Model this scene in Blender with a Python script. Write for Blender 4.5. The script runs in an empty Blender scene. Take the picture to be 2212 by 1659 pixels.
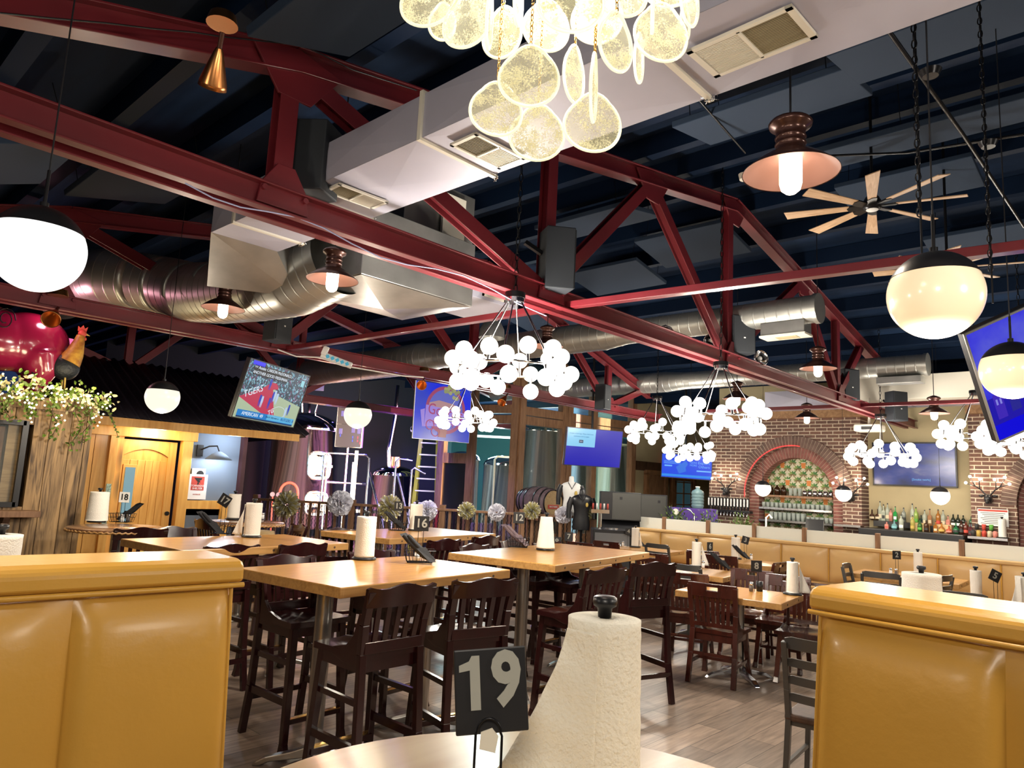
import bpy, math, random
from mathutils import Vector, Matrix
from math import radians as R, sin, cos, pi
SC = bpy.context.scene; COL = SC.collection
V = Vector
# ---------------- camera, world, exposure ----------------
EYE = V((0, 0, 1.65)); FPX = 1543.6
YAW, PITCH, ROLL = R(43.08), R(7.98), R(2.89)
_f = V((cos(PITCH)*cos(YAW), cos(PITCH)*sin(YAW), sin(PITCH)))
_r0 = V((sin(YAW), -cos(YAW), 0)); _u0 = _r0.cross(_f)
_r = cos(ROLL)*_r0 + sin(ROLL)*_u0; _u = -sin(ROLL)*_r0 + cos(ROLL)*_u0
cd = bpy.data.cameras.new('camera'); cam = bpy.data.objects.new('camera', cd); COL.objects.link(cam)
cd.sensor_fit = 'HORIZONTAL'; cd.sensor_width = 36; cd.lens = FPX/2212*36; cd.clip_start = .05; cd.clip_end = 100
cam.matrix_world = Matrix(((_r.x, _u.x, -_f.x, EYE.x), (_r.y, _u.y, -_f.y, EYE.y), (_r.z, _u.z, -_f.z, EYE.z), (0, 0, 0, 1)))
SC.camera = cam
vs = SC.view_settings; vs.view_transform = 'Standard'; vs.look = 'None'; vs.gamma = 1; vs.use_curve_mapping = False
vs.exposure = 1.6; EG = 2**-1.6
SC.cycles.use_denoising = True; SC.cycles.max_bounces = 8; SC.cycles.diffuse_bounces = 4; SC.cycles.glossy_bounces = 4
SC.cycles.transmission_bounces = 8; SC.cycles.sample_clamp_indirect = 4; SC.cycles.caustics_reflective = False; SC.cycles.caustics_refractive = False
w = bpy.data.worlds.new('world'); SC.world = w; w.use_nodes = True
w.node_tree.nodes['Background'].inputs[0].default_value = (.12, .22, .6, 1); w.node_tree.nodes['Background'].inputs[1].default_value = .045
# survey helpers: turn a point measured in the photograph into a real place, given one known dimension
def ray(x, y): return _f + (x-1106)/FPX*_r - (y-829.5)/FPX*_u
def PZ(x, y, z): d = ray(x, y); return EYE + d*((z-1.65)/d.z)      # known height
def PX(x, y, X): d = ray(x, y); return EYE + d*(X/d.x)             # known wall X
def PY(x, y, Y): d = ray(x, y); return EYE + d*(Y/d.y)             # known wall Y
def PD(x, y, t): return EYE + ray(x, y)*t                           # known distance
def PL(x, y, a, b):                                                 # on the upright plane through plan points a, b
    n = V((b[1]-a[1], a[0]-b[0], 0)); d = ray(x, y); return EYE + d*((V((a[0], a[1], 0))-EYE).dot(n)/d.dot(n))
def GP(x, t): p = PD(x, 1046+.05*(x-1106), t); return V((p.x, p.y, 0))
def lamp(loc, power, col=(1, .85, .65), rad=.05, name='lamp_light'):
    l = bpy.data.lights.new(name, 'POINT'); l.energy = power; l.color = [c+(1-c)*.38 for c in col]; l.shadow_soft_size = rad
    o = bpy.data.objects.new(name, l); o.location = loc; COL.objects.link(o); return o
# ---------------- materials ----------------
def nmat(name):
    m = bpy.data.materials.new(name); m.use_nodes = True; nt = m.node_tree
    return m, nt, nt.nodes['Principled BSDF']
def N(nt, t, **k):
    n = nt.nodes.new(t)
    for a, b in k.items():
        if a.startswith('i_'): n.inputs[a[2:].replace('_', ' ')].default_value = b
        else: setattr(n, a, b)
    return n
def c4(c): return (c[0], c[1], c[2], 1)
def mat(name, col, rough=.5, metal=0, coat=0, var=0, vs=6, stretch=(1, 1, 1), bump=0, bs=40, emit=0, ecol=None, trans=0, ior=1.45, alpha=1, col2=None, spec=None, sss=0):
    m, nt, b = nmat(name); L = nt.links.new
    b.inputs['Base Color'].default_value = c4(col); b.inputs['Roughness'].default_value = rough; b.inputs['Metallic'].default_value = metal
    b.inputs['Coat Weight'].default_value = coat; b.inputs['Coat Roughness'].default_value = .12
    b.inputs['Transmission Weight'].default_value = trans; b.inputs['IOR'].default_value = ior; b.inputs['Alpha'].default_value = alpha
    if spec is not None: b.inputs['Specular IOR Level'].default_value = spec
    if emit:
        b.inputs['Emission Color'].default_value = c4(ecol or col); b.inputs['Emission Strength'].default_value = emit*EG
    if var or bump:
        tc = N(nt, 'ShaderNodeTexCoord'); mp = N(nt, 'ShaderNodeMapping', i_Scale=stretch); L(tc.outputs['Object'], mp.inputs['Vector'])
    if var:
        n = N(nt, 'ShaderNodeTexNoise', i_Scale=vs, i_Detail=5); L(mp.outputs[0], n.inputs['Vector'])
        r = N(nt, 'ShaderNodeValToRGB'); L(n.outputs['Fac'], r.inputs[0])
        a = c4([x*(1-var) for x in col]); z = c4(col2) if col2 else c4([min(1, x*(1+var)) for x in col])
        r.color_ramp.elements[0].position = .3; r.color_ramp.elements[1].position = .7
        r.color_ramp.elements[0].color = a; r.color_ramp.elements[1].color = z; L(r.outputs[0], b.inputs['Base Color'])
    if bump:
        n2 = N(nt, 'ShaderNodeTexNoise', i_Scale=bs, i_Detail=3); L(mp.outputs[0], n2.inputs['Vector'])
        bp = N(nt, 'ShaderNodeBump', i_Strength=bump, i_Distance=.01); L(n2.outputs['Fac'], bp.inputs['Height']); L(bp.outputs[0], b.inputs['Normal'])
    return m
def swiz(nt, order):
    tc = N(nt, 'ShaderNodeTexCoord'); s = N(nt, 'ShaderNodeSeparateXYZ'); c = N(nt, 'ShaderNodeCombineXYZ')
    nt.links.new(tc.outputs['Object'], s.inputs[0])
    for i, a in enumerate(order):
        if a: nt.links.new(s.outputs[a], c.inputs[i])
    return c.outputs[0]
def bricks(name, c1, c2, mortar, bw, bh, ms, order=('X', 'Y', None), rough=.7, grain=0, gstretch=(1, 12, 1), bump=.3, coat=0, spec=.5, off=.5, gs=4):
    m, nt, b = nmat(name); L = nt.links.new
    vec = swiz(nt, order)
    t = N(nt, 'ShaderNodeTexBrick', i_Color1=c4(c1), i_Color2=c4(c2), i_Mortar=c4(mortar), i_Scale=1.0); t.offset = off
    t.inputs['Mortar Size'].default_value = ms; t.inputs['Brick Width'].default_value = bw; t.inputs['Row Height'].default_value = bh; t.inputs['Mortar Smooth'].default_value = .2
    L(vec, t.inputs['Vector']); out = t.outputs['Color']
    if grain:
        mp = N(nt, 'ShaderNodeMapping', i_Scale=gstretch); L(vec, mp.inputs['Vector'])
        n = N(nt, 'ShaderNodeTexNoise', i_Scale=gs, i_Detail=6, i_Distortion=.6); L(mp.outputs[0], n.inputs['Vector'])
        r = N(nt, 'ShaderNodeMapRange'); r.inputs[1].default_value = .25; r.inputs[2].default_value = .75; r.inputs[3].default_value = 1-grain; r.inputs[4].default_value = 1+grain
        L(n.outputs['Fac'], r.inputs[0]); mx = N(nt, 'ShaderNodeVectorMath', operation='SCALE'); L(out, mx.inputs[0]); L(r.outputs[0], mx.inputs['Scale']); out = mx.outputs[0]
    L(out, b.inputs['Base Color']); b.inputs['Roughness'].default_value = rough; b.inputs['Coat Weight'].default_value = coat; b.inputs['Specular IOR Level'].default_value = spec
    if bump:
        bp = N(nt, 'ShaderNodeBump', i_Strength=bump, i_Distance=.006); bp.invert = True; L(t.outputs['Fac'], bp.inputs['Height']); L(bp.outputs[0], b.inputs['Normal'])
    return m
def wood(name, c1, c2, scale=3, stretch=(1, 1, 12), rough=.5, coat=0, dist=1.5, knots=0, plank=None):
    m, nt, b = nmat(name); L = nt.links.new
    tc = N(nt, 'ShaderNodeTexCoord'); mp = N(nt, 'ShaderNodeMapping', i_Scale=stretch); L(tc.outputs['Object'], mp.inputs['Vector'])
    n = N(nt, 'ShaderNodeTexNoise', i_Scale=scale, i_Detail=7, i_Distortion=dist); L(mp.outputs[0], n.inputs['Vector'])
    r = N(nt, 'ShaderNodeValToRGB'); r.color_ramp.elements[0].position = .3; r.color_ramp.elements[1].position = .68
    r.color_ramp.elements[0].color = c4(c1); r.color_ramp.elements[1].color = c4(c2); L(n.outputs['Fac'], r.inputs[0]); out = r.outputs[0]
    if knots:
        mk = N(nt, 'ShaderNodeMapping', i_Scale=(2.2, 2.2, .9)); L(tc.outputs['Object'], mk.inputs['Vector'])
        vo = N(nt, 'ShaderNodeTexVoronoi', i_Scale=knots); L(mk.outputs[0], vo.inputs['Vector'])
        mr = N(nt, 'ShaderNodeMapRange'); mr.inputs[1].default_value = .03; mr.inputs[2].default_value = .16; mr.inputs[3].default_value = .25; mr.inputs[4].default_value = 1
        L(vo.outputs['Distance'], mr.inputs[0]); sc = N(nt, 'ShaderNodeVectorMath', operation='SCALE'); L(out, sc.inputs[0]); L(mr.outputs[0], sc.inputs['Scale']); out = sc.outputs[0]
    L(out, b.inputs['Base Color']); b.inputs['Roughness'].default_value = rough; b.inputs['Coat Weight'].default_value = coat; b.inputs['Coat Roughness'].default_value = .15
    bp = N(nt, 'ShaderNodeBump', i_Strength=.15, i_Distance=.004); L(n.outputs['Fac'], bp.inputs['Height']); L(bp.outputs[0], b.inputs['Normal'])
    return m
M = {}
M['floor'] = bricks('vinyl_planks', (.37, .27, .20), (.17, .125, .095), (.04, .03, .025), 1.25, .19, .0025, rough=.36, grain=.38, gstretch=(.8, 9, 1), bump=.1, off=.37)
M['ceil'] = mat('navy_ceiling', (.006, .0165, .042), .85, spec=.2, var=.5, vs=1.2, stretch=(3, .35, 1), bump=.5, bs=3)
M['purlin'] = mat('navy_purlin', (.005, .013, .034), .6, spec=.1)
M['panel'] = mat('acoustic_panel', (.016, .032, .062), .9)
M['navy'] = mat('navy_wall', (.010, .018, .030), .8)
M['tan'] = mat('tan_wall', (.43, .36, .215), .8, var=.06, vs=2)
M['brick'] = bricks('brown_brick', (.17, .085, .06), (.10, .055, .045), (.50, .42, .32), .215, .067, .0085, ('Y', 'Z', None), .85, grain=.25, gstretch=(4, 8, 1), bump=.8)
M['brickred'] = mat('red_brick', (.22, .085, .07), .85, var=.35, vs=9)
M['brickgrey'] = mat('grey_brick', (.13, .08, .065), .85, var=.35, vs=9)
M['mortar'] = mat('mortar', (.5, .42, .32), .9)
M['red'] = mat('red_truss_paint', (.14, .012, .018), .42, var=.18, vs=2, coat=.2)
M['galv'] = mat('galvanised', (.46, .46, .44), .36, metal=.85, var=.2, vs=3)
M['spiral'] = mat('spiral_galvanised', (.42, .42, .39), .38, metal=.75, var=.15, vs=2)
M['duct'] = mat('painted_duct', (.44, .43, .52), .55, metal=.15, var=.08, vs=1.5)
M['ventw'] = mat('vent_white', (.72, .68, .58), .5)
M['dark'] = mat('dark_slot', (.03, .03, .03), .7)
M['black'] = mat('black_plastic', (.012, .012, .014), .35)
M['blackm'] = mat('black_metal', (.015, .015, .017), .3, metal=.6)
M['spk'] = mat('speaker_grey', (.022, .026, .032), .6)
M['chrome'] = mat('chrome', (.7, .7, .72), .14, metal=1)
M['steel'] = mat('brushed_steel', (.55, .55, .57), .22, metal=1, var=.08, vs=4, stretch=(1, 1, .15))
M['tank'] = mat('polished_tank_steel', (.66, .64, .64), .055, metal=1)
M['icefront'] = mat('grey_steel_front', (.085, .085, .08), .35, metal=.85)
M['steeld'] = mat('dark_steel', (.18, .19, .2), .3, metal=1)
M['post'] = mat('table_post_steel', (.42, .40, .37), .3, metal=1)
M['copper'] = mat('copper', (.60, .26, .09), .28, metal=1)
M['bronze'] = mat('bronze', (.075, .03, .022), .3, metal=.55, coat=.3)
M['shadein'] = mat('shade_inside', (.36, .19, .16), .45)
M['gold'] = mat('gold_chain', (.75, .45, .12), .25, metal=1)
M['vinyl'] = mat('mustard_vinyl', (.58, .312, .05), .33, var=.04, vs=2, bump=.12, bs=25, coat=.08)
M['vinylb'] = mat('tan_vinyl', (.58, .365, .15), .35, var=.04, vs=2, bump=.08, bs=18)
M['maho'] = mat('mahogany', (.020, .003, .0035), .24, coat=.45, var=.25, vs=5, stretch=(3, 3, .6))
M['mahol'] = mat('mahogany_light', (.048, .009, .005), .25, coat=.45, var=.25, vs=5, stretch=(3, 3, .6))
M['oak'] = wood('oak_top', (.38, .165, .03), (.60, .31, .075), 3, (1, 14, 1), .3, .3)
M['oakd'] = wood('oak_top_dark', (.16, .075, .035), (.30, .15, .07), 3, (1, 14, 1), .25, .6)
M['oakedge'] = wood('oak_edge', (.33, .16, .045), (.50, .27, .085), 4, (.5, 6, 6), .4, .2)
M['maple'] = wood('maple_top', (.58, .40, .22), (.76, .60, .36), 1.2, (1, 6, 1), .22, .5)
M['pine'] = wood('honey_pine', (.66, .31, .05), (.84, .47, .11), 2.2, (5, 5, .5), .45, .1, knots=.7)
M['rust'] = wood('rustic_planks', (.05, .026, .012), (.46, .29, .13), 2.4, (5, 5, .45), .6, 0, 3.0, knots=.9)
M['timber'] = wood('timber', (.16, .075, .035), (.30, .16, .08), 3, (5, 5, .6), .6, 0)
M['beam'] = wood('beam', (.20, .10, .04), (.36, .2, .09), 2, (.5, 5, 5), .6, 0)
M['darkwood'] = wood('dark_wood', (.04, .018, .01), (.09, .045, .025), 4, (4, 4, .6), .5)
M['paper'] = mat('paper_towel', (.84, .80, .72), .95, bump=.35, bs=160)
M['paperf'] = mat('paper_towel_embossed', (.88, .82, .69), .95, bump=.6, bs=130)
M['white'] = mat('white', (.8, .8, .78), .6)
M['ink'] = mat('ink_black', (.01, .01, .01), .6)
M['sign'] = mat('sign_plate', (.016, .016, .018), .4)
M['digit'] = mat('digit_grey', (.34, .34, .30), .6)
M['frost'] = mat('frosted_panel', (.76, .77, .70), .7)
M['bulb'] = mat('bulb_glow', (1, .97, .9), .4, emit=9, ecol=(1, .93, .80))
M['globe'] = mat('globe_warm', (1, .85, .65), .25, emit=.55, ecol=(1, .72, .42), coat=.5)
M['globew'] = mat('globe_bright', (1, .9, .75), .25, emit=3, ecol=(1, .87, .66))
M['lampb'] = mat('lamp_bulb', (1, .9, .75), .3, emit=9, ecol=(1, .85, .62))
M['glass'] = mat('clear_glass', (.95, .98, .97), .03, trans=1, ior=1.4)
M['pane'] = mat('window_pane', (.35, .8, .85), .05, alpha=.07)
M['navyglass'] = mat('blueish_glass', (.25, .3, .32), .05, alpha=.15)
M['leaf'] = mat('leaf_green', (.10, .17, .03), .6, var=.5, vs=12)
M['cream'] = mat('cream_leaf', (.55, .50, .28), .6, var=.2, vs=10)
M['barrelp'] = wood('barrel_staves', (.07, .045, .06), (.16, .11, .12), 3, (5, 5, .6), .6)
M['barrelw'] = wood('barrel_head', (.42, .28, .13), (.6, .42, .2), 3, (1, 8, 8), .6)
M['yellow'] = mat('ladder_yellow', (.60, .50, .03), .5)
M['bluew'] = mat('slate_wall', (.15, .19, .25), .8)
M['roof'] = mat('dark_roof', (.018, .014, .022), .5, metal=.4)
def limb(m, s, dim, ecol):   # opal glass dims a little at its limb; shading put into emission keeps outlines
    nt = m.node_tree; b = nt.nodes['Principled BSDF']; lw = N(nt, 'ShaderNodeLayerWeight', i_Blend=.5); r = N(nt, 'ShaderNodeMapRange'); r.inputs[1].default_value = .55; r.inputs[2].default_value = .97
    r.inputs[3].default_value = s*EG; r.inputs[4].default_value = dim*EG; nt.links.new(lw.outputs['Facing'], r.inputs[0]); nt.links.new(r.outputs[0], b.inputs['Emission Strength'])
limb(M['bulb'], 8, .62, None); limb(M['globew'], 3, .8, None)
M['rod'] = mat('dark_chrome', (.16, .16, .17), .2, metal=1)
for k in ('bulb', 'globe', 'globew', 'lampb'): M[k].cycles.emission_sampling = 'NONE'
def glow(name, col, s=1.0):
    if name not in M: M[name] = mat(name, (0, 0, 0), .3, emit=s, ecol=col); M[name].cycles.emission_sampling = 'NONE'
    return M[name]
# ---------------- mesh builder ----------------
def orient(d, up=V((0, 0, 1))):
    z = V(d).normalized()
    if abs(z.dot(up)) > .999: up = V((0, 1, 0))
    x = up.cross(z).normalized(); y = z.cross(x)
    return Matrix((x, y, z)).transposed().to_4x4()
def TR(x, y, z): return Matrix.Translation((x, y, z))
def RZ(a): return Matrix.Rotation(a, 4, 'Z')
def RX(a): return Matrix.Rotation(a, 4, 'X')
def RY(a): return Matrix.Rotation(a, 4, 'Y')
class MB:
    def __init__(s): s.v = []; s.f = []; s.s = []; s.k = []; s.m = 0
    def add(s, vs, fs, sm=False, X=None):
        o = len(s.v); s.v += [(X @ V(p)) if X else V(p) for p in vs]
        s.f += [tuple(i+o for i in f) for f in fs]; s.s += [sm]*len(fs); s.k += [s.m]*len(fs); return s
    def box(s, c, d, rz=0, X=None):
        x, y, z = [i/2 for i in d]
        vs = [(a*x, b*y, e*z) for e in (-1, 1) for a, b in ((-1, -1), (1, -1), (1, 1), (-1, 1))]
        T = TR(*c) @ RZ(rz); T = X @ T if X else T
        return s.add(vs, [(3, 2, 1, 0), (4, 5, 6, 7), (0, 1, 5, 4), (1, 2, 6, 5), (2, 3, 7, 6), (3, 0, 4, 7)], False, T)
    def bar(s, a, b, w, h, up=V((0, 0, 1)), X=None, w2=None, h2=None):
        a, b = V(a), V(b); O = orient(b-a, up); L = (b-a).length; w2 = w2 or w; h2 = h2 or h
        vs = [(x*w/2, y*h/2, 0) for x, y in ((-1, -1), (1, -1), (1, 1), (-1, 1))]+[(x*w2/2, y*h2/2, L) for x, y in ((-1, -1), (1, -1), (1, 1), (-1, 1))]
        T = TR(*a) @ O; T = X @ T if X else T
        return s.add(vs, [(3, 2, 1, 0), (4, 5, 6, 7), (0, 1, 5, 4), (1, 2, 6, 5), (2, 3, 7, 6), (3, 0, 4, 7)], False, T)
    def tube(s, pts, r, n=8, caps=True, closed=False, X=None, sm=True):
        pts = [V(p) for p in pts]; m = len(pts); rs = r if isinstance(r, (list, tuple)) else [r]*m
        vs = []; fs = []; prev = None
        for i, p in enumerate(pts):
            if closed: d = pts[(i+1) % m]-pts[i-1]
            else: d = pts[min(i+1, m-1)]-pts[max(i-1, 0)]
            if d.length < 1e-9: d = V((0, 0, 1))
            d.normalize()
            if prev is None:
                u = V((0, 0, 1)) if abs(d.z) < .9 else V((1, 0, 0)); x = u.cross(d).normalized()
            else: x = (prev - d*prev.dot(d)).normalized()
            prev = x; y = d.cross(x)
            vs += [p+(x*cos(2*pi*k/n)+y*sin(2*pi*k/n))*rs[i] for k in range(n)]
        for i in range(m if closed else m-1):
            j = (i+1) % m
            fs += [(i*n+k, i*n+(k+1) % n, j*n+(k+1) % n, j*n+k) for k in range(n)]
        s.add(vs, fs, sm, X)
        if caps and not closed:
            s.add(vs[:n], [tuple(range(n-1, -1, -1))], False, X); s.add(vs[-n:], [tuple(range(n))], False, X)
        return s
    def cyl(s, a, b, r, r2=None, n=16, X=None): return s.tube([a, b], [r, r if r2 is None else r2], n, X=X)
    def lathe(s, prof, n=24, X=None, sm=True, sharp=True):
        vs = []; fs = []; m = len(prof)
        for r, z in prof: vs += [(r*cos(2*pi*k/n), r*sin(2*pi*k/n), z) for k in range(n)]
        for i in range(m-1): fs += [(i*n+k, i*n+(k+1) % n, (i+1)*n+(k+1) % n, (i+1)*n+k) for k in range(n)]
        return s.add(vs, fs, sm, X)
    def sph(s, c, r, n=16, m=10, X=None, sc=(1, 1, 1), z0=-1, z1=1):
        a0, a1 = math.asin(z0), math.asin(z1)
        prof = [(max(1e-5, r*cos(a0+(a1-a0)*i/m)), r*sin(a0+(a1-a0)*i/m)) for i in range(m+1)]
        T = TR(*c) @ Matrix.Diagonal((*sc, 1)); return s.lathe(prof, n, (X @ T) if X else T)
    def prism(s, poly, d, X=None, sm=False):
        n = len(poly); vs = [(x, y, 0) for x, y in poly]+[(x, y, d) for x, y in poly]
        fs = [tuple(range(n-1, -1, -1)), tuple(range(n, 2*n))]+[(i, (i+1) % n, (i+1) % n+n, i+n) for i in range(n)]
        return s.add(vs, fs, sm, X)
    def grid(s, fn, nu, nv, sm=True, X=None, thick=0):
        vs = [V(fn(i/nu, j/nv)) for j in range(nv+1) for i in range(nu+1)]; w_ = nu+1
        fs = [(j*w_+i, j*w_+i+1, (j+1)*w_+i+1, (j+1)*w_+i) for j in range(nv) for i in range(nu)]
        if thick:
            nn = (vs[1]-vs[0]).cross(vs[w_]-vs[0]).normalized()*thick; o = len(vs)
            vs = vs+[p-nn for p in vs]; fs = fs+[tuple(i+o for i in reversed(f)) for f in fs]
            bd = [i for i in range(nu)]+[j*w_+nu for j in range(nv)]+[nv*w_+i for i in range(nu, 0, -1)]+[j*w_ for j in range(nv, 0, -1)]
            fs += [(bd[i], bd[i]+o, bd[(i+1) % len(bd)]+o, bd[(i+1) % len(bd)]) for i in range(len(bd))]
        return s.add(vs, fs, sm, X)
    def poly(s, pts, X=None): return s.add(pts, [tuple(range(len(pts)))], False, X)
    def build(s, name, m, parent=None, world=False, bev=0, label=None, origin=None):
        me = bpy.data.meshes.new(name); vv = s.v
        if world and parent: Mi = parent_mats[parent.name].inverted(); vv = [Mi @ p for p in vv]
        if origin is not None: vv = [p-origin for p in vv]
        me.from_pydata([tuple(p) for p in vv], [], s.f); me.polygons.foreach_set('use_smooth', s.s)
        ms = m if isinstance(m, (list, tuple)) else [m]
        for q in ms: me.materials.append(M[q] if isinstance(q, str) else q)
        if len(ms) > 1: me.polygons.foreach_set('material_index', s.k)
        me.update(); o = bpy.data.objects.new(name, me); COL.objects.link(o)
        if parent: o.parent = parent; parent_mats[o.name] = parent_mats[parent.name]
        if origin is not None: o.location = origin
        if bev:
            b = o.modifiers.new('bevel', 'BEVEL'); b.width = bev; b.segments = 2; b.limit_method = 'ANGLE'; b.angle_limit = R(40)
        if label: o['label'] = label
        return o
parent_mats = {}
import re
NUM = dict(zip((2, 3, 4, 5, 6, 7, 8, 9, 12, 13, 16, 17, 18, 19), 'two three four five six seven eight nine twelve thirteen sixteen seventeen eighteen nineteen'.split()))
def words(s): return re.sub(r'\b\d+\b', lambda m: NUM[int(m.group())], s)
def tag(o, label, cat, group=None):
    label = words(label)
    o['label'] = label; o['category'] = cat
    if group: o['group'] = group
    return o
def thing(name, label, cat, loc=(0, 0, 0), rz=0, group=None, X=None):
    o = bpy.data.objects.new(name, None); COL.objects.link(o); o.empty_display_size = .1
    X = X or (TR(*loc) @ RZ(rz)); o.matrix_world = X; parent_mats[o.name] = X.copy(); return tag(o, label, cat, group)
def solo(mb, name, m, label, cat, group=None, bev=0):
    xs = [p.x for p in mb.v]; ys = [p.y for p in mb.v]; zs = [p.z for p in mb.v]
    o = mb.build(name, m, bev=bev, origin=V(((min(xs)+max(xs))/2, (min(ys)+max(ys))/2, min(zs)))); return tag(o, label, cat, group)
def struct(mb, name, m, bev=0):
    o = mb.build(name, m, bev=bev); o['kind'] = 'structure'; return o
KIDS = {}
def kids(o):
    if not KIDS.get('n') == len(bpy.data.objects):
        KIDS.clear(); KIDS['n'] = len(bpy.data.objects)
        for c in bpy.data.objects:
            if c.parent: KIDS.setdefault(c.parent.name, []).append(c)
    return list(KIDS.get(o.name, []))
def dup(o, loc=None, rz=None, label=None, group=None, X=None, scale=1):
    ks = [(k, kids(k)) for k in kids(o)]
    r = o.copy(); COL.objects.link(r)
    r.matrix_world = X if X else TR(*loc) @ RZ(rz or 0) @ Matrix.Diagonal((scale, scale, scale, 1))
    parent_mats[r.name] = r.matrix_world.copy()
    if label: r['label'] = words(label)
    if group: r['group'] = group
    for k, gs in ks:
        c = k.copy(); COL.objects.link(c); c.parent = r
        for g in gs: d = g.copy(); COL.objects.link(d); d.parent = c
    return r
def text(body, size, X, m, parent=None, name='lettering', ext=.001, align='CENTER', sx=1, bold=0):
    cu = bpy.data.curves.new('t', 'FONT'); cu.body = body; cu.size = size; cu.align_x = align; cu.align_y = 'CENTER'; cu.extrude = ext; cu.resolution_u = 3; cu.offset = bold
    ob = bpy.data.objects.new('t', cu); me = bpy.data.meshes.new_from_object(ob); bpy.data.objects.remove(ob)
    me.transform(X @ Matrix.Diagonal((sx, 1, 1, 1))); me.materials.clear(); me.materials.append(M[m] if isinstance(m, str) else m); me.name = name
    o = bpy.data.objects.new(name, me); COL.objects.link(o)
    if parent: o.parent = parent
    return o
def facing(c, yaw, tilt=0, roll=0):  # local x = right as seen by a viewer in front, y = up, z = towards the viewer
    n = V((cos(yaw)*cos(tilt), sin(yaw)*cos(tilt), -sin(tilt))); rt = V((0, 0, 1)).cross(n).normalized(); up = n.cross(rt)
    a = cos(roll)*rt+sin(roll)*up; b = -sin(roll)*rt+cos(roll)*up
    X = Matrix((a, b, n)).transposed().to_4x4(); X.translation = V(c); return X
# ================= large structure =================
def roofz(X):
    pts = [(-4, 2.15), (1.83, 4.32), (7.3, 5.24), (15, 3.9), (30, 3.2)]
    for (a, za), (b, zb) in zip(pts, pts[1:]):
        if X <= b: return za+(zb-za)*(X-a)/(b-a)
    return 3.2
struct(MB().box((12, 11, -.05), (32, 34, .1)), 'floor', 'floor')
mb = MB(); prof = [-4, 1.83, 7.3, 15, 30]
for a, b in zip(prof, prof[1:]):
    mb.add([(a, -6, roofz(a)), (b, -6, roofz(b)), (b, 28, roofz(b)), (a, 28, roofz(a)), (a, -6, roofz(a)+.12), (b, -6, roofz(b)+.12), (b, 28, roofz(b)+.12), (a, 28, roofz(a)+.12)],
           [(3, 2, 1, 0), (4, 5, 6, 7), (0, 1, 5, 4), (2, 3, 7, 6)])
struct(mb, 'ceiling', 'ceil')
X = -3.2; i = 0
while X < 15:
    z = roofz(X)-.10
    mb = MB().box((X, 10.5, z), (.05, 33, .19)); mb.box((X+.03, 10.5, z-.085), (.1, 33, .015))
    struct(mb, 'trim_%d' % (i+10), 'purlin'); X += .78; i += 1
struct(MB().box((-4, 11, 2), (.1, 34, 4.2)), 'wall_left', 'navy')
struct(MB().box((12, -5.9, 2.6), (32, .1, 5.2)), 'wall_rear', 'navy')
struct(MB().box((14.45, .7, 2.3), (.1, 13.1, 4.2)), 'wall_bar', 'tan')
def arch_wall(name, y0, y1, zt, yc, r, zc, x0=13.98, x1=14.4):
    mb = MB(); n = 28
    for a, b in ((y0, yc-r), (yc+r, y1)):
        if b-a > .01: mb.box(((x0+x1)/2, (a+b)/2, zt/2), (x1-x0, b-a, zt))
    for k in range(n):
        a0, a1 = pi*k/n, pi*(k+1)/n
        p, q = (yc+r*cos(a0), zc+r*sin(a0)), (yc+r*cos(a1), zc+r*sin(a1))
        mb.add([(x0, p[0], p[1]), (x0, q[0], q[1]), (x0, q[0], zt), (x0, p[0], zt), (x1, p[0], p[1]), (x1, q[0], q[1])], [(0, 3, 2, 1), (0, 1, 5, 4)])
    mb.box(((x0+x1)/2, yc, zt+.001), (x1-x0, 2*r, .002))
    struct(mb, name, 'brick')
arch_wall('wall_bar_brick', 4.24, 7.25, 3.2, 5.5, .93, 1.72)
arch_wall('wall_bar_brick_right', -2.2, 2.54, 3.2, .98, .93, 1.72)
def ring(name, yc, zc, r0, r1, x0, x1, m, n, zlow=0):
    mb = MB()
    for k in range(n):
        a0, a1 = pi*(k+.08)/n, pi*(k+.92)/n
        vs = [(x, yc+r*cos(a), zc+r*sin(a)) for x in (x0, x1) for r, a in ((r0, a0), (r1, a0), (r1, a1), (r0, a1))]
        mb.add(vs, [(0, 1, 2, 3), (7, 6, 5, 4), (0, 4, 5, 1), (1, 5, 6, 2), (2, 6, 7, 3), (3, 7, 4, 0)])
    if zlow:
        z = zc-.005
        while z > .8:
            for s in (-1, 1): mb.box(((x0+x1)/2, yc+s*(r0+r1)/2, z-.029), (x1-x0, r1-r0, .056))
            z -= .067
    struct(mb, name, m)
    mb = MB()
    for k in range(n):
        a0, a1 = pi*k/n, pi*(k+1)/n
        vs = [(x, yc+r*cos(a), zc+r*sin(a)) for x in (x0+.006, x1) for r, a in ((r0+.004, a0), (r1-.002, a0), (r1-.002, a1), (r0+.004, a1))]
        mb.add(vs, [(0, 1, 2, 3), (0, 4, 5, 1), (1, 5, 6, 2), (2, 6, 7, 3), (3, 7, 4, 0)])
    if zlow:
        for s in (-1, 1): mb.box(((x0+x1)/2+.003, yc+s*(r0+r1)/2, (zc+.8)/2), (x1-x0-.006, r1-r0-.008, zc-.8))
    struct(mb, name+'_1', 'mortar')
for i, yc in enumerate((5.5, .98)):
    ring('trim_%d' % (40+i*4), yc, 1.72, .93, 1.14, 13.95, 14.0, 'brickgrey', 52)
    ring('trim_%d' % (42+i*4), yc, 1.72, .72, .93, 14.1, 14.4, 'brickred', 42, zlow=1)
struct(MB().box((14.15, 5.7, 3.28), (.6, 3.2, .16)), 'trim_1', 'beam')
struct(MB().box((14.15, .2, 3.28), (.6, 4.7, .16)), 'trim_2', 'beam')
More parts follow.
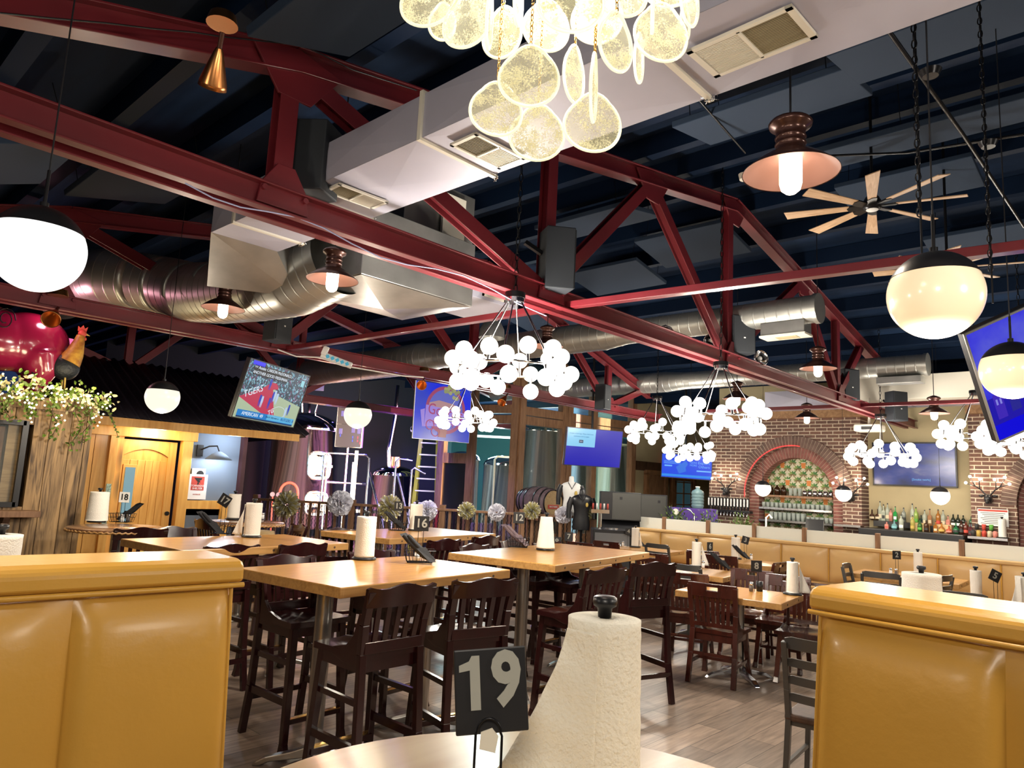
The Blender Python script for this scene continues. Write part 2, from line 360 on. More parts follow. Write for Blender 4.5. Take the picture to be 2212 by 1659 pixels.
# rear walls and brewery walls (far left of the bar)
A, B_, Cc, D_ = GP(430, 22), GP(945, 19.5), GP(1113, 14.9), GP(1365, 17.3)
E_ = GP(1552, 19.8)
def wallseg(name, a, b, z0, z1, m, th=.12):
    d = (b-a).normalized(); n = V((d.y, -d.x, 0)); 
    if n.dot(a) < 0: n = -n
    c = (a+b)/2+n*th/2; mb = MB().box((c.x, c.y, (z0+z1)/2), ((b-a).length, th, z1-z0), rz=math.atan2(d.y, d.x))
    return struct(mb, name, m)
wallseg('wall_brewery', A-V((3, 0, 0)), B_, 0, 5.2, 'navy')
wallseg('wall_brewery_side', B_, GP(945, 15.7), 0, 5.2, 'navy')
wallseg('wall_passage', D_, E_, 0, 5.2, 'tan')
struct(MB().box((14.45, 10.1, 2.3), (.1, 5.4, 4.4)).box((14.2, 7.3, 2.2), (.5, .1, 4.4)), 'wall_bar_left', 'tan') if False else None
wallseg('wall_passage_side', GP(1552, 15.4)+V((.3, .1, 0)), E_, 0, 4.6, 'tan')
wallseg('wall_back_glassroom', GP(900, 26), GP(1500, 26), 0, 5.5, mat('teal_back_wall', (.03, .16, .17), .8))
# kiosk (rustic plank wall) and the pine door front
struct(MB().box((-.7, 8.5, 1.14), (1.3+2.0, .2, 2.28)), 'wall_kiosk_left', 'rust') if False else None
mb = MB(); x = -3.2; rnd = random.Random(3)
while x < 2.5:
    wd = min(rnd.choice((.14, .165, .19)), 2.52-x)
    if 1.0 < x < 1.93: mb.box((x+wd/2, 8.4, 1.19/2), (wd-.006, .05+rnd.random()*.008, 1.19)); mb.box((x+wd/2, 8.4, 2.14), (wd-.006, .05, .28))
    else: mb.box((x+wd/2, 8.4, 1.14), (wd-.006, .05+rnd.random()*.01, 2.28))
    x += wd
mb.box((-.35, 8.6, 2.25), (5.72, .4, .05)); mb.box((2.5, 8.6, 1.12), (.03, .36, 2.24)); mb.box((-.35, 8.36, 2.22), (5.8, .03, .12))
mb.box((-.4, 8.36, 2.07), (4.4, .03, .1)); mb.box((-.35, 8.78, 1.1), (5.72, .03, 2.2))
struct(mb, 'wall_kiosk', 'rust')
t = thing('kiosk_window', 'black framed service window with wood shutters in the rustic plank wall', 'window', (1.45, 8.37, 1.19))
mb = MB(); 
for a, b in (((-.5, 0, .02), (.47, 0, .02)), ((-.5, 0, .82), (.47, 0, .82)), ((-.5, 0, 0), (-.5, 0, .84)), ((.47, 0, 0), (.47, 0, .84))): mb.bar(a, b, .05, .05)
mb.build('window_frame', 'black', t)
MB().box((-.02, .03, .42), (.9, .006, .78)).build('pane', 'navyglass', t)
MB().box((.4, .06, .42), (.12, .02, .76)).build('pale_shutter', 'barrelw', t)
MB().box((.12, .09, .55), (.4, .03, .45)).box((.12, .07, .55), (.3, .02, .34)).build('cabinet_door', 'timber', t, bev=.005)
t = thing('drink_ledge', 'dark wood drink ledge on bracket below the kiosk window', 'ledge', (1.35, 8.28, 1.08))
MB().box((0, 0, .05), (1.5, .26, .06)).build('shelf_board', 'timber', t, bev=.005)
MB().prism([(0, 0), (.2, 0), (0, -.3)], .05, X=TR(.45, .06, .02) @ RZ(0) @ Matrix(((0, 0, 1, 0), (-1, 0, 0, 0), (0, 1, 0, 0), (0, 0, 0, 1)))).build('bracket', 'darkwood', t)
# pine wall, door, header, blue wall
YD = 10.5
mb = MB(); x = 2.3
while x < 3.4: mb.box((x+.09, YD, 1.05), (.172, .06, 2.1)); x += .18
struct(mb, 'wall_pine', 'pine')
struct(MB().box((3.55, YD-.05, 2.11), (1.95, .1, .16)).box((4.40, YD-.03, 1.02), (.14, .12, 2.04)).box((3.42, YD-.03, 1.02), (.1, .12, 2.04)), 'trim_3', 'pine', bev=.004)
t = thing('door_1', 'honey pine door with arched plank panel and narrow glass pane', 'door', (3.88, YD+.03, 0)); t['kind'] = 'structure'
mb = MB().box((0, .02, 1), (.82, .03, 2.0)); 
for s in (-1, 1): mb.box((s*.35, -.01, 1), (.11, .03, 2.0))
mb.box((0, -.01, .1), (.6, .03, .2)).box((0, -.01, .72), (.6, .03, .16)); n = 12
for k in range(n):
    u0, u1 = -.3+.6*k/n, -.3+.6*(k+1)/n; z = lambda u: 1.78+.1*(1-(u/.3)**2)
    mb.add([(u0, -.025, z(u0)), (u1, -.025, z(u1)), (u1, -.025, 2), (u0, -.025, 2), (u0, .01, z(u0)), (u1, .01, z(u1))], [(0, 1, 2, 3), (4, 5, 1, 0)])
for k in range(6): mb.box((-.25+.1*k, 0, 1.25), (.094, .012, .95))
mb.box((-.19, -.015, 1.23), (.19, .03, .86)); mb.box((0, -.01, .4), (.4, .02, .36))
mb.build('door_leaf', 'pine', t, bev=.003)
MB().box((-.19, -.034, 1.25), (.125, .01, .74)).build('pane', glow('pane_sky', (.35, .62, .7), .55), t)
MB().box((-.465, -.12, 1.13), (.06, .012, .52)).build('etched_panel', mat('etched_glass', (.35, .5, .42), .3, var=.6, vs=60), t)
MB().cyl((.36, -.05, 1), (.36, -.02, 1), .03).build('door_handle', 'blackm', t)
struct(MB().box((4.85, YD+.05, 1.6), (.76, .06, 1.25)).box((4.85, YD+.05, .55), (.76, .06, 1.1)), 'wall_slate', 'bluew')
struct(MB().box((4.72, YD-.02, 1.13), (.6, .1, .12)).box((5.02, YD-.1, .62), (.1, .1, 1.24)), 'trim_4', 'pine')
struct(MB().box((5.26, YD-.02, 1.1), (.06, .14, 2.25)), 'trim_5', mat('dark_red_post', (.04, .01, .012), .6))
struct(MB().box((4.2, YD-.42, 2.20), (3.5, .05, .11)), 'trim_6', 'pine')
# corrugated roof of the little house
t = thing('porch_roof', 'dark corrugated metal roof over the pine door', 'roof', (4.2, YD-.4, 2.25))
def rf(u, v):
    x = -1.8+3.75*u; return (x, v*2.1, .02+v*1.02+.018*cos(2*pi*u*26))
MB().grid(rf, 208, 3, thick=.02).build('roof_sheet', 'roof', t)
mb = MB().box((0, .02, -.01), (3.6, .03, .03)); mb.build('drip_edge', 'darkwood', t)
mb = MB().poly([(1.9, 0, -.03), (1.9, 2.1, .98), (1.9, 2.1, -.1)]); mb.build('gable', 'darkwood', t)
# ================= trusses =================
def Cc_(mb, a, b, w=.09, h=.13, up=V((0, 0, 1))):  # rolled section: two flanges and a web
    mb.bar(a, b, w*.25, h*.94, up=up); a, b = V(a), V(b); O = orient(b-a, up)
    yv = O @ V((0, 1, 0))
    for s in (-1, 1): mb.bar(a+yv*s*h*.46, b+yv*s*h*.46, w, h*.09, up=up)
def truss(Y, xs, label, x0=-1.5, x1=15.1):
    t = thing('roof_truss', label, 'truss', (7, Y, 3.0), group=None)
    def part(name, fn): mb = MB(); fn(mb); mb.build(name, 'red', t, world=True, bev=.003)
    def bc(mb):
        for dy in (-.055, .055):
            mb.box(((x0+x1)/2, Y+dy, 3.08), (x1-x0, .012, .13))
            mb.box(((x0+x1)/2, Y+dy*1.45, 3.015), (x1-x0, .065, .012)); mb.box(((x0+x1)/2, Y+dy*1.45, 3.145), (x1-x0, .065, .012))
    part('bottom_chord', bc)
    top = [(x0, 2.95), (1.83, 3.93), (7.25, 4.88), (x1-.3, 3.5)]
    for a, b in zip(top, top[1:]): part('top_chord', lambda mb: Cc_(mb, (a[0], Y, a[1]), (b[0], Y, b[1]), .12, .15))
    def tz(x):
        for a, b in zip(top, top[1:]):
            if x <= b[0]: return a[1]+(b[1]-a[1])*(x-a[0])/(b[0]-a[0])
        return 3.5
    nodes = [1.8, 4.05, 7.1, 10.5, 13.2]; webs = []
    for x in nodes: webs.append(((x, Y, 3.1), (x, Y, tz(x)-.05)))
    for a, b in ((1.83, 4.05), (5.5, 4.05), (5.5, 7.1), (9.2, 7.1), (9.2, 10.5), (11.6, 10.5)): webs.append(((a, Y, tz(a)-.05), (b, Y, 3.12)))
    for a, b in webs: part('web_member', lambda mb: Cc_(mb, a, b, .11, .09, up=V((0, 1, 0))))
    for x in nodes:
        part('gusset', lambda mb: mb.prism([(-.15, -.10), (.15, -.10), (.13, .02), (.05, .14), (-.05, .14), (-.13, .02)], .016, X=TR(x, Y+.07 if False else Y-.068, 3.14) @ RX(pi/2)))
        [part('bolt', lambda mb: mb.cyl((x+dx, Y-.105, 3.12), (x+dx, Y-.08, 3.12), .016, n=8)) for dx in (-.12, .12)]
    for x in (1.83, 5.5, 7.2, 9.2):
        z = tz(x); part('gusset', lambda mb: mb.prism([(-.28, .02), (0, .08), (.28, .02), (.1, -.22), (-.1, -.22)], .016, X=TR(x, Y-.03, z-.02) @ RX(pi/2)))
    return t
truss(3.5, None, 'dark red steel roof truss nearest, crossing the whole ceiling above the high tables')
truss(7.45, None, 'dark red steel roof truss behind, carrying the basketball television', x1=12.2)
truss(12.2, None, 'dark red steel roof truss farthest, above the brewery railing', x1=14)
def strut(pts, lab, r=.035, name='brace_strut'):
    t = solo(MB().bar(pts[0], pts[1], .07, .05), name, 'red', lab, 'brace', bev=.003)
strut([PD(600, 757, 8.3), PD(1205, 663, 5.7)], 'thin dark red brace running from the second truss to the first')
strut([PD(1205, 663, 5.7), PD(2330, 517, 3.3)], 'thin dark red brace running from the first truss to the right')
strut([PD(1530, 888, 13), PD(2120, 866, 9.5)], 'thin dark red brace low above the bar, left of the right television')
#strut([PD(1100, 955, 13), PD(1600, 880, 9.5)], 'faint dark red brace behind the middle chandeliers')
# ================= ducts =================
def rduct(name, x0, x1, y0, y1, z0, z1, lab, seams, m='duct', cat='duct'):
    t = thing(name, lab, cat, ((x0+x1)/2, (y0+y1)/2, z0))
    MB().box(((x0+x1)/2, (y0+y1)/2, (z0+z1)/2), (x1-x0, y1-y0, z1-z0)).build('duct_body', m, t, world=True, bev=.004)
    for y in seams:
        MB().box(((x0+x1)/2, y, (z0+z1)/2), (x1-x0+.03, .025, z1-z0+.03)).build('seam_flange', 'ventw' if m == 'duct' else m, t, world=True)
        mb = MB(); rr = random.Random(int(y*99)); pts = [V((x1+rr.uniform(-.03, .03), y+rr.uniform(-.03, .03), z0+rr.uniform(-.03, .03))) for _ in range(22)]
        mb.tube(pts, .003, 5); mb.build('wire_tangle', 'chrome', t, world=True)
    mb = MB()
    ys = [y0]+list(seams)+[y1]
    for a, b in zip(ys, ys[1:]):      # cross-broken sheet panels, slightly pyramidal
        c = ((x0+x1)/2, (a+b)/2, z0-.014); q = [(x0, a+.01, z0-.001), (x1, a+.01, z0-.001), (x1, b-.01, z0-.001), (x0, b-.01, z0-.001)]
        mb.add(q+[c], [(1, 0, 4), (2, 1, 4), (3, 2, 4), (0, 3, 4)])
        c = (x0-.012, (a+b)/2, (z0+z1)/2); q = [(x0-.001, a+.01, z0), (x0-.001, a+.01, z1), (x0-.001, b-.01, z1), (x0-.001, b-.01, z0)]
        mb.add(q+[c], [(1, 0, 4), (2, 1, 4), (3, 2, 4), (0, 3, 4)])
    mb.build('cross_broken_panels', m, t, world=True)
    return t
def vent(c, L, W, rz, lab, tilt=None, n=14, name='air_vent', grp=None):
    t = thing(name, lab, 'vent', c, rz, grp)
    mb = MB()
    for s in (-1, 1): mb.box((0, s*W*.46, -.006), (L, W*.08, .012)); mb.box((s*L*.47, 0, -.006), (L*.06, W, .012))
    mb.box((0, 0, -.007), (.012, W*.9, .01)); mb.build('vent_frame', 'ventw', t)
    MB().box((-L*.22, 0, -.002), (L*.4, W*.84, .003)).build('vent_opening', 'dark', t)
    MB().box((L*.22, 0, -.002), (L*.4, W*.84, .003)).build('vent_backing', 'ventw', t)
    mb = MB(); mb2 = MB()
    for i in range(n): mb.box((L*.22, -W*.4+W*.8*i/(n-1), -.007), (L*.42, W*.018, .006)); mb2.box((-L*.22, -W*.4+W*.8*i/(n-1), -.005), (L*.42, W*.012, .002))
    mb.build('slats', 'ventw', t); mb2.build('open_slats', 'tan', t); return t
DX0, DX1, DZ0, DZ1 = 2.06, 2.57, 3.30, 3.53
rduct('supply_duct', DX0, DX1, -2.5, 4.9, DZ0, DZ1, 'long pale rectangular duct running under the ceiling past the glass chandelier', (.15, 1.35, 2.62, 3.72, 4.55))
vent((2.33, 2.42, DZ0-.016), .34, .19, R(-2), 'white vent with half dark grille under the duct, above the first truss'); 
vent((2.30, 1.05, DZ0-.016), .40, .22, R(88), 'large dusty vent under the duct, top right of the glass chandelier', n=22)
vent((2.27, 3.45, DZ0-.016), .34, .17, R(-2), 'vent under the duct partly hidden by the first truss')
def spiral(name, pts, r, lab, ring_step=.13, cap=True, m='spiral', n=28, rr=None):
    t = thing(name, lab, 'duct', tuple(pts[0])); pts = [V(p) for p in pts]; out = []; rad = []
    rr = rr or [r]*len(pts)
    for i, (a, b) in enumerate(zip(pts, pts[1:])):
        L = (b-a).length; k = max(1, round(L/ring_step))
        for j in range(k):
            for s, e in ((0, 0), (.04, 0), (.88, 0), (.92, 0), (.94, .004), (.98, .004)): out.append(a.lerp(b, (j+s)/k)); rad.append((rr[i]+(rr[i+1]-rr[i])*(j+s)/k)+e*.6)
    out.append(pts[-1]); rad.append(rr[-1])
    MB().tube(out, rad, n, caps=False).build('duct_shell', m, t, world=True)
    if cap:
        d = (pts[0]-pts[1]).normalized()
        mb = MB().cyl(pts[0]+d*.015, pts[0]-d*.03, rr[0]+.012, n=n); mb.build('end_cap', m, t, world=True)
    return t
e1 = PX(1768, 666, 7.3); spiral('spiral_duct', [e1, V((7.3, 4.9, e1.z)), V((7.3, 5.25, e1.z)), V((7.3, 8.4, e1.z)), V((7.3, 8.8, e1.z)), V((7.3, 12.6, e1.z))], .145, 'silver spiral duct with round end cap, nearer of two running over the chandeliers', rr=[.145, .145, .19, .19, .25, .25])
e2 = PX(2003, 787, 11.6); spiral('spiral_duct', [e2, V((11.6, 6.5, e2.z)), V((11.6, 6.9, e2.z)), V((11.6, 9, e2.z)), V((11.4, 11.2, e2.z-.0))], .155, 'silver spiral duct with end cap, farther one ending above the bar', rr=[.155, .155, .19, .19, .2])
mb_t = thing('duct_outlet_box', 'grey vent box hanging under the end of the nearer spiral duct', 'vent box', tuple(PX(1700, 712, 7.3)))
p = PX(1697, 712, 7.3); MB().box((p.x, p.y, p.z), (.2, .46, .14)).build('box', 'galv', mb_t, world=True, bev=.004)
MB().box((p.x, p.y, p.z-.075), (.22, .48, .02)).build('rim', 'ventw', mb_t, world=True); MB().box((p.x, p.y-.02, p.z-.087), (.12, .22, .006)).build('grille', 'tan', mb_t, world=True)
p = PX(1945, 822, 11.6); solo(MB().box((p.x, p.y, p.z), (.25, .6, .1)), 'duct_outlet_box', 'galv', 'grey vent box under the end of the farther spiral duct', 'vent box', bev=.004)
# large round duct at left with elbows
L0 = [PD(735, 560, 5.7), PD(640, 607, 6.0), PD(560, 622, 6.35), PD(480, 632, 6.8), PD(420, 632, 7.15), PD(365, 618, 7.4), PD(310, 608, 7.5), PD(240, 598, 7.55), PD(200, 600, 7.7), PD(165, 615, 8.3), PD(135, 640, 9.2)]
spiral('round_duct', L0, .295, 'big round silver duct snaking at left below the ceiling', cap=False, ring_step=.11, n=36)
# plenum and square boxes in the middle
def hull(name, quad, z0, z1, m, lab, cat='duct', seams=0):
    a = [V((q[0], q[1], z0)) for q in quad]; b = [V((q[0], q[1], z1)) for q in quad]; n = len(quad)
    mb = MB().add(a+b, [tuple(range(n-1, -1, -1)), tuple(range(n, 2*n))]+[(i, (i+1) % n, (i+1) % n+n, i+n) for i in range(n)])
    return solo(mb, name, m, lab, cat, bev=.004)
solo(MB().add([PZ(880, 545 if 0 else 470, 3.3)*0+V(p) for p in ((2.06, 4.9, 3.3), (2.57, 4.9, 3.3), (2.57, 4.9, 3.6), (2.06, 4.9, 3.6), (2.35, 5.55, 3.08), (2.95, 5.2, 3.08), (2.95, 5.2, 3.6), (2.35, 5.55, 3.6))],
     [(0, 4, 5, 1), (3, 2, 6, 7), (0, 3, 7, 4), (1, 5, 6, 2), (4, 7, 6, 5), (0, 1, 2, 3)]), 'duct_transition', 'galv', 'angled duct transition joining the pale duct to the round duct', 'duct')
x0, y0 = 3.05, 4.15
solo(MB().box((3.55, 4.85, 3.42), (1.15, .95, .55)).add([(2.98, 4.38, 3.14), (4.12, 4.38, 3.14), (4.12, 5.32, 3.14), (2.98, 5.32, 3.14), (3.55, 4.85, 3.06)], [(1, 0, 4), (2, 1, 4), (3, 2, 4), (0, 3, 4)]), 'duct_plenum', 'galv', 'large square galvanised plenum box behind the first truss', 'duct', bev=.005)
solo(MB().box((4.55, 4.95, 3.5), (.8, .7, .36)), 'duct_plenum', 'duct', 'pale square duct box with white return grille, right of the plenum', 'duct', bev=.005)
vent((4.6, 4.58, 3.5), .3, .3, 0, 'white return grille behind the first truss diagonal', n=8, name='return_grille').rotation_euler = (R(90), 0, 0)
solo(MB().box((3.9, 4.95, 3.98), (.8, .7, .5)), 'duct_riser', 'galv', 'upright galvanised duct riser above the plenum box', 'duct', bev=.005)
solo(MB().box((4.02, 4.57, 3.95), (.26, .03, .4)), 'access_panel', 'ventw', 'pale square access panel on the duct riser', 'panel')
# white duct run above the brick wall
solo(MB().box((13.2, 1.3, 3.55), (.7, 6.0, .4)), 'supply_duct', 'ventw', 'white rectangular duct above the right brick wall', 'duct', bev=.006)
mb = MB(); 
for k in range(5): 
    y = -.6+k*1.3; mb.box((13.78, y+.65, 3.52), (.34, 1.28, .36)); mb.add([(13.61, y+.02, 3.34), (13.61, y+1.28, 3.34), (13.61, y+1.28, 3.7), (13.61, y+.02, 3.7), (13.58, y+.65, 3.52)], [(0, 1, 4), (1, 2, 4), (2, 3, 4), (3, 0, 4)])
solo(mb, 'wall_duct', 'duct', 'grey cross-broken duct along the top of the bar wall', 'duct')
# acoustic panels hung under the roof: (pixel of centre, drop)
k = 0
for (px, py, lx, ly, q) in ((1660, 235, .6, 1.2, 'above the large bronze pendant lamp'), (1830, 330, .6, 1.2, 'above the wooden ceiling fan'), (2060, 65, .6, 1.2, 'top right beside the chain'), (2180, 240, .6, 1.2, 'at the right edge of the ceiling'),
        (1290, 478, .8, 1.2, 'behind the centre truss post'), (1495, 530, .8, 1.2, 'behind the truss diagonals right of centre'), (800, -15, .6, 1.2, 'left of the glass chandelier'), (1960, 400, .6, 1.2, 'right of the wooden fan blades'),
        (1170, 690, .8, 1.2, 'behind the chandelier hub'), (1330, 600, .8, 1.2, 'right of the centre loudspeaker'), (20, 350, .6, 1.0, 'at the left edge above the globe lamp'), (300, 395, .8, 1.0, 'above the first truss at left'), (2130, 520, .6, 1.1, 'above the right globe lamp')):
    z = 3.9
    for _ in range(6):
        p = PZ(px, py, z); z = roofz(p.x)-.42
    sl = math.atan2(roofz(p.x+.3)-roofz(p.x-.3), .6)
    t = thing('acoustic_panel', 'dark grey-blue acoustic panel hung under the roof '+q, 'acoustic panel', tuple(p), 0, X=TR(*p) @ RY(-sl))
    MB().box((0, 0, 0), (lx, ly, .05)).build('panel', 'panel', t, bev=.006)
    [MB().cyl((a*lx*.4, b*ly*.4, .02), (a*lx*.4, b*ly*.4, .4), .003, n=5).build('hanging_wire', 'blackm', t) for a in (-1, 1) for b in (-1, 1)]
# ================= light fittings =================
def hang(t, px_top=None):  # height of the roof above a point, in local z
    return roofz(t.location.x)-t.location.z+.01
def chain(name, t, x, y, z0, z1, m='blackm', L=.045, r=.0035, w_=.012, parent=None):
    mb = MB(); z = z0; k = 0
    while z < z1:
        pts = [(x+(w_*cos(a) if k % 2 else 0), y+(0 if k % 2 else w_*cos(a)), z+L/2+L*.62*sin(a)) for a in [2*pi*i/8 for i in range(8)]]
        mb.tube(pts, r, 4, closed=True); z += L; k += 1
    return mb.build(name, m, parent or t)
def bubble(loc, s, seed, lab, grp, power):
    # ring chandelier of small opal globes hung on six rods
    if not hasattr(bubble, 'b'):
        bubble.b = MB().sph((0, 0, 0), .068, 22, 14)
    t = thing('bubble_chandelier', lab, 'chandelier', tuple(loc), rz=seed*.37, group=grp)
    hz = .60*s
    MB().cyl((0, 0, hz-.01), (0, 0, hz+.03), .085*s, n=20).build('hub', 'blackm', t)
    mb = MB().cyl((0, 0, hz-.04), (0, 0, hz-.01), .08*s, n=20); mb.build('hub_plate', 'chrome', t)
    chain('chain', t, 0, 0, hz+.03, hang(t), L=.06, r=.004, w_=.014)
    mb = MB(); mb.tube([(.42*s*cos(a), .42*s*sin(a), .0) for a in [2*pi*i/30 for i in range(30)]], .010, 6, closed=True); mb.build('ring', 'chrome', t)
    for i in range(6):
        a = 2*pi*i/6+.2; MB().cyl((.06*s*cos(a), .06*s*sin(a), hz-.03), (.41*s*cos(a), .41*s*sin(a), .0), .006, n=6).build('rod', 'rod', t)
    rd = random.Random(seed); n = 0
    for i in range(9):
        a = 2*pi*(i+.3*rd.random())/9
        for (r, z) in ((.485, rd.uniform(-.05, .05)), (.41, .125+rd.uniform(-.03, .03)), (.43, -.12+rd.uniform(-.02, .03))):
            b = a+rd.uniform(-.12, .12) + (.2 if z > .06 else -.1 if z < -.06 else 0)
            if bubble.__dict__.get('o') is None:
                bubble.o = bubble.b.build('bulb', 'bulb', t); o = bubble.o
            else: o = bubble.o.copy(); COL.objects.link(o); o.parent = t
            o.location = (r*s*cos(b), r*s*sin(b), z*s); o.scale = (s,)*3
            mb = MB().cyl((.42*s*cos(b), .42*s*sin(b), 0), (r*s*.99*cos(b), r*s*.99*sin(b), z*s*.6), .012, n=6); mb.build('bulb_arm', 'rod', t)
    lamp(V(loc)+V((0, 0, -.02)), power, (1, .88, .70), .12)
G = 'bubble ring chandeliers over the dining room'
bubble(PD(1105, 797, 5.05), .87, 1, 'largest and nearest bubble chandelier, hanging in the centre of the room', G, 62)
bubble(PD(1556, 902, 7.0), .87, 2, 'second largest bubble chandelier, right of the centre one', G, 45)
bubble(PD(1006, 908, 12.0), .97, 3, 'small bubble chandelier in front of the blue logo screen', G, 50)
bubble(PD(1418, 934, 12.1), .98, 4, 'bubble chandelier between the plain blue television and the brick wall', G, 26)
bubble(PD(1490, 977, 13.6), .94, 5, 'bubble chandelier lowest in view, hanging before the television by the passage', G, 18)
bubble(PD(1904, 982, 10.9), .98, 6, 'bubble chandelier hanging in front of the cloudy wall television', G, 26)
bubble(PD(2112, 942, 9.6), .98, 7, 'bubble chandelier half hidden behind the tilted right television', G, 24)
bubble(PD(2215, 958, 7.7), .8, 8, 'bubble chandelier at the right edge below the tilted television', G, 16)
def globe(loc, d, lab, m, power, cord=None, cutz=.42):
    t = thing('globe_pendant', lab, 'pendant lamp', tuple(loc), group=None); r = d/2
    MB().sph((0, 0, 0), r, 40, 22, z0=-.999, z1=cutz).build('glass_globe', m, t)
    MB().sph((0, 0, 0), r*1.012, 40, 10, z0=cutz, z1=.999).lathe([(r*math.sqrt(1-cutz**2)*1.012, cutz*r), (r*.5, cutz*r+.002), (.001, cutz*r+.002)], 40).build('black_cap', 'black', t)
    MB().cyl((0, 0, r), (0, 0, r+.14), .006, n=8).cyl((0, 0, r-.002), (0, 0, r+.02), .014, n=10).build('stem', 'blackm', t)
    MB().cyl((0, 0, r+.13), (0, 0, hang(t)), .003, n=6).build('cord', 'black', t)
    lamp(V(loc)+V((0, 0, -r-.03)), power, (1, .78, .5), .05)
globe(PD(82, 538, 2.50), .30, 'large glowing globe pendant at the left edge', glow('globe_white', (1, .97, .92), 2.2), 13)
globe(PD(2020, 638, 2.46), .30, 'large dim globe pendant at right above the booth', 'globe', 9)
globe(PD(2186, 800, 3.75), .30, 'globe pendant at the right edge in front of the tilted television', 'globe', 9)
globe(PD(351, 858, 6.6), .30, 'globe pendant hanging before the pine door', glow('globe_mid', (1, .90, .72), 1.15), 18)
globe(PD(773, 896, 7.8), .30, 'globe pendant hanging before the brewing tank', glow('globe_mid', (1, .9, .72), 1.2), 22)
globe(PD(1648, 1055, 12.9), .28, 'small globe pendant in front of the bar shelves arch', 'globew', 8)
globe(PD(1822, 1066, 12.2), .27, 'small globe pendant beside the antler sconce on the middle brick pier', 'globew', 8)
globe(PD(2031, 1071, 11.3), .28, 'small globe pendant below the cloudy wall television', 'globew', 8)
def barn(loc, s, lab, power=9):
    t = thing('barn_pendant', lab, 'pendant lamp', tuple(loc))
    # origin at rim plane centre; s = shade diameter
    q = s/.34
    MB().lathe([(r*q, z*q) for r, z in ((.06, .075), (.075, .07), (.10, .055), (.135, .03), (.168, .002), (.172, -.004), (.170, .0), (.13, .026), (.08, .055), (.04, .06))], 40).build('shade', 'bronze', t)
    MB().lathe([(r*q, z*q) for r, z in ((.169, -.002), (.133, .022), (.085, .050), (.03, .057))], 40).build('shade_lining', 'shadein', t, label='pinkish inner face of the shade')
    MB().lathe([(r*q, z*q) for r, z in ((.068, .07), (.052, .09), (.052, .105), (.056, .108), (.052, .111), (.052, .13), (.056, .133), (.052, .136), (.052, .155), (.058, .168), (.075, .178), (.078, .19), (.07, .2), (.04, .215), (.012, .225), (.001, .225))], 32).build('neck', 'bronze', t)
    MB().lathe([(.040*q, .06*q), (.040*q, -.045*q), (.034*q, -.068*q), (.018*q, -.082*q), (.001, -.086*q)], 20).build('bulb', 'lampb', t)
    MB().cyl((0, 0, .22*q), (0, 0, hang(t)), .005, n=6).build('cord', 'black', t)
    l = lamp(V(loc)+V((0, 0, -.10*q)), power, (1, .83, .58), .03); l.data.type = 'SPOT'; l.data.spot_size = R(150); l.data.spot_blend = .6
barn(PD(1708, 372, 3.1), .40, 'largest bronze barn pendant lamp, upper right')
barn(PD(718, 604, 4.75), .34, 'bronze barn pendant lamp below the plenum, near the big round duct')
barn(PD(482, 666, 6.0), .345, 'bronze barn pendant lamp in front of the big round duct')
barn(PD(1181, 748, 8.6), .40, 'bronze barn pendant lamp just behind the largest bubble chandelier')
barn(PD(1767, 796, 8.2), .40, 'bronze barn pendant lamp below the end of the nearer spiral duct')
barn(PD(1592, 862, 10.2), .40, 'bronze barn pendant lamp behind the second largest bubble chandelier')
barn(PD(1743, 903, 12.2), .40, 'bronze barn pendant lamp above the left brick arch')
barn(PD(2018, 893, 10.4), .40, 'bronze barn pendant lamp above the cloudy wall television')
def cone(loc, dir_, lab, s=1):
    O = TR(*loc) @ orient(V(dir_))
    t = thing('cone_spotlight', lab, 'spotlight', X=O)
    MB().lathe([(r*s, z*s) for r, z in ((.012, 0), (.020, .02), (.053, .135), (.055, .155), (.05, .15), (.02, .04), (.001, .03))], 28).build('cone_shade', 'copper', t)
    MB().cyl((0, 0, -.06*s), (0, 0, .01), .010*s, n=10).build('swivel', 'bronze', t)
    b = O.inverted() @ (V(loc)+V((0, 0, .10*s))); MB().cyl(b, b+O.inverted().to_3x3() @ V((0, 0, .04*s)), .06*s, .05*s, n=20).build('canopy', 'copper', t)
cone(PD(474, 104, 2.95), (PD(463, 160, 3.0)-PD(474, 100, 2.95)), 'copper cone spotlight clamped on the first truss at top left', 1.05)
cone(PD(121, 672, 6.4), (PD(108, 692, 6.2)-PD(121, 672, 6.4)), 'copper cone spotlight under the second truss above the pink pig', 1.4)
cone(PD(915, 822, 9.3), (PD(912, 832, 9.1)-PD(917, 820, 9.3)), 'copper cone spotlight under the second truss left of the logo screen', 1.2)
cone(PD(1093, 856, 10.6), (PD(1088, 864, 10.5)-PD(1095, 854, 10.6)), 'copper cone spotlight under the second truss right of the logo screen', 1.2)
def dome(loc, d, lab):
    t = thing('clamp_lamp', lab, 'work lamp', X=TR(*loc) @ orient(V(d)))
    MB().lathe([(.02, 0), (.045, .015), (.085, .07), (.09, .10), (.086, .1), (.08, .07), (.03, .01)], 24).build('reflector', 'chrome', t)
    MB().cyl((0, 0, -.07), (0, 0, .02), .018, n=12).build('socket', 'black', t); MB().sph((0, 0, .06), .03, 12, 8).build('bulb', 'white', t)
dome(PD(1437, 712, 7.0), (-.5, -.3, -.5), 'chrome clamp lamp on the nearer spiral duct'); dome(PD(1541, 730, 7.8), (-.6, -.2, -.4), 'chrome clamp lamp right above the centre of the first truss')
dome(PD(1634, 778, 8.2), (-.3, -.5, .1), 'chrome clamp lamp on the first truss beside the right loudspeaker')
p = PD(1063, 712, 8.2); t = thing('high_bay_lamp', 'unlit grey high bay lamp left of the centre barn pendant', 'lamp', tuple(p))
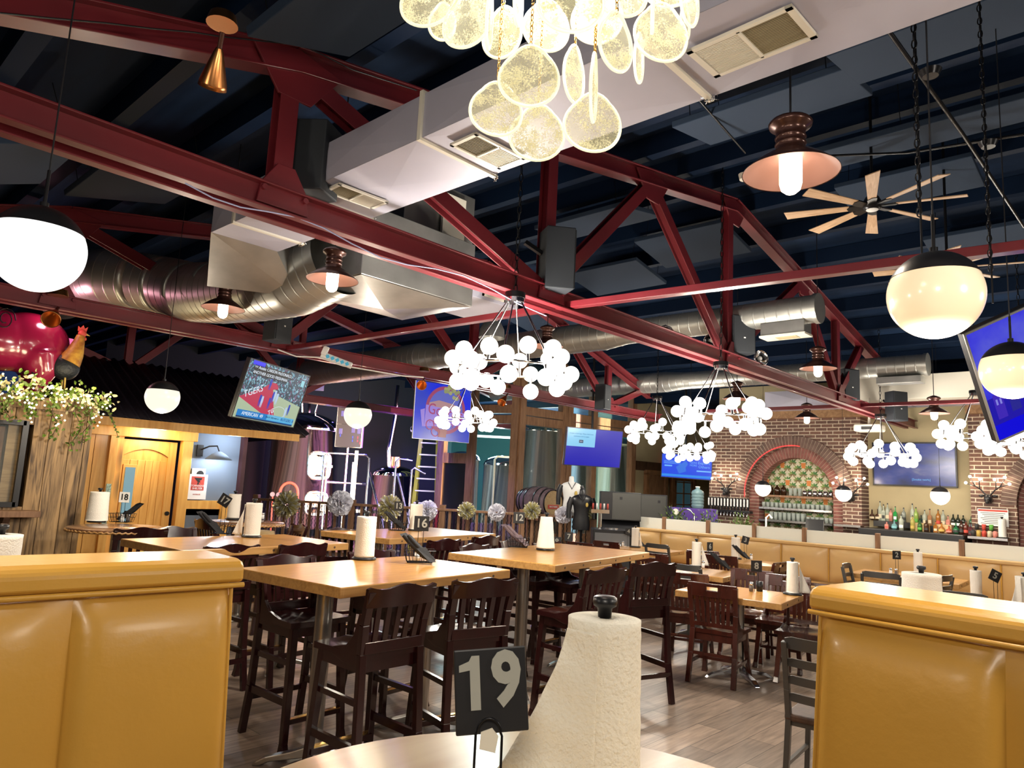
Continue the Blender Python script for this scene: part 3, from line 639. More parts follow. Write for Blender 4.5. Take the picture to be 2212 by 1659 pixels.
MB().lathe([(.15, -.1), (.14, 0), (.10, .08), (.06, .1), (.001, .1)], 28).build('shade', 'galv', t); MB().cyl((0, 0, .1), (0, 0, .22), .06, n=16).build('housing', 'ventw', t)
# glass disc chandelier, very near
CH = PD(1205, -70, 1.62)
t = thing('glass_disc_chandelier', 'glowing chandelier of seeded glass discs hung on gold chains, top centre', 'chandelier', tuple(CH))
seed = nmat('seeded_glass'); m_, nt, b = seed; M['disc'] = m_
tc = N(nt, 'ShaderNodeTexCoord'); n1 = N(nt, 'ShaderNodeTexNoise', i_Scale=260, i_Detail=2); n2 = N(nt, 'ShaderNodeTexNoise', i_Scale=30, i_Detail=3); rp = N(nt, 'ShaderNodeValToRGB'); L = nt.links.new
L(tc.outputs['Object'], n1.inputs['Vector']); L(tc.outputs['Object'], n2.inputs['Vector']); mxn = N(nt, 'ShaderNodeMath', operation='MULTIPLY'); L(n1.outputs['Fac'], mxn.inputs[0]); L(n2.outputs['Fac'], mxn.inputs[1])
rp.color_ramp.elements[0].position = .24; rp.color_ramp.elements[1].position = .34; rp.color_ramp.elements[0].color = (.25, .25, .25, 1); rp.color_ramp.elements[1].color = (.95, .95, .95, 1)
L(mxn.outputs[0], rp.inputs[0]); L(rp.outputs[0], b.inputs['Alpha']); b.inputs['Base Color'].default_value = (.72, .68, .42, 1); b.inputs['Roughness'].default_value = .25
b.inputs['Subsurface Weight'].default_value = .0; bp = N(nt, 'ShaderNodeBump', i_Strength=.6, i_Distance=.004); L(n2.outputs['Fac'], bp.inputs['Height']); L(bp.outputs[0], b.inputs['Normal'])
# translucent body so light inside the cluster shows through the glass
tr = N(nt, 'ShaderNodeBsdfTranslucent', i_Color=(.95, .93, .72, 1)); mx = N(nt, 'ShaderNodeMixShader', i_Fac=.5); tp = N(nt, 'ShaderNodeBsdfTransparent'); mx2 = N(nt, 'ShaderNodeMixShader')
b.inputs['Alpha'].default_value = 1
for l in list(b.inputs['Alpha'].links): nt.links.remove(l)
L(b.outputs[0], mx.inputs[1]); L(tr.outputs[0], mx.inputs[2]); L(rp.outputs[0], mx2.inputs[0]); L(tp.outputs[0], mx2.inputs[1]); L(mx.outputs[0], mx2.inputs[2])
L(mx2.outputs[0], [n for n in nt.nodes if n.type == 'OUTPUT_MATERIAL'][0].inputs[0])
M['rimglow'] = mat('disc_rim_glow', (.95, .92, .75), .2, trans=.4, emit=.5, ecol=(1, .95, .7))  # rims given their own glow, imitating light caught in the glass edges
def discmesh(r, ax=1.0):
    mb = MB(); n = 40; ring = []
    for k in range(n):
        a = 2*pi*k/n; rr = r*(1+.02*sin(3*a+1)); x, y = rr*sin(a)*ax, rr*cos(a)
        if cos(a) > .8: y += (cos(a)-.8)*r*.9
        ring.append((x, y))
    return ring
def disc(t, c, r, yaw, lab=None, ax=1.0, tilt=0):
    ring = discmesh(r, ax); X = TR(*c) @ RZ(yaw) @ RX(pi/2+tilt)
    mb = MB(); n = len(ring); rows = [1.0, .9, .6, .3, .0]
    for sgn in (1, -1):
        vs = []
        for q in rows: vs += [(x*q, y*q, sgn*(.003+.002*(1-q*q))) for x, y in ring]
        fs = []
        for i in range(len(rows)-1): fs += [(i*n+k, i*n+(k+1) % n, (i+1)*n+(k+1) % n, (i+1)*n+k)[::sgn] for k in range(n)]
        mb.add(vs, fs, True, X)
    o = mb.build('glass_disc', 'disc', t)
    mb = MB(); mb.tube([(x*1.0, y*1.0, 0) for x, y in ring], .0038, 8, closed=True, X=X); mb.build('rim', 'rimglow', o)
    parent_top = V(c)+V((0, 0, r*1.15)); chain('chain', t, parent_top.x, parent_top.y, parent_top.z, .10, 'gold', .012, .0012, .0035)
def DL(px, py, d): return PD(px, py, d)-CH
for px, py, rp_, d, yaw, ax in ((1143, 170, 64, 1.45, .75, 1), (1072, 240, 56, 1.58, .9, 1), (1160, 292, 58, 1.66, .7, 1), (1280, 270, 61, 1.60, .8, 1), (1282, 195, 72, 1.5, 2.0, .38),
        (1233, 5, 70, 1.28, .75, 1), (1010, 45, 62, 1.5, .3, .95), (1330, 95, 62, 1.38, 1.35, .75), (1428, 75, 62, 1.62, .9, .95), (925, 0, 62, 1.55, .5, 1), (1057, 45, 66, 1.4, 2.1, .3), (1085, 75, 55, 1.72, .4, .8),
        (1240, 165, 60, 1.7, 1.6, .6), (1410, 20, 55, 1.48, 2.15, .3), (1180, 60, 55, 1.75, .9, .9), (1290, 40, 60, 1.78, .6, .9), (1380, 130, 52, 1.75, 1.7, .4), (1490, 5, 56, 1.6, 1.4, .5), (955, 50, 40, 1.8, .8, .7),
        (1120, 0, 60, 1.6, 1.9, .35), (1340, -20, 60, 1.5, .9, 1), (1130, -60, 60, 1.35, .6, 1), (1040, -60, 60, 1.7, .8, 1), (1450, -40, 60, 1.7, .5, 1), (1480, 50, 40, 1.85, 1.5, .4)):
    disc(t, DL(px, py, d), rp_*d/FPX, yaw-1.57, ax=ax)
MB().cyl((0, 0, .12), (0, 0, .16), .26, n=40).build('ceiling_pan', 'copper', t)
for a in range(5):
    q = (.13*cos(a*1.257+.3), .13*sin(a*1.257+.3), .05); MB().sph(q, .022, 14, 10).build('bulb', 'lampb', t); lamp(CH+V(q)+V((0, 0, -.04)), 1.3, (1, .9, .7), .02)
MB().cyl((0, 0, .16), (0, 0, hang(t)), .012, n=8).build('stem', 'copper', t)
# ceiling fans
def fan(loc, r, a0, lab, n=8):
    t = thing('ceiling_fan', lab, 'ceiling fan', tuple(loc)); 
    MB().lathe([(.001, -.03), (.05, -.03), (.055, -.02), (.07, -.018), (.075, .03), (.05, .08), (.02, .1), (.001, .1)], 28).build('motor', 'blackm', t)
    MB().lathe([(.001, -.036), (.045, -.033), (.048, -.028)], 24).build('light_cover', 'white', t)
    MB().cyl((0, 0, .08), (0, 0, hang(t)), .012, n=10).build('downrod', 'blackm', t)
    bm = MB().prism([(.15, -.035), (r, -.06), (r+.02, .045), (.15, .03)], .008, X=RX(R(12)))
    km = MB().prism([(.05, -.03), (.17, -.04), (.19, 0), (.17, .035), (.05, .03)], .012, X=TR(0, 0, -.006) @ RX(R(12)))
    b0 = k0 = None
    for i in range(n):
        a = a0+2*pi*i/n
        if b0 is None: b0 = bm.build('blade', 'fanwood', t, bev=.002); k0 = km.build('blade_iron', 'blackm', t); b, k = b0, k0
        else: b, k = b0.copy(), k0.copy(); COL.objects.link(b); COL.objects.link(k); b.parent = k.parent = t
        b.rotation_euler = k.rotation_euler = (0, 0, a)
M['fanwood'] = wood('fan_blade_wood', (.42, .25, .13), (.62, .42, .26), 3, (1, 14, 1), .5)
fan(PD(1884, 446, 5.9), .66, .30, 'eight blade wooden ceiling fan at upper right')
fan(PD(2046, 580, 6.6), .60, .3, 'wooden ceiling fan mostly hidden behind the right globe pendant')
fan(PD(215, 300, 6.2), .55, 1.1, 'wooden ceiling fan hidden behind the first truss at left')
fan(PD(700, 118, 5.2), .5, .5, 'wooden ceiling fan above the pale duct, only a blade tip in view', 6)
# ================= loudspeakers =================
def speaker(loc, s, yaw, lab, h=.42):
    t = thing('loudspeaker', lab, 'loudspeaker', tuple(loc), yaw)
    MB().prism([(-.13*s, -.09*s), (.13*s, -.09*s), (.10*s, .1*s), (-.10*s, .1*s)], h*s, X=TR(0, 0, -h*s/2)).build('cabinet', 'spk', t, bev=.008)
    MB().box((0, -.094*s, 0), (.235*s, .012, h*s*.95)).build('grille', mat('speaker_grille', (.03, .034, .04), .8), t, bev=.004) if 'sg' not in M else None
    MB().box((0, -.102*s, -.1*s*h), (.02*s, .004, .014*s)).build('badge', 'white', t)
    MB().bar((0, .1*s, .05), (0, .22*s, .12), .04, .03).build('wall_bracket', 'blackm', t)
# local -y is the front
speaker(PD(684, 350, 4.15), 1.0, R(-150), 'black loudspeaker on the first truss left of the pale duct')
speaker(PD(600, 697, 7.6), 1.0, R(20), 'black loudspeaker on the second truss above the basketball television')
speaker(PD(1200, 566, 5.5), 1.15, R(60), 'black loudspeaker on the first truss beside the central truss post')
speaker(PD(1600, 725, 7.8), 1.0, R(-40), 'black loudspeaker on the first truss right of centre')
speaker(PD(1830, 832, 10.6), 1.1, R(-30), 'black loudspeaker above the middle brick pier')
speaker(PD(1935, 878, 11.3), 1.1, R(-30), 'black loudspeaker near the right end of the first truss')
speaker(PD(1302, 858, 12.0), 1.0, R(10), 'small black loudspeaker on the right end of the second truss')
# hanging chains of the upper right
for (px, d, lab) in ((2005, 2.6, 'long black chain and rods at upper right running past the fan'), (2163, 3.2, 'thin black chain near the right edge'), (1556, 6.8, 'black chain above the second largest bubble chandelier')):
    p = GP(px, d); 
    if px == 1556: continue
    mb = MB(); z = 2.75; k = 0
    t = thing('hanging_chain', lab, 'chain', (p.x, p.y, z)); chain('chain_links', t, 0, 0, 0, roofz(p.x)-z, L=.035, r=.003, w_=.009)
    MB().cyl((.02, 0, -.15), (.02, 0, roofz(p.x)-z-.05), .004, n=6).build('hanging_rod', 'blackm', t)
# sprinkler pipes, fan guy cables
solo(MB().tube([PZ(1915, 60, 3.95), PZ(2080, 290, 3.9), PZ(2212, 490, 3.9)], .012, 8), 'conduit', 'blackm', 'black diagonal conduit across the upper right ceiling', 'conduit')
solo(MB().tube([PZ(1470, 170, 4.3), PZ(1610, 330, 4.3)], .008, 8), 'conduit', 'blackm', 'thin black rod left of the largest bronze pendant', 'conduit')
solo(MB().tube([PZ(1700, 340, 4.45), PZ(1960, 330, 4.1), PZ(2212, 290, 3.95)], .01, 8), 'conduit', 'blackm', 'dark pipe running above the wooden ceiling fan', 'conduit')
for (px, py, z, lab) in ((2010, 165, 3.7, 'round black junction box at the crossing of the rods, upper right'), (2135, 318, 3.7, 'round black ceiling canopy at the right, below the junction box')):
    p = PZ(px, py, z); solo(MB().cyl(p, p+V((0, 0, .03)), .035, .05, n=20), 'ceiling_canopy', 'blackm', lab, 'canopy')
p = PZ(1610, 388, 4.45); solo(MB().cyl(p, p+V((0, 0, .05)), .05, .06, n=20), 'smoke_detector', 'ventw', 'cream smoke detector on the ceiling left of the bronze pendant', 'smoke detector')
# cables along the first truss
rd = random.Random(8)
for k, (z, lab) in enumerate(((3.02, 'pale blue cable sagging along the first truss'), )):
    pts = [PY(400+i*60, 390-130+ (400+i*60)*.352-5+ (12*sin(i*1.1)), 3.40) for i in range(14)]
    solo(MB().tube(pts, .004, 6), 'cable', mat('pale_cable', (.35, .38, .6), .5), lab, 'cable')
pts = [PY(x, y, 3.38) for x, y in ((0, 28), (95, 38), (230, 50), (330, 62), (420, 70), (470, 78), (560, 88), (655, 98), (760, 150), (900, 195))]
solo(MB().tube(pts, .004, 6), 'cable', 'black', 'black cable bundle on top of the first truss at upper left', 'cable')
pts = [PD(x, y, 4.2) for x, y in ((115, 50), (170, 38), (225, 42), (240, 12), (275, 0))]
solo(MB().tube(pts, .004, 6), 'cable', mat('orange_cable', (.35, .16, .06), .6), 'orange brown cable under the roof at the upper left', 'cable')
pts = [PD(x, y, 7.7) for x, y in ((600, 755), (640, 770), (690, 772), (740, 790), (800, 800), (870, 812), (915, 815))]
solo(MB().tube(pts, .008, 6), 'cable', 'white', 'white cord drooping under the second truss right of the basketball television', 'cable')
t = thing('power_strip', 'white power strip with blue sockets on the second truss', 'power strip', X=facing(PD(727, 778, 8.0), R(-135), 0, R(-18)))
MB().box((0, 0, 0), (.36, .07, .05)).build('strip_body', 'white', t, bev=.008)
for k in range(5): MB().box((-.1+k*.058, 0, .03), (.035, .035, .01), rz=.78).build('socket', glow('socket_blue', (.1, .5, .65), .6), t)
MB().box((-.15, .05, .03), (.06, .1, .05)).build('plug_adapter', 'white', t, bev=.006)
# ================= televisions and screens =================
def tv(loc, yaw, tilt, roll, w, h, lab, mount=None, frame=.012, name='television', cat='television', depth=.05):
    X = facing(loc, yaw, tilt, roll); t = thing(name, lab, cat, X=X)
    MB().box((0, 0, -depth/2-.004), (w, h, depth)).build('tv_body', 'black', t, bev=.006)
    mb = MB(); f = frame
    for s in (-1, 1): mb.box((s*(w/2-f/2), 0, 0), (f, h, .008)); mb.box((0, s*(h/2-f/2), 0), (w, f, .008))
    mb.build('bezel', 'black', t)
    if mount:
        Xi = X.inverted(); a = Xi @ V(mount[0]); b = V((0, 0, -depth)); mb = MB().cyl(a, V((a.x*.2, .1, -depth-.05)), .022, n=10); mb.build('ceiling_pole', 'blackm', t)
        MB().box((0, 0, -depth-.03), (.3, .25, .05)).build('mount_plate', 'blackm', t)
    return t
def rect(t, cx, cy, w, h, m, z=.002, name='picture_area', rot=0):
    return MB().add([(-w/2, -h/2, 0), (w/2, -h/2, 0), (w/2, h/2, 0), (-w/2, h/2, 0)], [(0, 1, 2, 3)], X=TR(cx, cy, z) @ RZ(rot)).build(name, m, t)
def shape(t, pts, m, z=.002, name='picture_area', th=None): return MB().poly([(x, y, z) for x, y in pts]).build(name, m, t)
# 1 basketball
w_, h_ = 1.22, .69
t = tv((4.229, 7.81, 2.554), 5.178, .249, -.011, w_, h_, 'television showing a basketball game, tilted down at left', mount=((4.1, 7.95, 3.0),))
def crowd():
    m, nt, b = nmat('crowd_screen'); L = nt.links.new; b.inputs['Base Color'].default_value = (0, 0, 0, 1)
    tc = N(nt, 'ShaderNodeTexCoord'); v = N(nt, 'ShaderNodeTexVoronoi', i_Scale=55); r = N(nt, 'ShaderNodeValToRGB'); L(tc.outputs['Object'], v.inputs['Vector'])
    sp = N(nt, 'ShaderNodeSeparateColor'); L(v.outputs['Color'], sp.inputs[0]); L(sp.outputs[0], r.inputs[0]); e = r.color_ramp.elements
    e[0].color = (.005, .02, .05, 1); e[1].color = (.25, .5, .6, 1); e[1].position = .85; x = e.new(.45); x.color = (.01, .07, .12, 1); x = e.new(.62); x.color = (.18, .05, .16, 1); x = e.new(.7); x.color = (.1, .3, .42, 1)
    r.color_ramp.interpolation = 'CONSTANT'
    L(r.outputs[0], b.inputs['Emission Color']); b.inputs['Emission Strength'].default_value = EG; m.cycles.emission_sampling = 'NONE'; return m
M['crowd'] = crowd()
rect(t, 0, 0, w_-.02, h_-.02, 'crowd', .0005, 'crowd_picture')
shape(t, [(-.60, -.335), (.60, -.335), (.60, -.07), (.1, .0), (-.05, .10), (-.60, -.1)], glow('court_wood', (.50, .62, .42), .8), .001, 'court_picture')
shape(t, [(-.60, -.1), (-.24, .05), (-.1, .14), (.0, .14), (.06, .08), (-.04, .06), (.14, -.26), (.02, -.28)], glow('court_red', (.62, .04, .11), .8), .0015, 'court_paint_picture')
text('TGERS', .11, TR(-.38, -.01, .002) @ RZ(.38), glow('screen_white', (.8, .9, 1), .9), t); text('TG', .08, TR(.05, -.2, .002) @ RZ(.5), 'screen_white', t)
pts = [(.2+.13*cos(a), -.19+.07*sin(a)) for a in [2*pi*i/24 for i in range(24)]]
MB().tube([(x, y, .002) for x, y in pts], .002, 4, closed=True).build('court_circle_picture', 'screen_white', t)
for k, (x, y, m) in enumerate(((-.18, -.1, 'w'), (-.22, -.09, 'b'), (-.04, -.1, 'b'), (-.0, -.02, 'b'), (.03, .0, 'w'), (.08, -.03, 'w'), (.33, -.17, 'w'), (.38, -.13, 'b'), (-.12, .12, 'b'))):
    mm = glow('player_blue', (.02, .06, .5), .9) if m == 'b' else glow('player_white', (.5, .65, .9), .9)
    shape(t, [(x-.016, y+.06), (x+.016, y+.06), (x+.02, y), (x+.012, y-.075), (x+.004, y-.075), (x, y-.01), (x-.006, y-.075), (x-.014, y-.075), (x-.02, y)], mm, .0025, 'player_picture')
rect(t, .0, -.275, 1.10, .075, glow('score_blue', (.01, .22, .62), .9), .003, 'score_bar'); rect(t, .28, -.27, .55, .068, glow('score_cyan', (.12, .5, .8), .9), .0034, 'score_bar')
rect(t, .0, -.318, 1.1, .02, glow('ticker_navy', (.01, .04, .12), .9), .003, 'ticker_bar')
text('AMERICAN  49', .060, TR(-.27, -.275, .004), 'screen_white', t); text('8:56 57  2ND HALF 51', .027, TR(.115, -.27, .004), 'ticker_navy', t); text('RUTGERS  R', .05, TR(.42, -.27, .004), glow('screen_navy', (.02, .06, .3), .9), t)
rect(t, -.13, .265, .74, .062, glow('caption_black', (.004, .006, .012), .5), .003, 'caption_box'); rect(t, -.16, .205, .68, .055, 'caption_black', .003, 'caption_box')
text('>> Austin: CARSON McDONALD,', .05, TR(-.13, .265, .004), 'screen_white', t); text('ANOTHER GOOD FRESHMAN.', .05, TR(-.16, .205, .004), 'screen_white', t)
rect(t, -.43, .31, .22, .05, glow('led_blue', (.02, .02, .9), 1), .003, 'scoreboard_picture'); rect(t, .50, .22, .07, .08, glow('logo_cyan', (.3, .7, .8), .9), .003, 'channel_mark')
# 2 plain blue with message
t = tv((10.78, 7.918, 2.396), 4.335, .128, .005, 1.22, .70, 'plain blue television with a pale message box, hanging at centre right', mount=((10.83, 8.02, 4.5),))
rect(t, 0, 0, 1.2, .68, glow('flat_blue', (.0, .0, .50), .85), .001, 'blue_picture'); rect(t, -.29, .17, .60, .33, glow('message_sky', (.22, .58, .85), 1), .002, 'message_box')
for y, s in ((.24, 'Unable to load app. Please check your'), (.19, 'connection and try again.')): text(s, .033, TR(-.29, y, .003), glow('message_text', (.02, .22, .5), .8), t)
rect(t, -.29, .10, .09, .055, 'ticker_navy', .003, 'button_picture'); text('RETRY', .022, TR(-.29, .10, .004), 'screen_white', t)
# 3 explore others
c = PD(1483, 1008, 15.2); t = tv(c, R(205), .1, -.03, 1.06, .52, 'television showing a blue Explore Others page, by the passage', frame=.015, mount=(c+V((.1, .1, 1.75)),))
rect(t, 0, 0, 1.03, .49, glow('page_blue', (.0, .06, .78), 1), .001, 'blue_picture'); rect(t, 0, -.2, 1.03, .05, glow('page_cyan', (.02, .25, .8), 1), .002, 'page_footer')
text('Explore\nOthers', .08, TR(.36, .05, .003), glow('page_text', (.15, .45, .95), 1), t); text('NEWS\nMORE', .055, TR(.14, .06, .003), 'page_text', t); rect(t, .36, -.08, .3, .03, 'page_text', .002, 'page_line')
shape(t, [(-.15, -.16), (-.22, -.02), (-.02, .12), (.03, .05), (-.02, -.02), (.0, -.1)], glow('hand_blue', (.02, .16, .75), 1), .002, 'hand_picture')
for k in range(3): rect(t, -.3, .1-k*.025, .35, .010, 'page_text', .002, 'page_line')
rect(t, -.38, .0, .16, .03, 'page_text', .002, 'page_button')
# 4 cloudy wall television
def cloud(name, cols, sc, st=(1, 2.5, 1)):
    m, nt, b = nmat(name); L = nt.links.new; b.inputs['Base Color'].default_value = (0, 0, 0, 1); b.inputs['Roughness'].default_value = .25
    tc = N(nt, 'ShaderNodeTexCoord'); mp = N(nt, 'ShaderNodeMapping', i_Scale=st); n = N(nt, 'ShaderNodeTexNoise', i_Scale=sc, i_Detail=4); r = N(nt, 'ShaderNodeValToRGB')
    L(tc.outputs['Object'], mp.inputs[0]); L(mp.outputs[0], n.inputs['Vector']); L(n.outputs['Fac'], r.inputs[0]); e = r.color_ramp.elements
    e[0].position = cols[0][0]; e[0].color = c4(cols[0][1]); e[1].position = cols[-1][0]; e[1].color = c4(cols[-1][1])
    for p, c in cols[1:-1]: x = e.new(p); x.color = c4(c)
    L(r.outputs[0], b.inputs['Emission Color']); b.inputs['Emission Strength'].default_value = .8*EG; m.cycles.emission_sampling = 'NONE'; return m
M['cloud'] = cloud('cloud_screen', ((.3, (.01, .02, .06)), (.5, (.02, .05, .3)), (.62, (.10, .12, .35)), (.75, (.4, .38, .42))), 1.6, (1, 2.2, 1))
pq = [PX(x, y, 14.3) for x, y in ((1885, 955), (2067, 958), (2069, 1053), (1883, 1047))]
c = sum(pq, V((0, 0, 0)))/4; wv = abs(pq[0].y-pq[1].y); hv = pq[0].z-pq[3].z
t = tv(c, pi, .02, 0, wv, hv, 'large television with a cloudy blue picture on the tan bar wall', frame=.02)
rect(t, 0, 0, wv-.05, hv-.05, 'cloud', .001, 'cloud_picture'); text('[Smoke twirls]', .05, TR(.12, -.27, .003), glow('cap_cyan', (.15, .5, .9), 1), t)
# 5 tilted right television
X0, Y0 = PD(2080, 722, 4.1), PD(2155, 957, 4.25)
up = (X0-Y0); hh = up.length; upn = up.normalized(); P3 = EYE+ray(2290, 628)*((X0-EYE).dot(upn)/ray(2290, 628).dot(upn)); rt = (P3-X0).normalized(); print('TVR', P3, (P3-EYE).dot(_f)); nn = rt.cross(upn)
ww = hh*16/9; X = Matrix((rt, upn, nn)).transposed().to_4x4(); X.translation = Y0+up/2+rt*ww/2
t = thing('television', 'television with a blue town picture tilted at the right edge', 'television', X=X)
MB().box((0, 0, -.03), (ww, hh, .05)).build('tv_body', 'black', t, bev=.005); mb = MB()
for s in (-1, 1): mb.box((s*(ww/2-.006), 0, 0), (.012, hh, .012)); mb.box((0, s*(hh/2-.006), 0), (ww, .012, .012))
mb.build('bezel', 'galv', t)
M['rsky'] = cloud('blue_sky_screen', ((.35, (.02, .01, .75)), (.5, (.06, .06, .85)), (.66, (.12, .13, .8)), (.8, (.45, .42, .9))), 3, (1, 1, 1))
rect(t, 0, 0, ww-.02, hh-.02, 'rsky', .002, 'sky_picture'); rect(t, 0, -.30*hh, ww-.02, .38*hh, glow('town_blue', (.012, .006, .42), .9), .003, 'town_picture')
rect(t, 0, -.42*hh, ww-.02, .14*hh, glow('town_deep', (.0, .0, .75), .9), .0035, 'street_picture')
for k, (x, y, r) in enumerate(((-.38, .12, .05), (-.3, .1, .05), (-.2, .2, .055), (-.14, .17, .06), (-.42, .04, .06), (-.36, .0, .07), (-.08, .22, .05), (.05, .2, .06), (-.33, -.05, .06))):
    MB().poly([(x*ww+r*hh*1.3*cos(a), y*hh+r*hh*1.3*sin(a), .004+k*.0003) for a in [2*pi*i/24 for i in range(24)]]).build('balloon_picture', glow('balloon', (.42, .42, .85), .9), t)
for k in range(7):
    x = -.44+k*.07; rect(t, x*ww, -.2*hh+.02*(k % 3)*hh, .045*ww, .22*hh, glow('house_%d' % (k % 3), ((.05, .02, .5), (.02, .02, .3), (.12, .02, .4))[k % 3], .9), .004, 'house_picture')
    for j in (-1, 1): rect(t, x*ww+j*.009*ww, -.16*hh+.02*(k % 3)*hh, .009*ww, .05*hh, glow('win_lit', (.25, .25, .8), .9), .005, 'house_window_picture')
# 6 logo screen
lw, lh = 1.75, 1.0
q = [PD(903, 822, 13.2), PD(1022, 838, 14.0), PD(1010, 958, 13.8), PD(886, 945, 13.0)]
c = sum(q, V((0, 0, 0)))/4; rt = (q[1]-q[0]+q[2]-q[3]).normalized(); upv = (q[0]-q[3]+q[1]-q[2]); upv = (upv-rt*upv.dot(rt)).normalized(); nn = rt.cross(upv)
lw = ((q[1]-q[0]).length+(q[2]-q[3]).length)/2; lh = ((q[0]-q[3]).length+(q[1]-q[2]).length)/2
X = Matrix((rt, upv, nn)).transposed().to_4x4(); X.translation = c
t = thing('logo_screen', 'blue projection screen with the round brewery logo, back left', 'screen', X=X)
M['pblue'] = cloud('projection_blue', ((.3, (.0, .01, .95)), (.5, (.03, .06, .7)), (.7, (.07, .09, .42))), .9, (1, 1, 1))
MB().box((0, 0, -.015), (lw, lh, .03)).build('screen_board', 'white', t); rect(t, 0, 0, lw*.99, lh*.99, 'pblue', .002, 'blue_projection')
MB().cyl((-lw/2, lh/2+.02, 0), (lw/2, lh/2+.02, 0), .03, n=12).build('roller', 'black', t)
def ring2(t, cx, cy, r0, r1, m, z, name='ring_art'):
    mb = MB(); n = 40; vs = [(cx+r*cos(2*pi*k/n), cy+r*sin(2*pi*k/n), z) for r in (r0, r1) for k in range(n)]
    mb.add(vs, [(k, (k+1) % n, n+(k+1) % n, n+k)[::-1] for k in range(n)]).build(name, m, t)
k = lh/1.0
ring2(t, .05*k, .04*k, .001, .36*k, glow('logo_sky', (.13, .15, .6), .8), .003, 'badge_art'); ring2(t, .05*k, .04*k, .36*k, .42*k, glow('logo_red', (.38, .07, .17), .8), .004)
shape(t, [(-.30*k, .14*k), (-.1*k, .2*k), (.2*k, .16*k), (.38*k, .1*k), (.36*k, -.05*k), (-.3*k, -.05*k)], glow('logo_sand', (.5, .28, .3), .8), .005, 'field_art')
shape(t, [(-.38*k, -.28*k), (-.36*k, .10*k), (.46*k, .02*k), (.45*k, -.2*k)], glow('logo_lilac', (.33, .22, .7), .9), .006, 'banner_art')
shape(t, [(-.47*k, -.0*k), (-.38*k, .03*k), (-.38*k, -.28*k), (-.42*k, -.28*k)], 'logo_lilac', .0055, 'ribbon_art')
text("Goerd's'", .26*k, TR(.03*k, .0, .008) @ RZ(-.08), glow('logo_redtext', (.42, .05, .18), .8), t, sx=.8, bold=.006) if False else text("Goerd's", .27*k, TR(.05*k, .0, .008) @ RZ(-.10), glow('logo_redtext', (.42, .05, .18), .8), t, sx=.85)
text('- Brewery -', .13*k, TR(.02*k, -.2*k, .008) @ RZ(-.06), 'logo_redtext', t)
rd = random.Random(5)
for (cx, cy) in ((.08, .42), (.24, .33)):
    for j in range(9): ring2(t, (cx+rd.uniform(-.06, .06))*k, (cy+rd.uniform(-.09, .08))*k, .001, .035*k, glow('hop_%d' % (j % 2), ((.32, .34, .16), (.42, .42, .2))[j % 2], .8), .009+.0004*j, 'hop_art')
for (cx, cy) in ((-.26, -.24), (-.14, -.35)): ring2(t, cx*k, cy*k, .07*k, .09*k, 'logo_redtext', .009, 'wheel_art')
shape(t, [(-.08*k, -.44*k), (.08*k, -.44*k), (.1*k, -.3*k), (-.1*k, -.3*k)], glow('mug_art', (.4, .15, .14), .8), .009, 'mug_art')
# projector
p = PX(1878, 925, 12.6); t = thing('projector', 'white projector hanging in front of the brick wall', 'projector', tuple(p), R(-90))
MB().box((0, 0, 0), (.42, .3, .12)).build('case', 'ventw', t, bev=.03); MB().box((-.0, -.152, -.01), (.16, .01, .05)).build('port_panel', 'dark', t); MB().cyl((0, 0, .06), (0, 0, .5), .02, n=10).build('ceiling_pole', 'ventw', t)
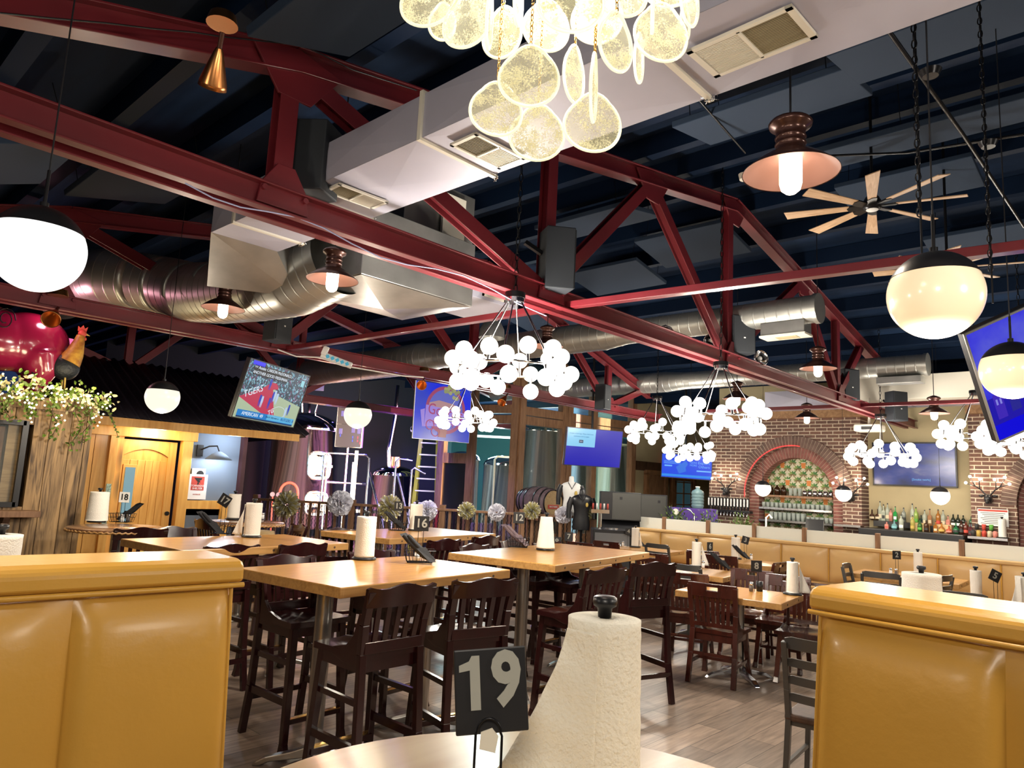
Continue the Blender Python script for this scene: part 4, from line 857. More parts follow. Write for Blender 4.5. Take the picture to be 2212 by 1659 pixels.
# ================= chairs =================
def wavecrest(mb, w, zb, zt, y0, bow, th, wave, lean=.0, n=24):
    def side(dy):
        def fn(u, v):
            s = 2*u-1; top = zt+wave*cos(s*1.62*pi)-(.012 if abs(s) > .96 else 0); z = zb+(top-zb)*v
            return (s*w/2, y0-bow*(1-s*s)+dy-lean*(z-zb), z)
        return fn
    mb.grid(side(0), n, 3); mb.grid(side(-th), n, 3)
    for u in range(n):
        a, b = u/n, (u+1)/n; f, g = side(0), side(-th)
        for v in (0, 1): mb.add([f(a, v), f(b, v), g(b, v), g(a, v)], [(0, 1, 2, 3)])
    for u in (0, 1): mb.add([side(0)(u, 0), side(0)(u, 1), side(-th)(u, 1), side(-th)(u, 0)], [(0, 1, 2, 3)])
def wooden(name, lab, cat, hs, crest, m, pub, group=None, nsl=5):
    t = thing(name, lab, cat, group=group); sw = .43
    def seatz(x, y): return hs-.012*max(0, 1-(abs(x)/.17)**2)*max(0, 1-((y)/.17)**2)+.006*math.exp(-(x/.03)**2)
    def out(u, v):
        y = -.20+.41*v; w = .40+.04*v+(-.03*(1-abs(2*v-1)**6) if 0 else 0); x = (2*u-1)*w/2
        if v > .93: y = .20-.0+.012*(1-(2*u-1)**2)
        return x, y
    mb = MB(); mb.grid(lambda u, v: (*out(u, v), seatz(*out(u, v))), 14, 12); mb.grid(lambda u, v: (*out(u, v), hs-.034), 14, 12)
    for k in range(14):
        for v in (0, 1):
            a, b = out(k/14, v), out((k+1)/14, v); mb.add([(*a, seatz(*a)), (*b, seatz(*b)), (*b, hs-.034), (*a, hs-.034)], [(0, 1, 2, 3)])
    for k in range(12):
        for u in (0, 1):
            a, b = out(u, k/12), out(u, (k+1)/12); mb.add([(*a, seatz(*a)), (*b, seatz(*b)), (*b, hs-.034), (*a, hs-.034)], [(0, 1, 2, 3)])
    mb.build('seat', m, t)
    ap = MB(); ap.box((0, .165, hs-.065), (.36, .022, .06)).box((0, -.175, hs-.065), (.36, .022, .07)).box((-.185, 0, hs-.065), (.022, .34, .06)).box((.185, 0, hs-.065), (.022, .34, .06)); ap.build('apron', m, t)
    for s in (-1, 1):
        # curved seat ears rising into the back posts
        mb = MB(); pr = [(-.06, hs-.06), (.07, hs-.03), (.06, hs-.005), (.0, hs+.012), (-.08, hs+.03), (-.14, hs+.09), (-.175, hs+.20), (-.215, hs+.20), (-.215, hs-.06)]
        mb.prism([(a, b) for a, b in pr], .022, X=Matrix(((0, 0, 1, s*.197-.011), (1, 0, 0, 0), (0, 1, 0, 0), (0, 0, 0, 1)))); mb.build('seat_ear', m, t, bev=.003)
        # back post
        mb = MB(); pts = [(s*.19, -.205, hs*.55), (s*.19, -.20, hs), (s*.197, -.215, hs+.15), (s*.205, -.265, crest-.02)]
        if pub: pts = [(s*.205, -.27, 0), (s*.198, -.225, hs*.4)]+pts[1:]
        else: pts = [(s*.20, -.29, 0), (s*.195, -.235, hs*.55)]+pts[1:]
        for a, b in zip(pts, pts[1:]): mb.bar(a, b, .044, .036, up=V((0, 1, 0)))
        mb.build('back_post', m, t, bev=.004)
        mb = MB(); mb.bar((s*.205, .205 if pub else .20, .04), (s*.175, .165, hs-.035), .040, .040, up=V((0, 1, 0)), w2=.046, h2=.046)
        mb.bar((s*.208, .210, 0), (s*.205, .205 if pub else .20, .05), .050, .050, up=V((0, 1, 0)), w2=.040, h2=.040); mb.build('front_leg', m, t, bev=.004)
    zc = crest-(.105 if pub else .12)
    mb = MB()
    if pub: wavecrest(mb, .46, zc, crest, -.238, .028, .022, .012, lean=.15)
    else:
        w_ = .44; h = crest-zc; X0 = TR(0, -.245, zc) @ RX(R(8))
        for (cx, cz, bw, bh) in ((-.135, h/2, .17, h), (.135, h/2, .17, h), (0, .030, .11, .06), (0, h-.014, .11, .028)): mb.box((cx, -.012*(1 if cx == 0 else .5), cz), (bw, .022, bh), X=X0)
    mb.build('crest_rail', m, t, bev=.004)
    MB().bar((-.19, -.212, hs+.045), (.19, -.212, hs+.045), .022, .035).build('lower_rail', m, t) if not pub else MB().bar((-.19, -.214, hs+.03), (.19, -.214, hs+.03), .022, .06).build('lower_rail', m, t, bev=.003)
    for k in range(nsl):
        x = -.14+.28*k/(nsl-1)
        MB().bar((x*.92, -.213, hs+.05), (x, -.250, zc+.01), .031, .014, up=V((0, 1, 0))).build('slat', m, t)
    if pub:
        for s in (-1, 1):
            MB().bar((s*.197, -.24, .28), (s*.20, .185, .28), .024, .042).build('stretcher', m, t); MB().bar((s*.19, -.22, .50), (s*.183, .17, .50), .022, .03).build('stretcher', m, t)
        MB().bar((-.2, .19, .17), (.2, .19, .17), .045, .03).build('footrest', m, t); MB().box((0, .205, .188), (.36, .03, .004)).build('brass_plate', 'gold', t)
        MB().bar((-.2, -.245, .22), (.2, -.245, .22), .022, .034).build('stretcher', m, t)
    else:
        for s in (-1, 1): MB().bar((s*.195, -.25, .17), (s*.195, .18, .17), .02, .026).build('stretcher', m, t)
        MB().bar((-.2, .0, .17), (.2, .0, .17), .02, .026).build('stretcher', m, t); MB().bar((-.19, -.24, .25), (.19, -.24, .25), .02, .026).build('stretcher', m, t)
    return t
def metalchair(lab):
    t = thing('metal_chair', lab, 'chair'); m = 'gunmetal'
    for s in (-1, 1):
        mb = MB(); pts = [(s*.20, -.25, 0), (s*.19, -.2, .43), (s*.19, -.23, .60), (s*.19, -.28, .86)]
        for a, b in zip(pts, pts[1:]): mb.bar(a, b, .03, .035, up=V((0, 1, 0)))
        mb.build('back_post', m, t, bev=.003); MB().bar((s*.20, .2, 0), (s*.18, .18, .43), .028, .028, up=V((0, 1, 0))).build('front_leg', m, t, bev=.003)
        MB().bar((s*.195, -.22, .2), (s*.19, .19, .2), .02, .02).build('stretcher', m, t)
    for k in range(4):
        z = .54+k*.095; mb = MB(); wavecrest(mb, .38, z, z+.045+(.02 if k == 3 else 0), -.215-(z-.5)*.16, .035, .012, 0, n=10); mb.build('back_slat', m, t)
    MB().box((0, -.01, .445), (.42, .42, .04)).build('seat', 'darkwood', t, bev=.012); MB().box((0, -.01, .415), (.38, .38, .03)).build('seat_frame', m, t)
    return t
M['gunmetal'] = mat('gunmetal', (.11, .105, .10), .35, metal=.8)
PUB = wooden('pub_stool', 'x', 'bar stool', .745, 1.09, 'maho', True)
LOW = wooden('dining_chair', 'x', 'chair', .455, .865, 'mahol', False, nsl=7)
MET = metalchair('x')
usedp = {}; GRP = None
def chair(proto, px, py, zc, rz, lab, back=.27, at=None, group=None, loc=None):
    a = R(rz); p = at or (loc+(RZ(a) @ V((0, -back, 0))) if loc else PZ(px, py, zc)); loc = V((p.x, p.y, 0))-(RZ(a) @ V((0, -back, 0)))
    if proto.name not in usedp: usedp[proto.name] = 1; proto.matrix_world = TR(*loc) @ RZ(a); parent_mats[proto.name] = proto.matrix_world.copy(); proto['label'] = words(lab); t = proto; 
    else: t = dup(proto, tuple(loc), a, lab)
    if group: t['group'] = group
    return t
GS = 'dark stools around the high tables'; GC = 'wooden chairs around the low tables'
for a in ((617, 1211, 182, 'dark stool facing the camera at the far left of table 16'), (872, 1276, 0, 'dark stool nearest the camera with its back to us, in front of table 16'),
          (1051, 1262, -12, 'dark stool with a bright reflection on its seat, right front of table 16'), (802, 1197, 184, 'dark stool behind the middle of table 16'),
          (1312, 1236, -2, 'dark stool in front of table 12, seat reflecting blue light'), (1414, 1224, -18, 'dark stool at the right front of table 12 beside the open floor'),
          (503, 1186, 4, 'dark stool in front of table 17 on its left side'), (657, 1182, 4, 'dark stool in front of table 17 on its right side'),
          (306, 1148, -5, 'dark stool with its back to us in front of round table 18'), (440, 1128, -90, 'dark stool side on behind the left end of table 17'),
          (732, 1148, 170, 'dark stool facing us at the left end of table 13'), (647, 1140, 80, 'dark stool side on beside the round table at the railing'),
          (961, 1172, 5, 'dark stool in front of table 13 on its left side'), (1024, 1184, 185, 'dark stool with purple light on its crest between tables 16 and 13'),
          (1052, 1164, 5, 'dark stool at the right front corner of table 13'), (1180, 1177, 182, 'dark stool behind table 12 facing us, blue light on its seat'),
          (1108, 1173, 184, 'dark stool at the far left corner of table 12'), (375, 1146, 190, 'dark stool behind the left end of table 17')):
    chair(PUB, a[0], a[1], 1.06, a[2], a[3], group=GS)
for a in ((1538, 1262, -80, 'wooden chair with slotted crest in the open at the left of table 8'), (1481, 1238, -70, 'wooden chair between the open stool and table 8'),
          (1625, 1231, 100, 'wooden chair behind table 8 below the number 8 sign'), (1702, 1243, 100, 'wooden chair behind the right side of table 8 facing the camera'),
   (1518, 1190, -60, 'wooden chair at the left of table 3'),
          (1557, 1200, -85, 'wooden chair beside the number 6 sign'), (1688, 1215, 0, 'wooden chair between table 3 and the tan bench'),
          (1408, 1195, -85, 'reddish wooden chair behind the right end of table 12'), (1309, 1170, -85, 'wooden chair far back at table 4'),
          (1252, 1172, -85, 'wooden chair far back in front of the railing end')):
    chair(LOW, a[0], a[1], .86, a[2], a[3], group=GC)
for a in ((1828, 1226, 185, 'grey metal ladder back chair at the left end of table 2'), (1903, 1246, -80, 'grey metal ladder back chair with its back to us at table 2'),
          (2046, 1252, -5, 'grey metal ladder back chair behind the big towel roll at right'), (1419, 1182, -90, 'grey metal chair at table 4 by the tan bench'),
          (1478, 1229, -90, 'grey metal chair beside the towel roll of table 6'), (2080, 1292, 100, 'small metal chair back behind the number 5 sign')):
    chair(MET, a[0], a[1], .84, a[2], a[3], back=.28)
chair(MET, 0, 0, 0, -84, 'grey metal ladder back chair in the foreground against the right booth', back=.28, at=PZ(1772, 1398, .86))
chair(LOW, 0, 0, 0, 100, 'wooden chair half hidden by the right booth, in front of table 8', loc=PZ(1738, 1362, .455), group=GC)
# ================= tables =================
def rtable(cx, cy, lx, ly, h, rz, lab, m='oak', posts=1, base='star', seams=True):
    t = thing('high_table' if h > 1 else 'dining_table', lab, 'table', (cx, cy, 0), R(rz))
    MB().box((0, 0, h-.018), (lx, ly, .036)).build('tabletop', m, t, bev=.004)
    mb = MB(); e = .045
    for s in (-1, 1): mb.box((0, s*(ly/2-.012), h-.03), (lx+.004, .026, .055)); mb.box((s*(lx/2-.012), 0, h-.03), (.026, ly+.004, .055))
    mb.build('edge_band', 'oakedge', t, bev=.004)
    k = max(2, int(lx/.3))
    for s in (-1, 1):
        for i in range(k): MB().cyl((-lx/2+lx*(i+.5)/k, s*(ly/2+.004), h-.03), (-lx/2+lx*(i+.5)/k, s*(ly/2-.004), h-.03), .009, n=10).build('plug', 'darkwood', t)
    xs = [0] if posts == 1 else [-lx*.30, lx*.30]
    for x in xs:
        MB().cyl((x, 0, .04), (x, 0, h-.04), .05 if h > 1 else .042, n=24).build('post', 'post', t)
        mb = MB().cyl((x, 0, h-.06), (x, 0, h-.045), .15, n=20); mb.build('mounting_plate', 'blackm', t)
        for q in range(4):
            a = q*pi/2+pi/4; mb = MB(); pr = [(.04, .10), (.12, .075), (.26, .045), (.31, .02), (.33, .0), (.29, 0), (.24, .02), (.05, .04)]
            mb.prism(pr, .05, X=TR(x, 0, 0) @ RZ(a) @ Matrix(((1, 0, 0, 0), (0, 0, 1, -.025), (0, 1, 0, 0), (0, 0, 0, 1)))); mb.build('foot', 'steel' if h < 1 else 'post', t, bev=.006)
    return t
rtable(2.93, 3.80, 1.48, .95, 1.07, 6, 'high oak table 16 in the front row, left of centre', posts=2)
rtable(5.08, 4.10, 1.85, 1.0, 1.07, 10, 'high oak table 12 in the front row, right of centre', posts=2)
rtable(2.95, 5.76, 1.5, .95, 1.07, 5, 'high oak table 17 in the second row at left', posts=2)
rtable(5.2, 6.25, 1.75, 1.0, 1.07, 8, 'high oak table 13 in the second row behind table 16', posts=2)
rtable(6.52, 3.06, .78, .95, .76, 8, 'low oak table 8 next to the right booth', base='star')
rtable(7.78, 4.22, .78, .95, .76, 8, 'low oak table 6 between table 8 and the bench')
rtable(9.65, 4.35, .76, 1.0, .76, 5, 'low oak table 3 against the long tan bench')
rtable(9.75, 6.25, .76, 1.2, .76, 5, 'low oak table 4 at the far end of the tan bench')
rtable(10.15, 2.55, .76, 1.2, .76, 3, 'low oak table 2 by the tan bench, right of centre')
rtable(8.15, 1.15, .8, 1.5, .76, 0, 'low oak table 5 behind the right booth')
def round_table(cx, cy, r, h, lab, m, rope=True):
    t = thing('round_table', lab, 'table', (cx, cy, 0))
    MB().lathe([(.001, h-.04), (r-.01, h-.04), (r, h-.03), (r, h-.008), (r-.008, h), (.001, h)], 64).build('tabletop', m, t)
    if rope:
        mb = MB(); n = 180; mb.tube([((r+.004)*cos(2*pi*i/n), (r+.004)*sin(2*pi*i/n), h-.028+.006*sin(i*1.9)) for i in range(n)], .009, 6, closed=True); mb.build('rope_edge', 'oakedge', t)
    MB().cyl((0, 0, .03), (0, 0, h-.03), .05, n=24).build('post', 'post', t); MB().lathe([(.001, 0), (.3, 0), (.3, .015), (.05, .05), (.001, .05)], 32).build('base_plate', 'post', t)
    return t
round_table(2.53, 7.33, .42, 1.07, 'round dark table 18 with rope edge before the pine door', 'oakd'); round_table(4.12, 7.95, .42, 1.07, 'round dark table with rope edge near the railing', 'oakd')
t = solo(MB().lathe([(.001, .0), (.22, .0), (.30, .3), (.30, .55), (.24, .88), (.001, .88)], 32, X=TR(4.75, 8.9, 0)), 'barrel_table', 'barrelw', 'pale wooden keg table with metal hoop before the railing', 'keg')
# ================= table-top things =================
def towels(loc, s, lab, m='paper', flare=None, rz=0, r=.07, r2=None, h=.28, knob=1):
    t = thing('towel_roll', lab, 'paper towel roll', tuple(loc), rz)
    MB().lathe([(.001, 0), (.085, 0), (.085, .010), (.078, .016), (.001, .016)], 40).build('stand_base', 'black', t)
    r2 = r2 or r; n = 56; rd = random.Random(len(bpy.data.objects))
    mb = MB(); prof = [(.02, .02), (r2, .018)]+[((r2+(r-r2)*k/20)+.0008*rd.uniform(-1, 1), .018+(h)*k/20) for k in range(21)]+[(r-.004, h+.019), (.02, h+.02), (.02, .02)]
    mb.lathe(prof, n); mb.build('paper_roll', m, t)
    MB().cyl((0, 0, .01), (0, 0, h+.035), .009, n=12).build('rod', 'black', t)
    MB().lathe([(.001, h+.018), (.012, h+.020), (.0135, h+.036), (.021, h+.040), (.0225, h+.046), (.0215, h+.054), (.017, h+.057), (.001, h+.057)], 24).build('knob', 'black', t)
    if flare:  # loose sheet hanging off the roll: flare = (side, width, top height share)
        sd, wd, tp = flare
        def fn(u, v):
            z = .02+(h*tp)*(1-v); w = wd*(v**1.15)
            return (sd*(r*.98*(1-u)+(r+w)*u), -r*.55*(1-u)-.012*sin(u*6+v*3)*v-.01, z)
        MB().grid(fn, 14, 14, thick=.0015).build('loose_sheet', m, t)
    return t
def caddy(loc, rz, num, lab, plate='sign', h=.27, tilt=0, sign=True, dark=True, basket=True, numrz=0):
    t = thing('condiment_caddy', lab, 'caddy', tuple(loc), rz)
    if basket:
        mb = MB()
        for z in (.004, .05, .088):
            e = .085+z*.25; q = .06+z*.2; mb.tube([(-e, -q, z), (e, -q, z), (e, q, z), (-e, q, z)], .0022, 5, closed=True)
        for k in range(9):
            x = -1+2*k/8
            for s in (-1, 1): mb.bar((x*.086, s*.061, .004), (x*.107, s*.078, .088), .003, .003)
        for k in range(5):
            y = -1+2*k/4
            for s in (-1, 1): mb.bar((s*.086, y*.061, .004), (s*.107, y*.078, .088), .003, .003)
            mb.bar((-.086, y*.06, .004), (.086, y*.06, .004), .003, .003)
        mb.build('wire_basket', 'blackm', t)
    if sign:
        mb = MB()
        for s in (-1, 1): mb.cyl((s*.018, 0, .0), (s*.018, 0, h-.05), .0022, n=6)
        mb.tube([(.018*cos(a), 0, h-.05+.02*sin(a)) for a in [pi*i/10 for i in range(11)]], .0022, 6); mb.build('sign_holder', 'blackm', t)
        X = TR(0, -.004, h) @ RZ(numrz) @ RY(tilt) @ RX(pi/2)
        q = MB().box((0, 0, -.004), (.105, .105, .004), X=X).build('number_plate', plate, t, bev=.0015)
        text(num, .085, X @ TR(0, .0, .0), 'digit' if plate == 'sign' else 'ink', q, 'number', bold=.0018)
    return t
def shaker(x, y, z, m, lab, grp=None):
    t = thing('shaker', lab, 'shaker', (x, y, z), group=grp)
    MB().lathe([(.001, .003), (.018, .003), (.02, .03), (.016, .062), (.001, .062)], 16).build('jar', m, t)
    MB().lathe([(.017, .060), (.019, .064), (.018, .078), (.008, .086), (.001, .086)], 16).build('cap', 'chrome', t); return t
M['salt'] = mat('salt_white', (.8, .8, .8), .3); M['pepper'] = mat('pepper_dark', (.12, .10, .09), .5); M['napkin'] = mat('black_napkin', (.008, .008, .01), .7, bump=.3, bs=30)
def napkin(loc, rz, lab, n=2, up=.16, m='napkin'):
    t = thing('napkin_bundle', lab, 'napkin', tuple(loc), rz)
    for k in range(n):
        mb = MB(); a = R(42-6*k); L = .22; x0 = .03*k
        mb.tube([(x0+.10-.0, .0, .02), (x0+.05, .004*k, .05), (x0-.03, 0, .115), (x0-.085, 0, .17), (x0-.10, 0, .185)], [.010, .019, .019, .017, .012], 10); mb.build('rolled_napkin', m, t)
    mb = MB().poly([(.14, -.01, .012), (.10, -.035, .01), (.0, -.03, .1), (.06, .0, .11)]); mb.poly([(-.05, -.02, .12), (-.13, .0, .19), (-.09, .03, .2), (-.02, .02, .15)]); mb.build('folded_corner', m, t); return t
CAMR = R(43-90)   # turns a local -y face towards the camera
Hh = 1.072; Ll = .762
def at(px, py, z): return PZ(px, py, z)
towels(at(786, 1208, Hh), 1, 'tall paper towel roll in the centre of table 16'); 
p = at(905, 1215, Hh); caddy(p, CAMR+.2, '16', 'wire caddy with tall black number 16 sign on table 16'); napkin(p+V((-.06, -.04, .005)), CAMR, 'rolled black napkins leaning out of the caddy on table 16'); shaker(p.x+.02, p.y+.05, Hh+.005, 'salt', 'salt shaker in the caddy of table 16')
towels(at(1178, 1188, Hh), 1, 'conical paper towel roll with loose edge on table 12', r=.055, r2=.085); p = at(1118, 1182, Hh)
caddy(p, CAMR, '12', 'wire caddy with number 12 sign on table 12'); napkin(p+V((-.05, 0, .01)), CAMR, 'grey and black napkins in the caddy of table 12', m='barrelp'); shaker(p.x+.06, p.y-.02, Hh, 'pepper', 'pepper shaker in the caddy of table 12')
towels(at(543, 1160, Hh), 1, 'paper towel roll with a loose sheet hanging left on table 17', flare=(-1, .10, .95), rz=CAMR); p = at(478, 1153, Hh)
caddy(p, CAMR, '17', 'caddy with tilted number 17 sign on table 17', tilt=.5, h=.30); napkin(p+V((-.12, 0, .0)), CAMR, 'large black napkin bundle at the left of table 17')
towels(at(503, 1122, Hh), 1, 'paper towel roll on the round table near the railing'); shaker(*at(567, 1122, Hh), 'salt', 'shaker on the round table near the railing')
towels(at(897, 1146, Hh), 1, 'paper towel roll on table 13'); p = at(858, 1146, Hh); caddy(p, CAMR, '13', 'caddy with number 13 sign on table 13'); napkin(p+V((-.05, .0, .01)), CAMR, 'black napkin in the caddy of table 13')
towels(at(208, 1128, Hh), 1, 'paper towel roll on round table 18', r=.085, r2=.10); p = at(262, 1128, Hh); caddy(p, CAMR, '18', 'caddy with white number 18 card on round table 18', plate='white', h=.25); napkin(p+V((.1, .06, .0)), CAMR+pi, 'black napkins beside the number 18 card'); shaker(p.x-.01, p.y-.04, Hh, 'salt', 'salt shaker at the number 18 card'); shaker(p.x+.06, p.y+.0, Hh, 'pepper', 'pepper shaker at the number 18 card')
p = at(1634, 1278, Ll); caddy(p, CAMR, '8', 'number 8 sign on table 8', basket=False, h=.235); shaker(p.x-.0, p.y+.05, Ll, 'salt', 'salt shaker on table 8 below the sign'); shaker(p.x-.05, p.y+.03, Ll, 'pepper', 'pepper shaker on table 8 below the sign')
solo(MB().lathe([(.001, 0), (.03, 0), (.032, .09), (.028, .09), (.026, .005), (.001, .005)], 20, X=TR(*(p+V((.07, -.0, 0))))), 'holder_cup', 'black', 'small black cup of sugar sticks on table 8', 'cup')
towels(at(1712, 1284, Ll), 1, 'paper towel roll with a sheet flaring to the right on table 8', flare=(1, .12, .98), rz=CAMR, r=.05, r2=.055)
towels(at(1504, 1224, Ll), 1, 'paper towel roll flaring to the right on table 6', flare=(1, .10, .98), rz=CAMR, r=.055); p = at(1533, 1228, Ll)
caddy(p, CAMR+.6, '6', 'number 6 sign on table 6', basket=False, h=.26); shaker(p.x-.05, p.y+.06, Ll, 'salt', 'salt shaker on table 6'); napkin(p+V((.05, -.1, 0)), CAMR, 'black napkin heap on table 6')
towels(at(1589, 1207, Ll), 1, 'paper towel roll on table 3', r=.06); p = at(1610, 1209, Ll); caddy(p, CAMR, '3', 'tilted number 3 sign on table 3', h=.27, tilt=.25, basket=False); napkin(p+V((-.05, .05, 0)), CAMR, 'black napkin on table 3'); shaker(p.x+.06, p.y-.06, Ll, 'salt', 'salt shaker on table 3')
towels(at(1372, 1182, Ll), 1, 'small paper towel roll on table 4', flare=(1, .05, .98), rz=CAMR, r=.06); p = at(1357, 1181, Ll); caddy(p, CAMR, '4', 'number 4 sign on table 4', basket=False, h=.24); shaker(p.x-.06, p.y+.06, Ll, 'salt', 'salt shaker on table 4'); napkin(p+V((.1, -.1, 0)), CAMR, 'black napkin on table 4')
p = at(1938, 1243, Ll); caddy(p, CAMR, '2', 'number 2 sign on table 2', basket=False, h=.25); shaker(p.x-.05, p.y+.06, Ll, 'salt', 'salt shaker on table 2'); shaker(p.x-.04, p.y+.0, Ll, 'pepper', 'pepper shaker on table 2')
towels(at(1984, 1245, Ll), 1, 'slim paper towel roll behind the big roll on table 2', r=.05)
towels(at(2110, 1302, Ll), 1, 'slim upright paper towel roll on table 5', r=.048); p = at(2152, 1302, Ll); caddy(p, CAMR, '5', 'tilted number 5 sign on table 5', basket=False, h=.25, tilt=.45)
solo(MB().box((p.x+.05, p.y-.4, Ll+.004), (.28, .42, .006), rz=.3), 'menu_board', 'chrome', 'silvery printed menu sheet on table 5', 'menu')
towels(at(2216, 1320, Ll), 1, 'paper towel roll cut by the right edge on table 5', flare=(-1, .09, .98), rz=CAMR)
pb = PD(1992, 1300, 3.75); t = rtable(pb.x+.1, pb.y-.22, .75, .7, 1.0, 0, 'table behind the right booth under the big towel roll'); towels(V((PD(1992, 1300, 3.75).x, PD(1992, 1300, 3.75).y, 1.005)), 1, 'big paper towel roll standing behind the right booth', r=.092, r2=.098, h=.27)
pq_ = PZ(2, 1158, 1.365); round_table(pq_.x-.25, pq_.y+.05, .40, 1.07, 'round dark table hidden behind the left booth at the left edge', 'oakd'); towels((pq_.x, pq_.y, 1.072), 1, 'paper towel roll cut by the left edge behind the left booth', r=.07)
pn = PD(1203, 1167, 8.4); rtable(pn.x+.2, pn.y+.1, .76, 1.0, .76, 8, 'low oak table hidden behind table 12'); caddy((pn.x, pn.y, .762), CAMR, '9', 'small number 9 sign behind the conical roll of table 12', basket=False, h=.25)
pn = pn+V((.35, .1, 0)); caddy((pn.x, pn.y, .762), CAMR, '7', 'small number 7 sign behind the number 9 sign', basket=False, h=.29)
# ================= booths and foreground =================
def pad(t, c, w, h, n, X, m, name='back_cushion', bulge=.03):
    for k in range(n):
        a = -w/2+w*k/n
        def fn(u, v):
            q = (1-abs(2*u-1)**5)*(1-abs(2*v-1)**7); return (a+w/n*u, -bulge*q, v*h)
        MB().grid(fn, 18, 14, X=X).build(name, m, t)
def booth(a, b, z, th, lab, m='vinyl', seams=(0,), lean=.13):
    a, b = V(a), V(b); d = (b-a); L = d.length; ang = math.atan2(d.y, d.x); t = thing('booth', lab, 'booth', ((a+b)/2).to_tuple()[:2]+(0,), ang)
    # local: x along the booth, -y = visible face
    MB().prism([(.012, z-.07), (-lean+.012, 0), (th, 0), (th, z-.07)], L, X=Matrix(((0, 0, 1, -L/2), (1, 0, 0, 0), (0, 1, 0, 0), (0, 0, 0, 1)))).build('frame', m, t, bev=.02)
    xs = [-L/2]+list(seams)+[L/2]
    for p, q in zip(xs, xs[1:]):
        def fn(u, v): k = (1-abs(2*u-1)**9)*(1-abs(2*v-1)**9); return (p+(q-p)*u, .005-.045*k-lean*(1-v), .05+(z-.14)*v)
        MB().grid(fn, 30, 30).build('back_cushion', m, t)
    cap = [(-.022, z-.075), (-.03, z-.06), (-.028, z-.02), (-.01, z-.002), (.03, z+.006), (th-.02, z+.006), (th+.02, z-.015), (th+.02, z-.075)]
    mb = MB(); mb.prism([(y, zz) for y, zz in cap], L+.05, X=Matrix(((0, 0, 1, -L/2-.025), (1, 0, 0, 0), (0, 1, 0, 0), (0, 0, 0, 1)))); mb.build('top_roll', m, t, bev=.012)
    MB().tube([(-L/2-.025, -.028, z-.082), (L/2+.025, -.028, z-.082)], .009, 10).build('piping', m, t)
    for s in (-1, 1): MB().tube([(s*(L/2-.012), -.012-lean, .05), (s*(L/2-.012), -.012, z-.09)], .007, 8).build('piping', m, t)
    return t
booth((-.9, 2.60, 0), (1.27, 2.50, 0), 1.33, .33, 'mustard vinyl booth back filling the lower left', seams=(.585,))
booth((2.745, .985, 0), (2.465, -1.43, 0), 1.33, .40, 'mustard vinyl booth back filling the lower right', seams=(-.64,))
q3 = [PZ(x, y, 1.13) for x, y in ((592, 1659), (950, 1580), (1560, 1659))]
ax, ay, bx, by, cx_, cy_ = q3[0].x, q3[0].y, q3[1].x, q3[1].y, q3[2].x, q3[2].y
dd = 2*(ax*(by-cy_)+bx*(cy_-ay)+cx_*(ay-by)); ux = ((ax*ax+ay*ay)*(by-cy_)+(bx*bx+by*by)*(cy_-ay)+(cx_*cx_+cy_*cy_)*(ay-by))/dd; uy = ((ax*ax+ay*ay)*(cx_-bx)+(bx*bx+by*by)*(ax-cx_)+(cx_*cx_+cy_*cy_)*(bx-ax))/dd
rt_ = math.hypot(ax-ux, ay-uy); print('TABLE19', ux, uy, rt_)
t = round_table(ux, uy, rt_, 1.13, 'round maple table 19 in the foreground', 'maple', rope=False)
p = PD(1306, 1335, 1.30); rb = V((p.x, p.y, 1.131)); hroll = p.z-1.131-.018
t = towels(rb, 1, 'large embossed paper towel roll with a sheet flaring left, foreground table 19', 'paperf', r=.0655, r2=.070, h=hroll, rz=R(43-90))
def fl(u, v):   # loose sheet, peeling away to the left and lying out on the table
    z = 1-v; w = .004+.105*(v**1.5)+.02*v; x0 = -.02; x1 = -.066-w; x = x0+(x1-x0)*u
    return (x, -.066*math.sqrt(max(0, 1-(x0/.066)**2))*(1-u)-.02*u-.004*sin(v*20+u*3)*u-.006, .012+(hroll-.01)*z)
MB().grid(fl, 24, 60, thick=.002).build('loose_sheet', 'paperf', t)
p = PD(1061, 1492, 1.0); t = thing('table_number_stand', 'black number 19 sign in a wire stand on the foreground table', 'table number', (p.x, p.y, 1.131), R(43-90))
z = p.z-1.131
X = TR(0, 0, z) @ RZ(.12) @ RY(-.09) @ RX(pi/2-.05)
q = MB().box((0, 0, -.003), (.102, .113, .004), X=X).build('number_plate', 'sign', t, bev=.002); text('9', .098, X @ TR(.022, .012, .0005), 'digit', q, 'number', bold=.0035, sx=.86)
MB().prism([(-.029, -.024), (-.015, -.024), (-.015, .048), (-.026, .048), (-.030, .041), (-.044, .036), (-.044, .027), (-.029, .029)], .0012, X=X).build('number', 'digit', q)
mb = MB(); r_ = .016
mb.tube([(-.018, -.012, 0), (-.018, -.012, z-.055)]+[(r_*-cos(a), -.012, z-.055+.018*sin(a)+.004) for a in [pi*i/14 for i in range(15)]]+[(.018, -.012, z-.055), (.02, -.012, 0)], .0018, 8); mb.build('wire_holder', 'blackm', t)
MB().prism([(-.012, -.014), (.010, -.018), (.013, .004), (.004, .014), (-.011, .008)], .002, X=TR(0, -.015, z-.058) @ RX(pi/2)).build('tape_scrap', 'ventw', t)
MB().tube([(-.018, -.012, .003), (-.05, .03, .003), (.0, .05, .003), (.05, .03, .003), (.02, -.012, .003)], .0018, 8).build('wire_foot', 'blackm', t)
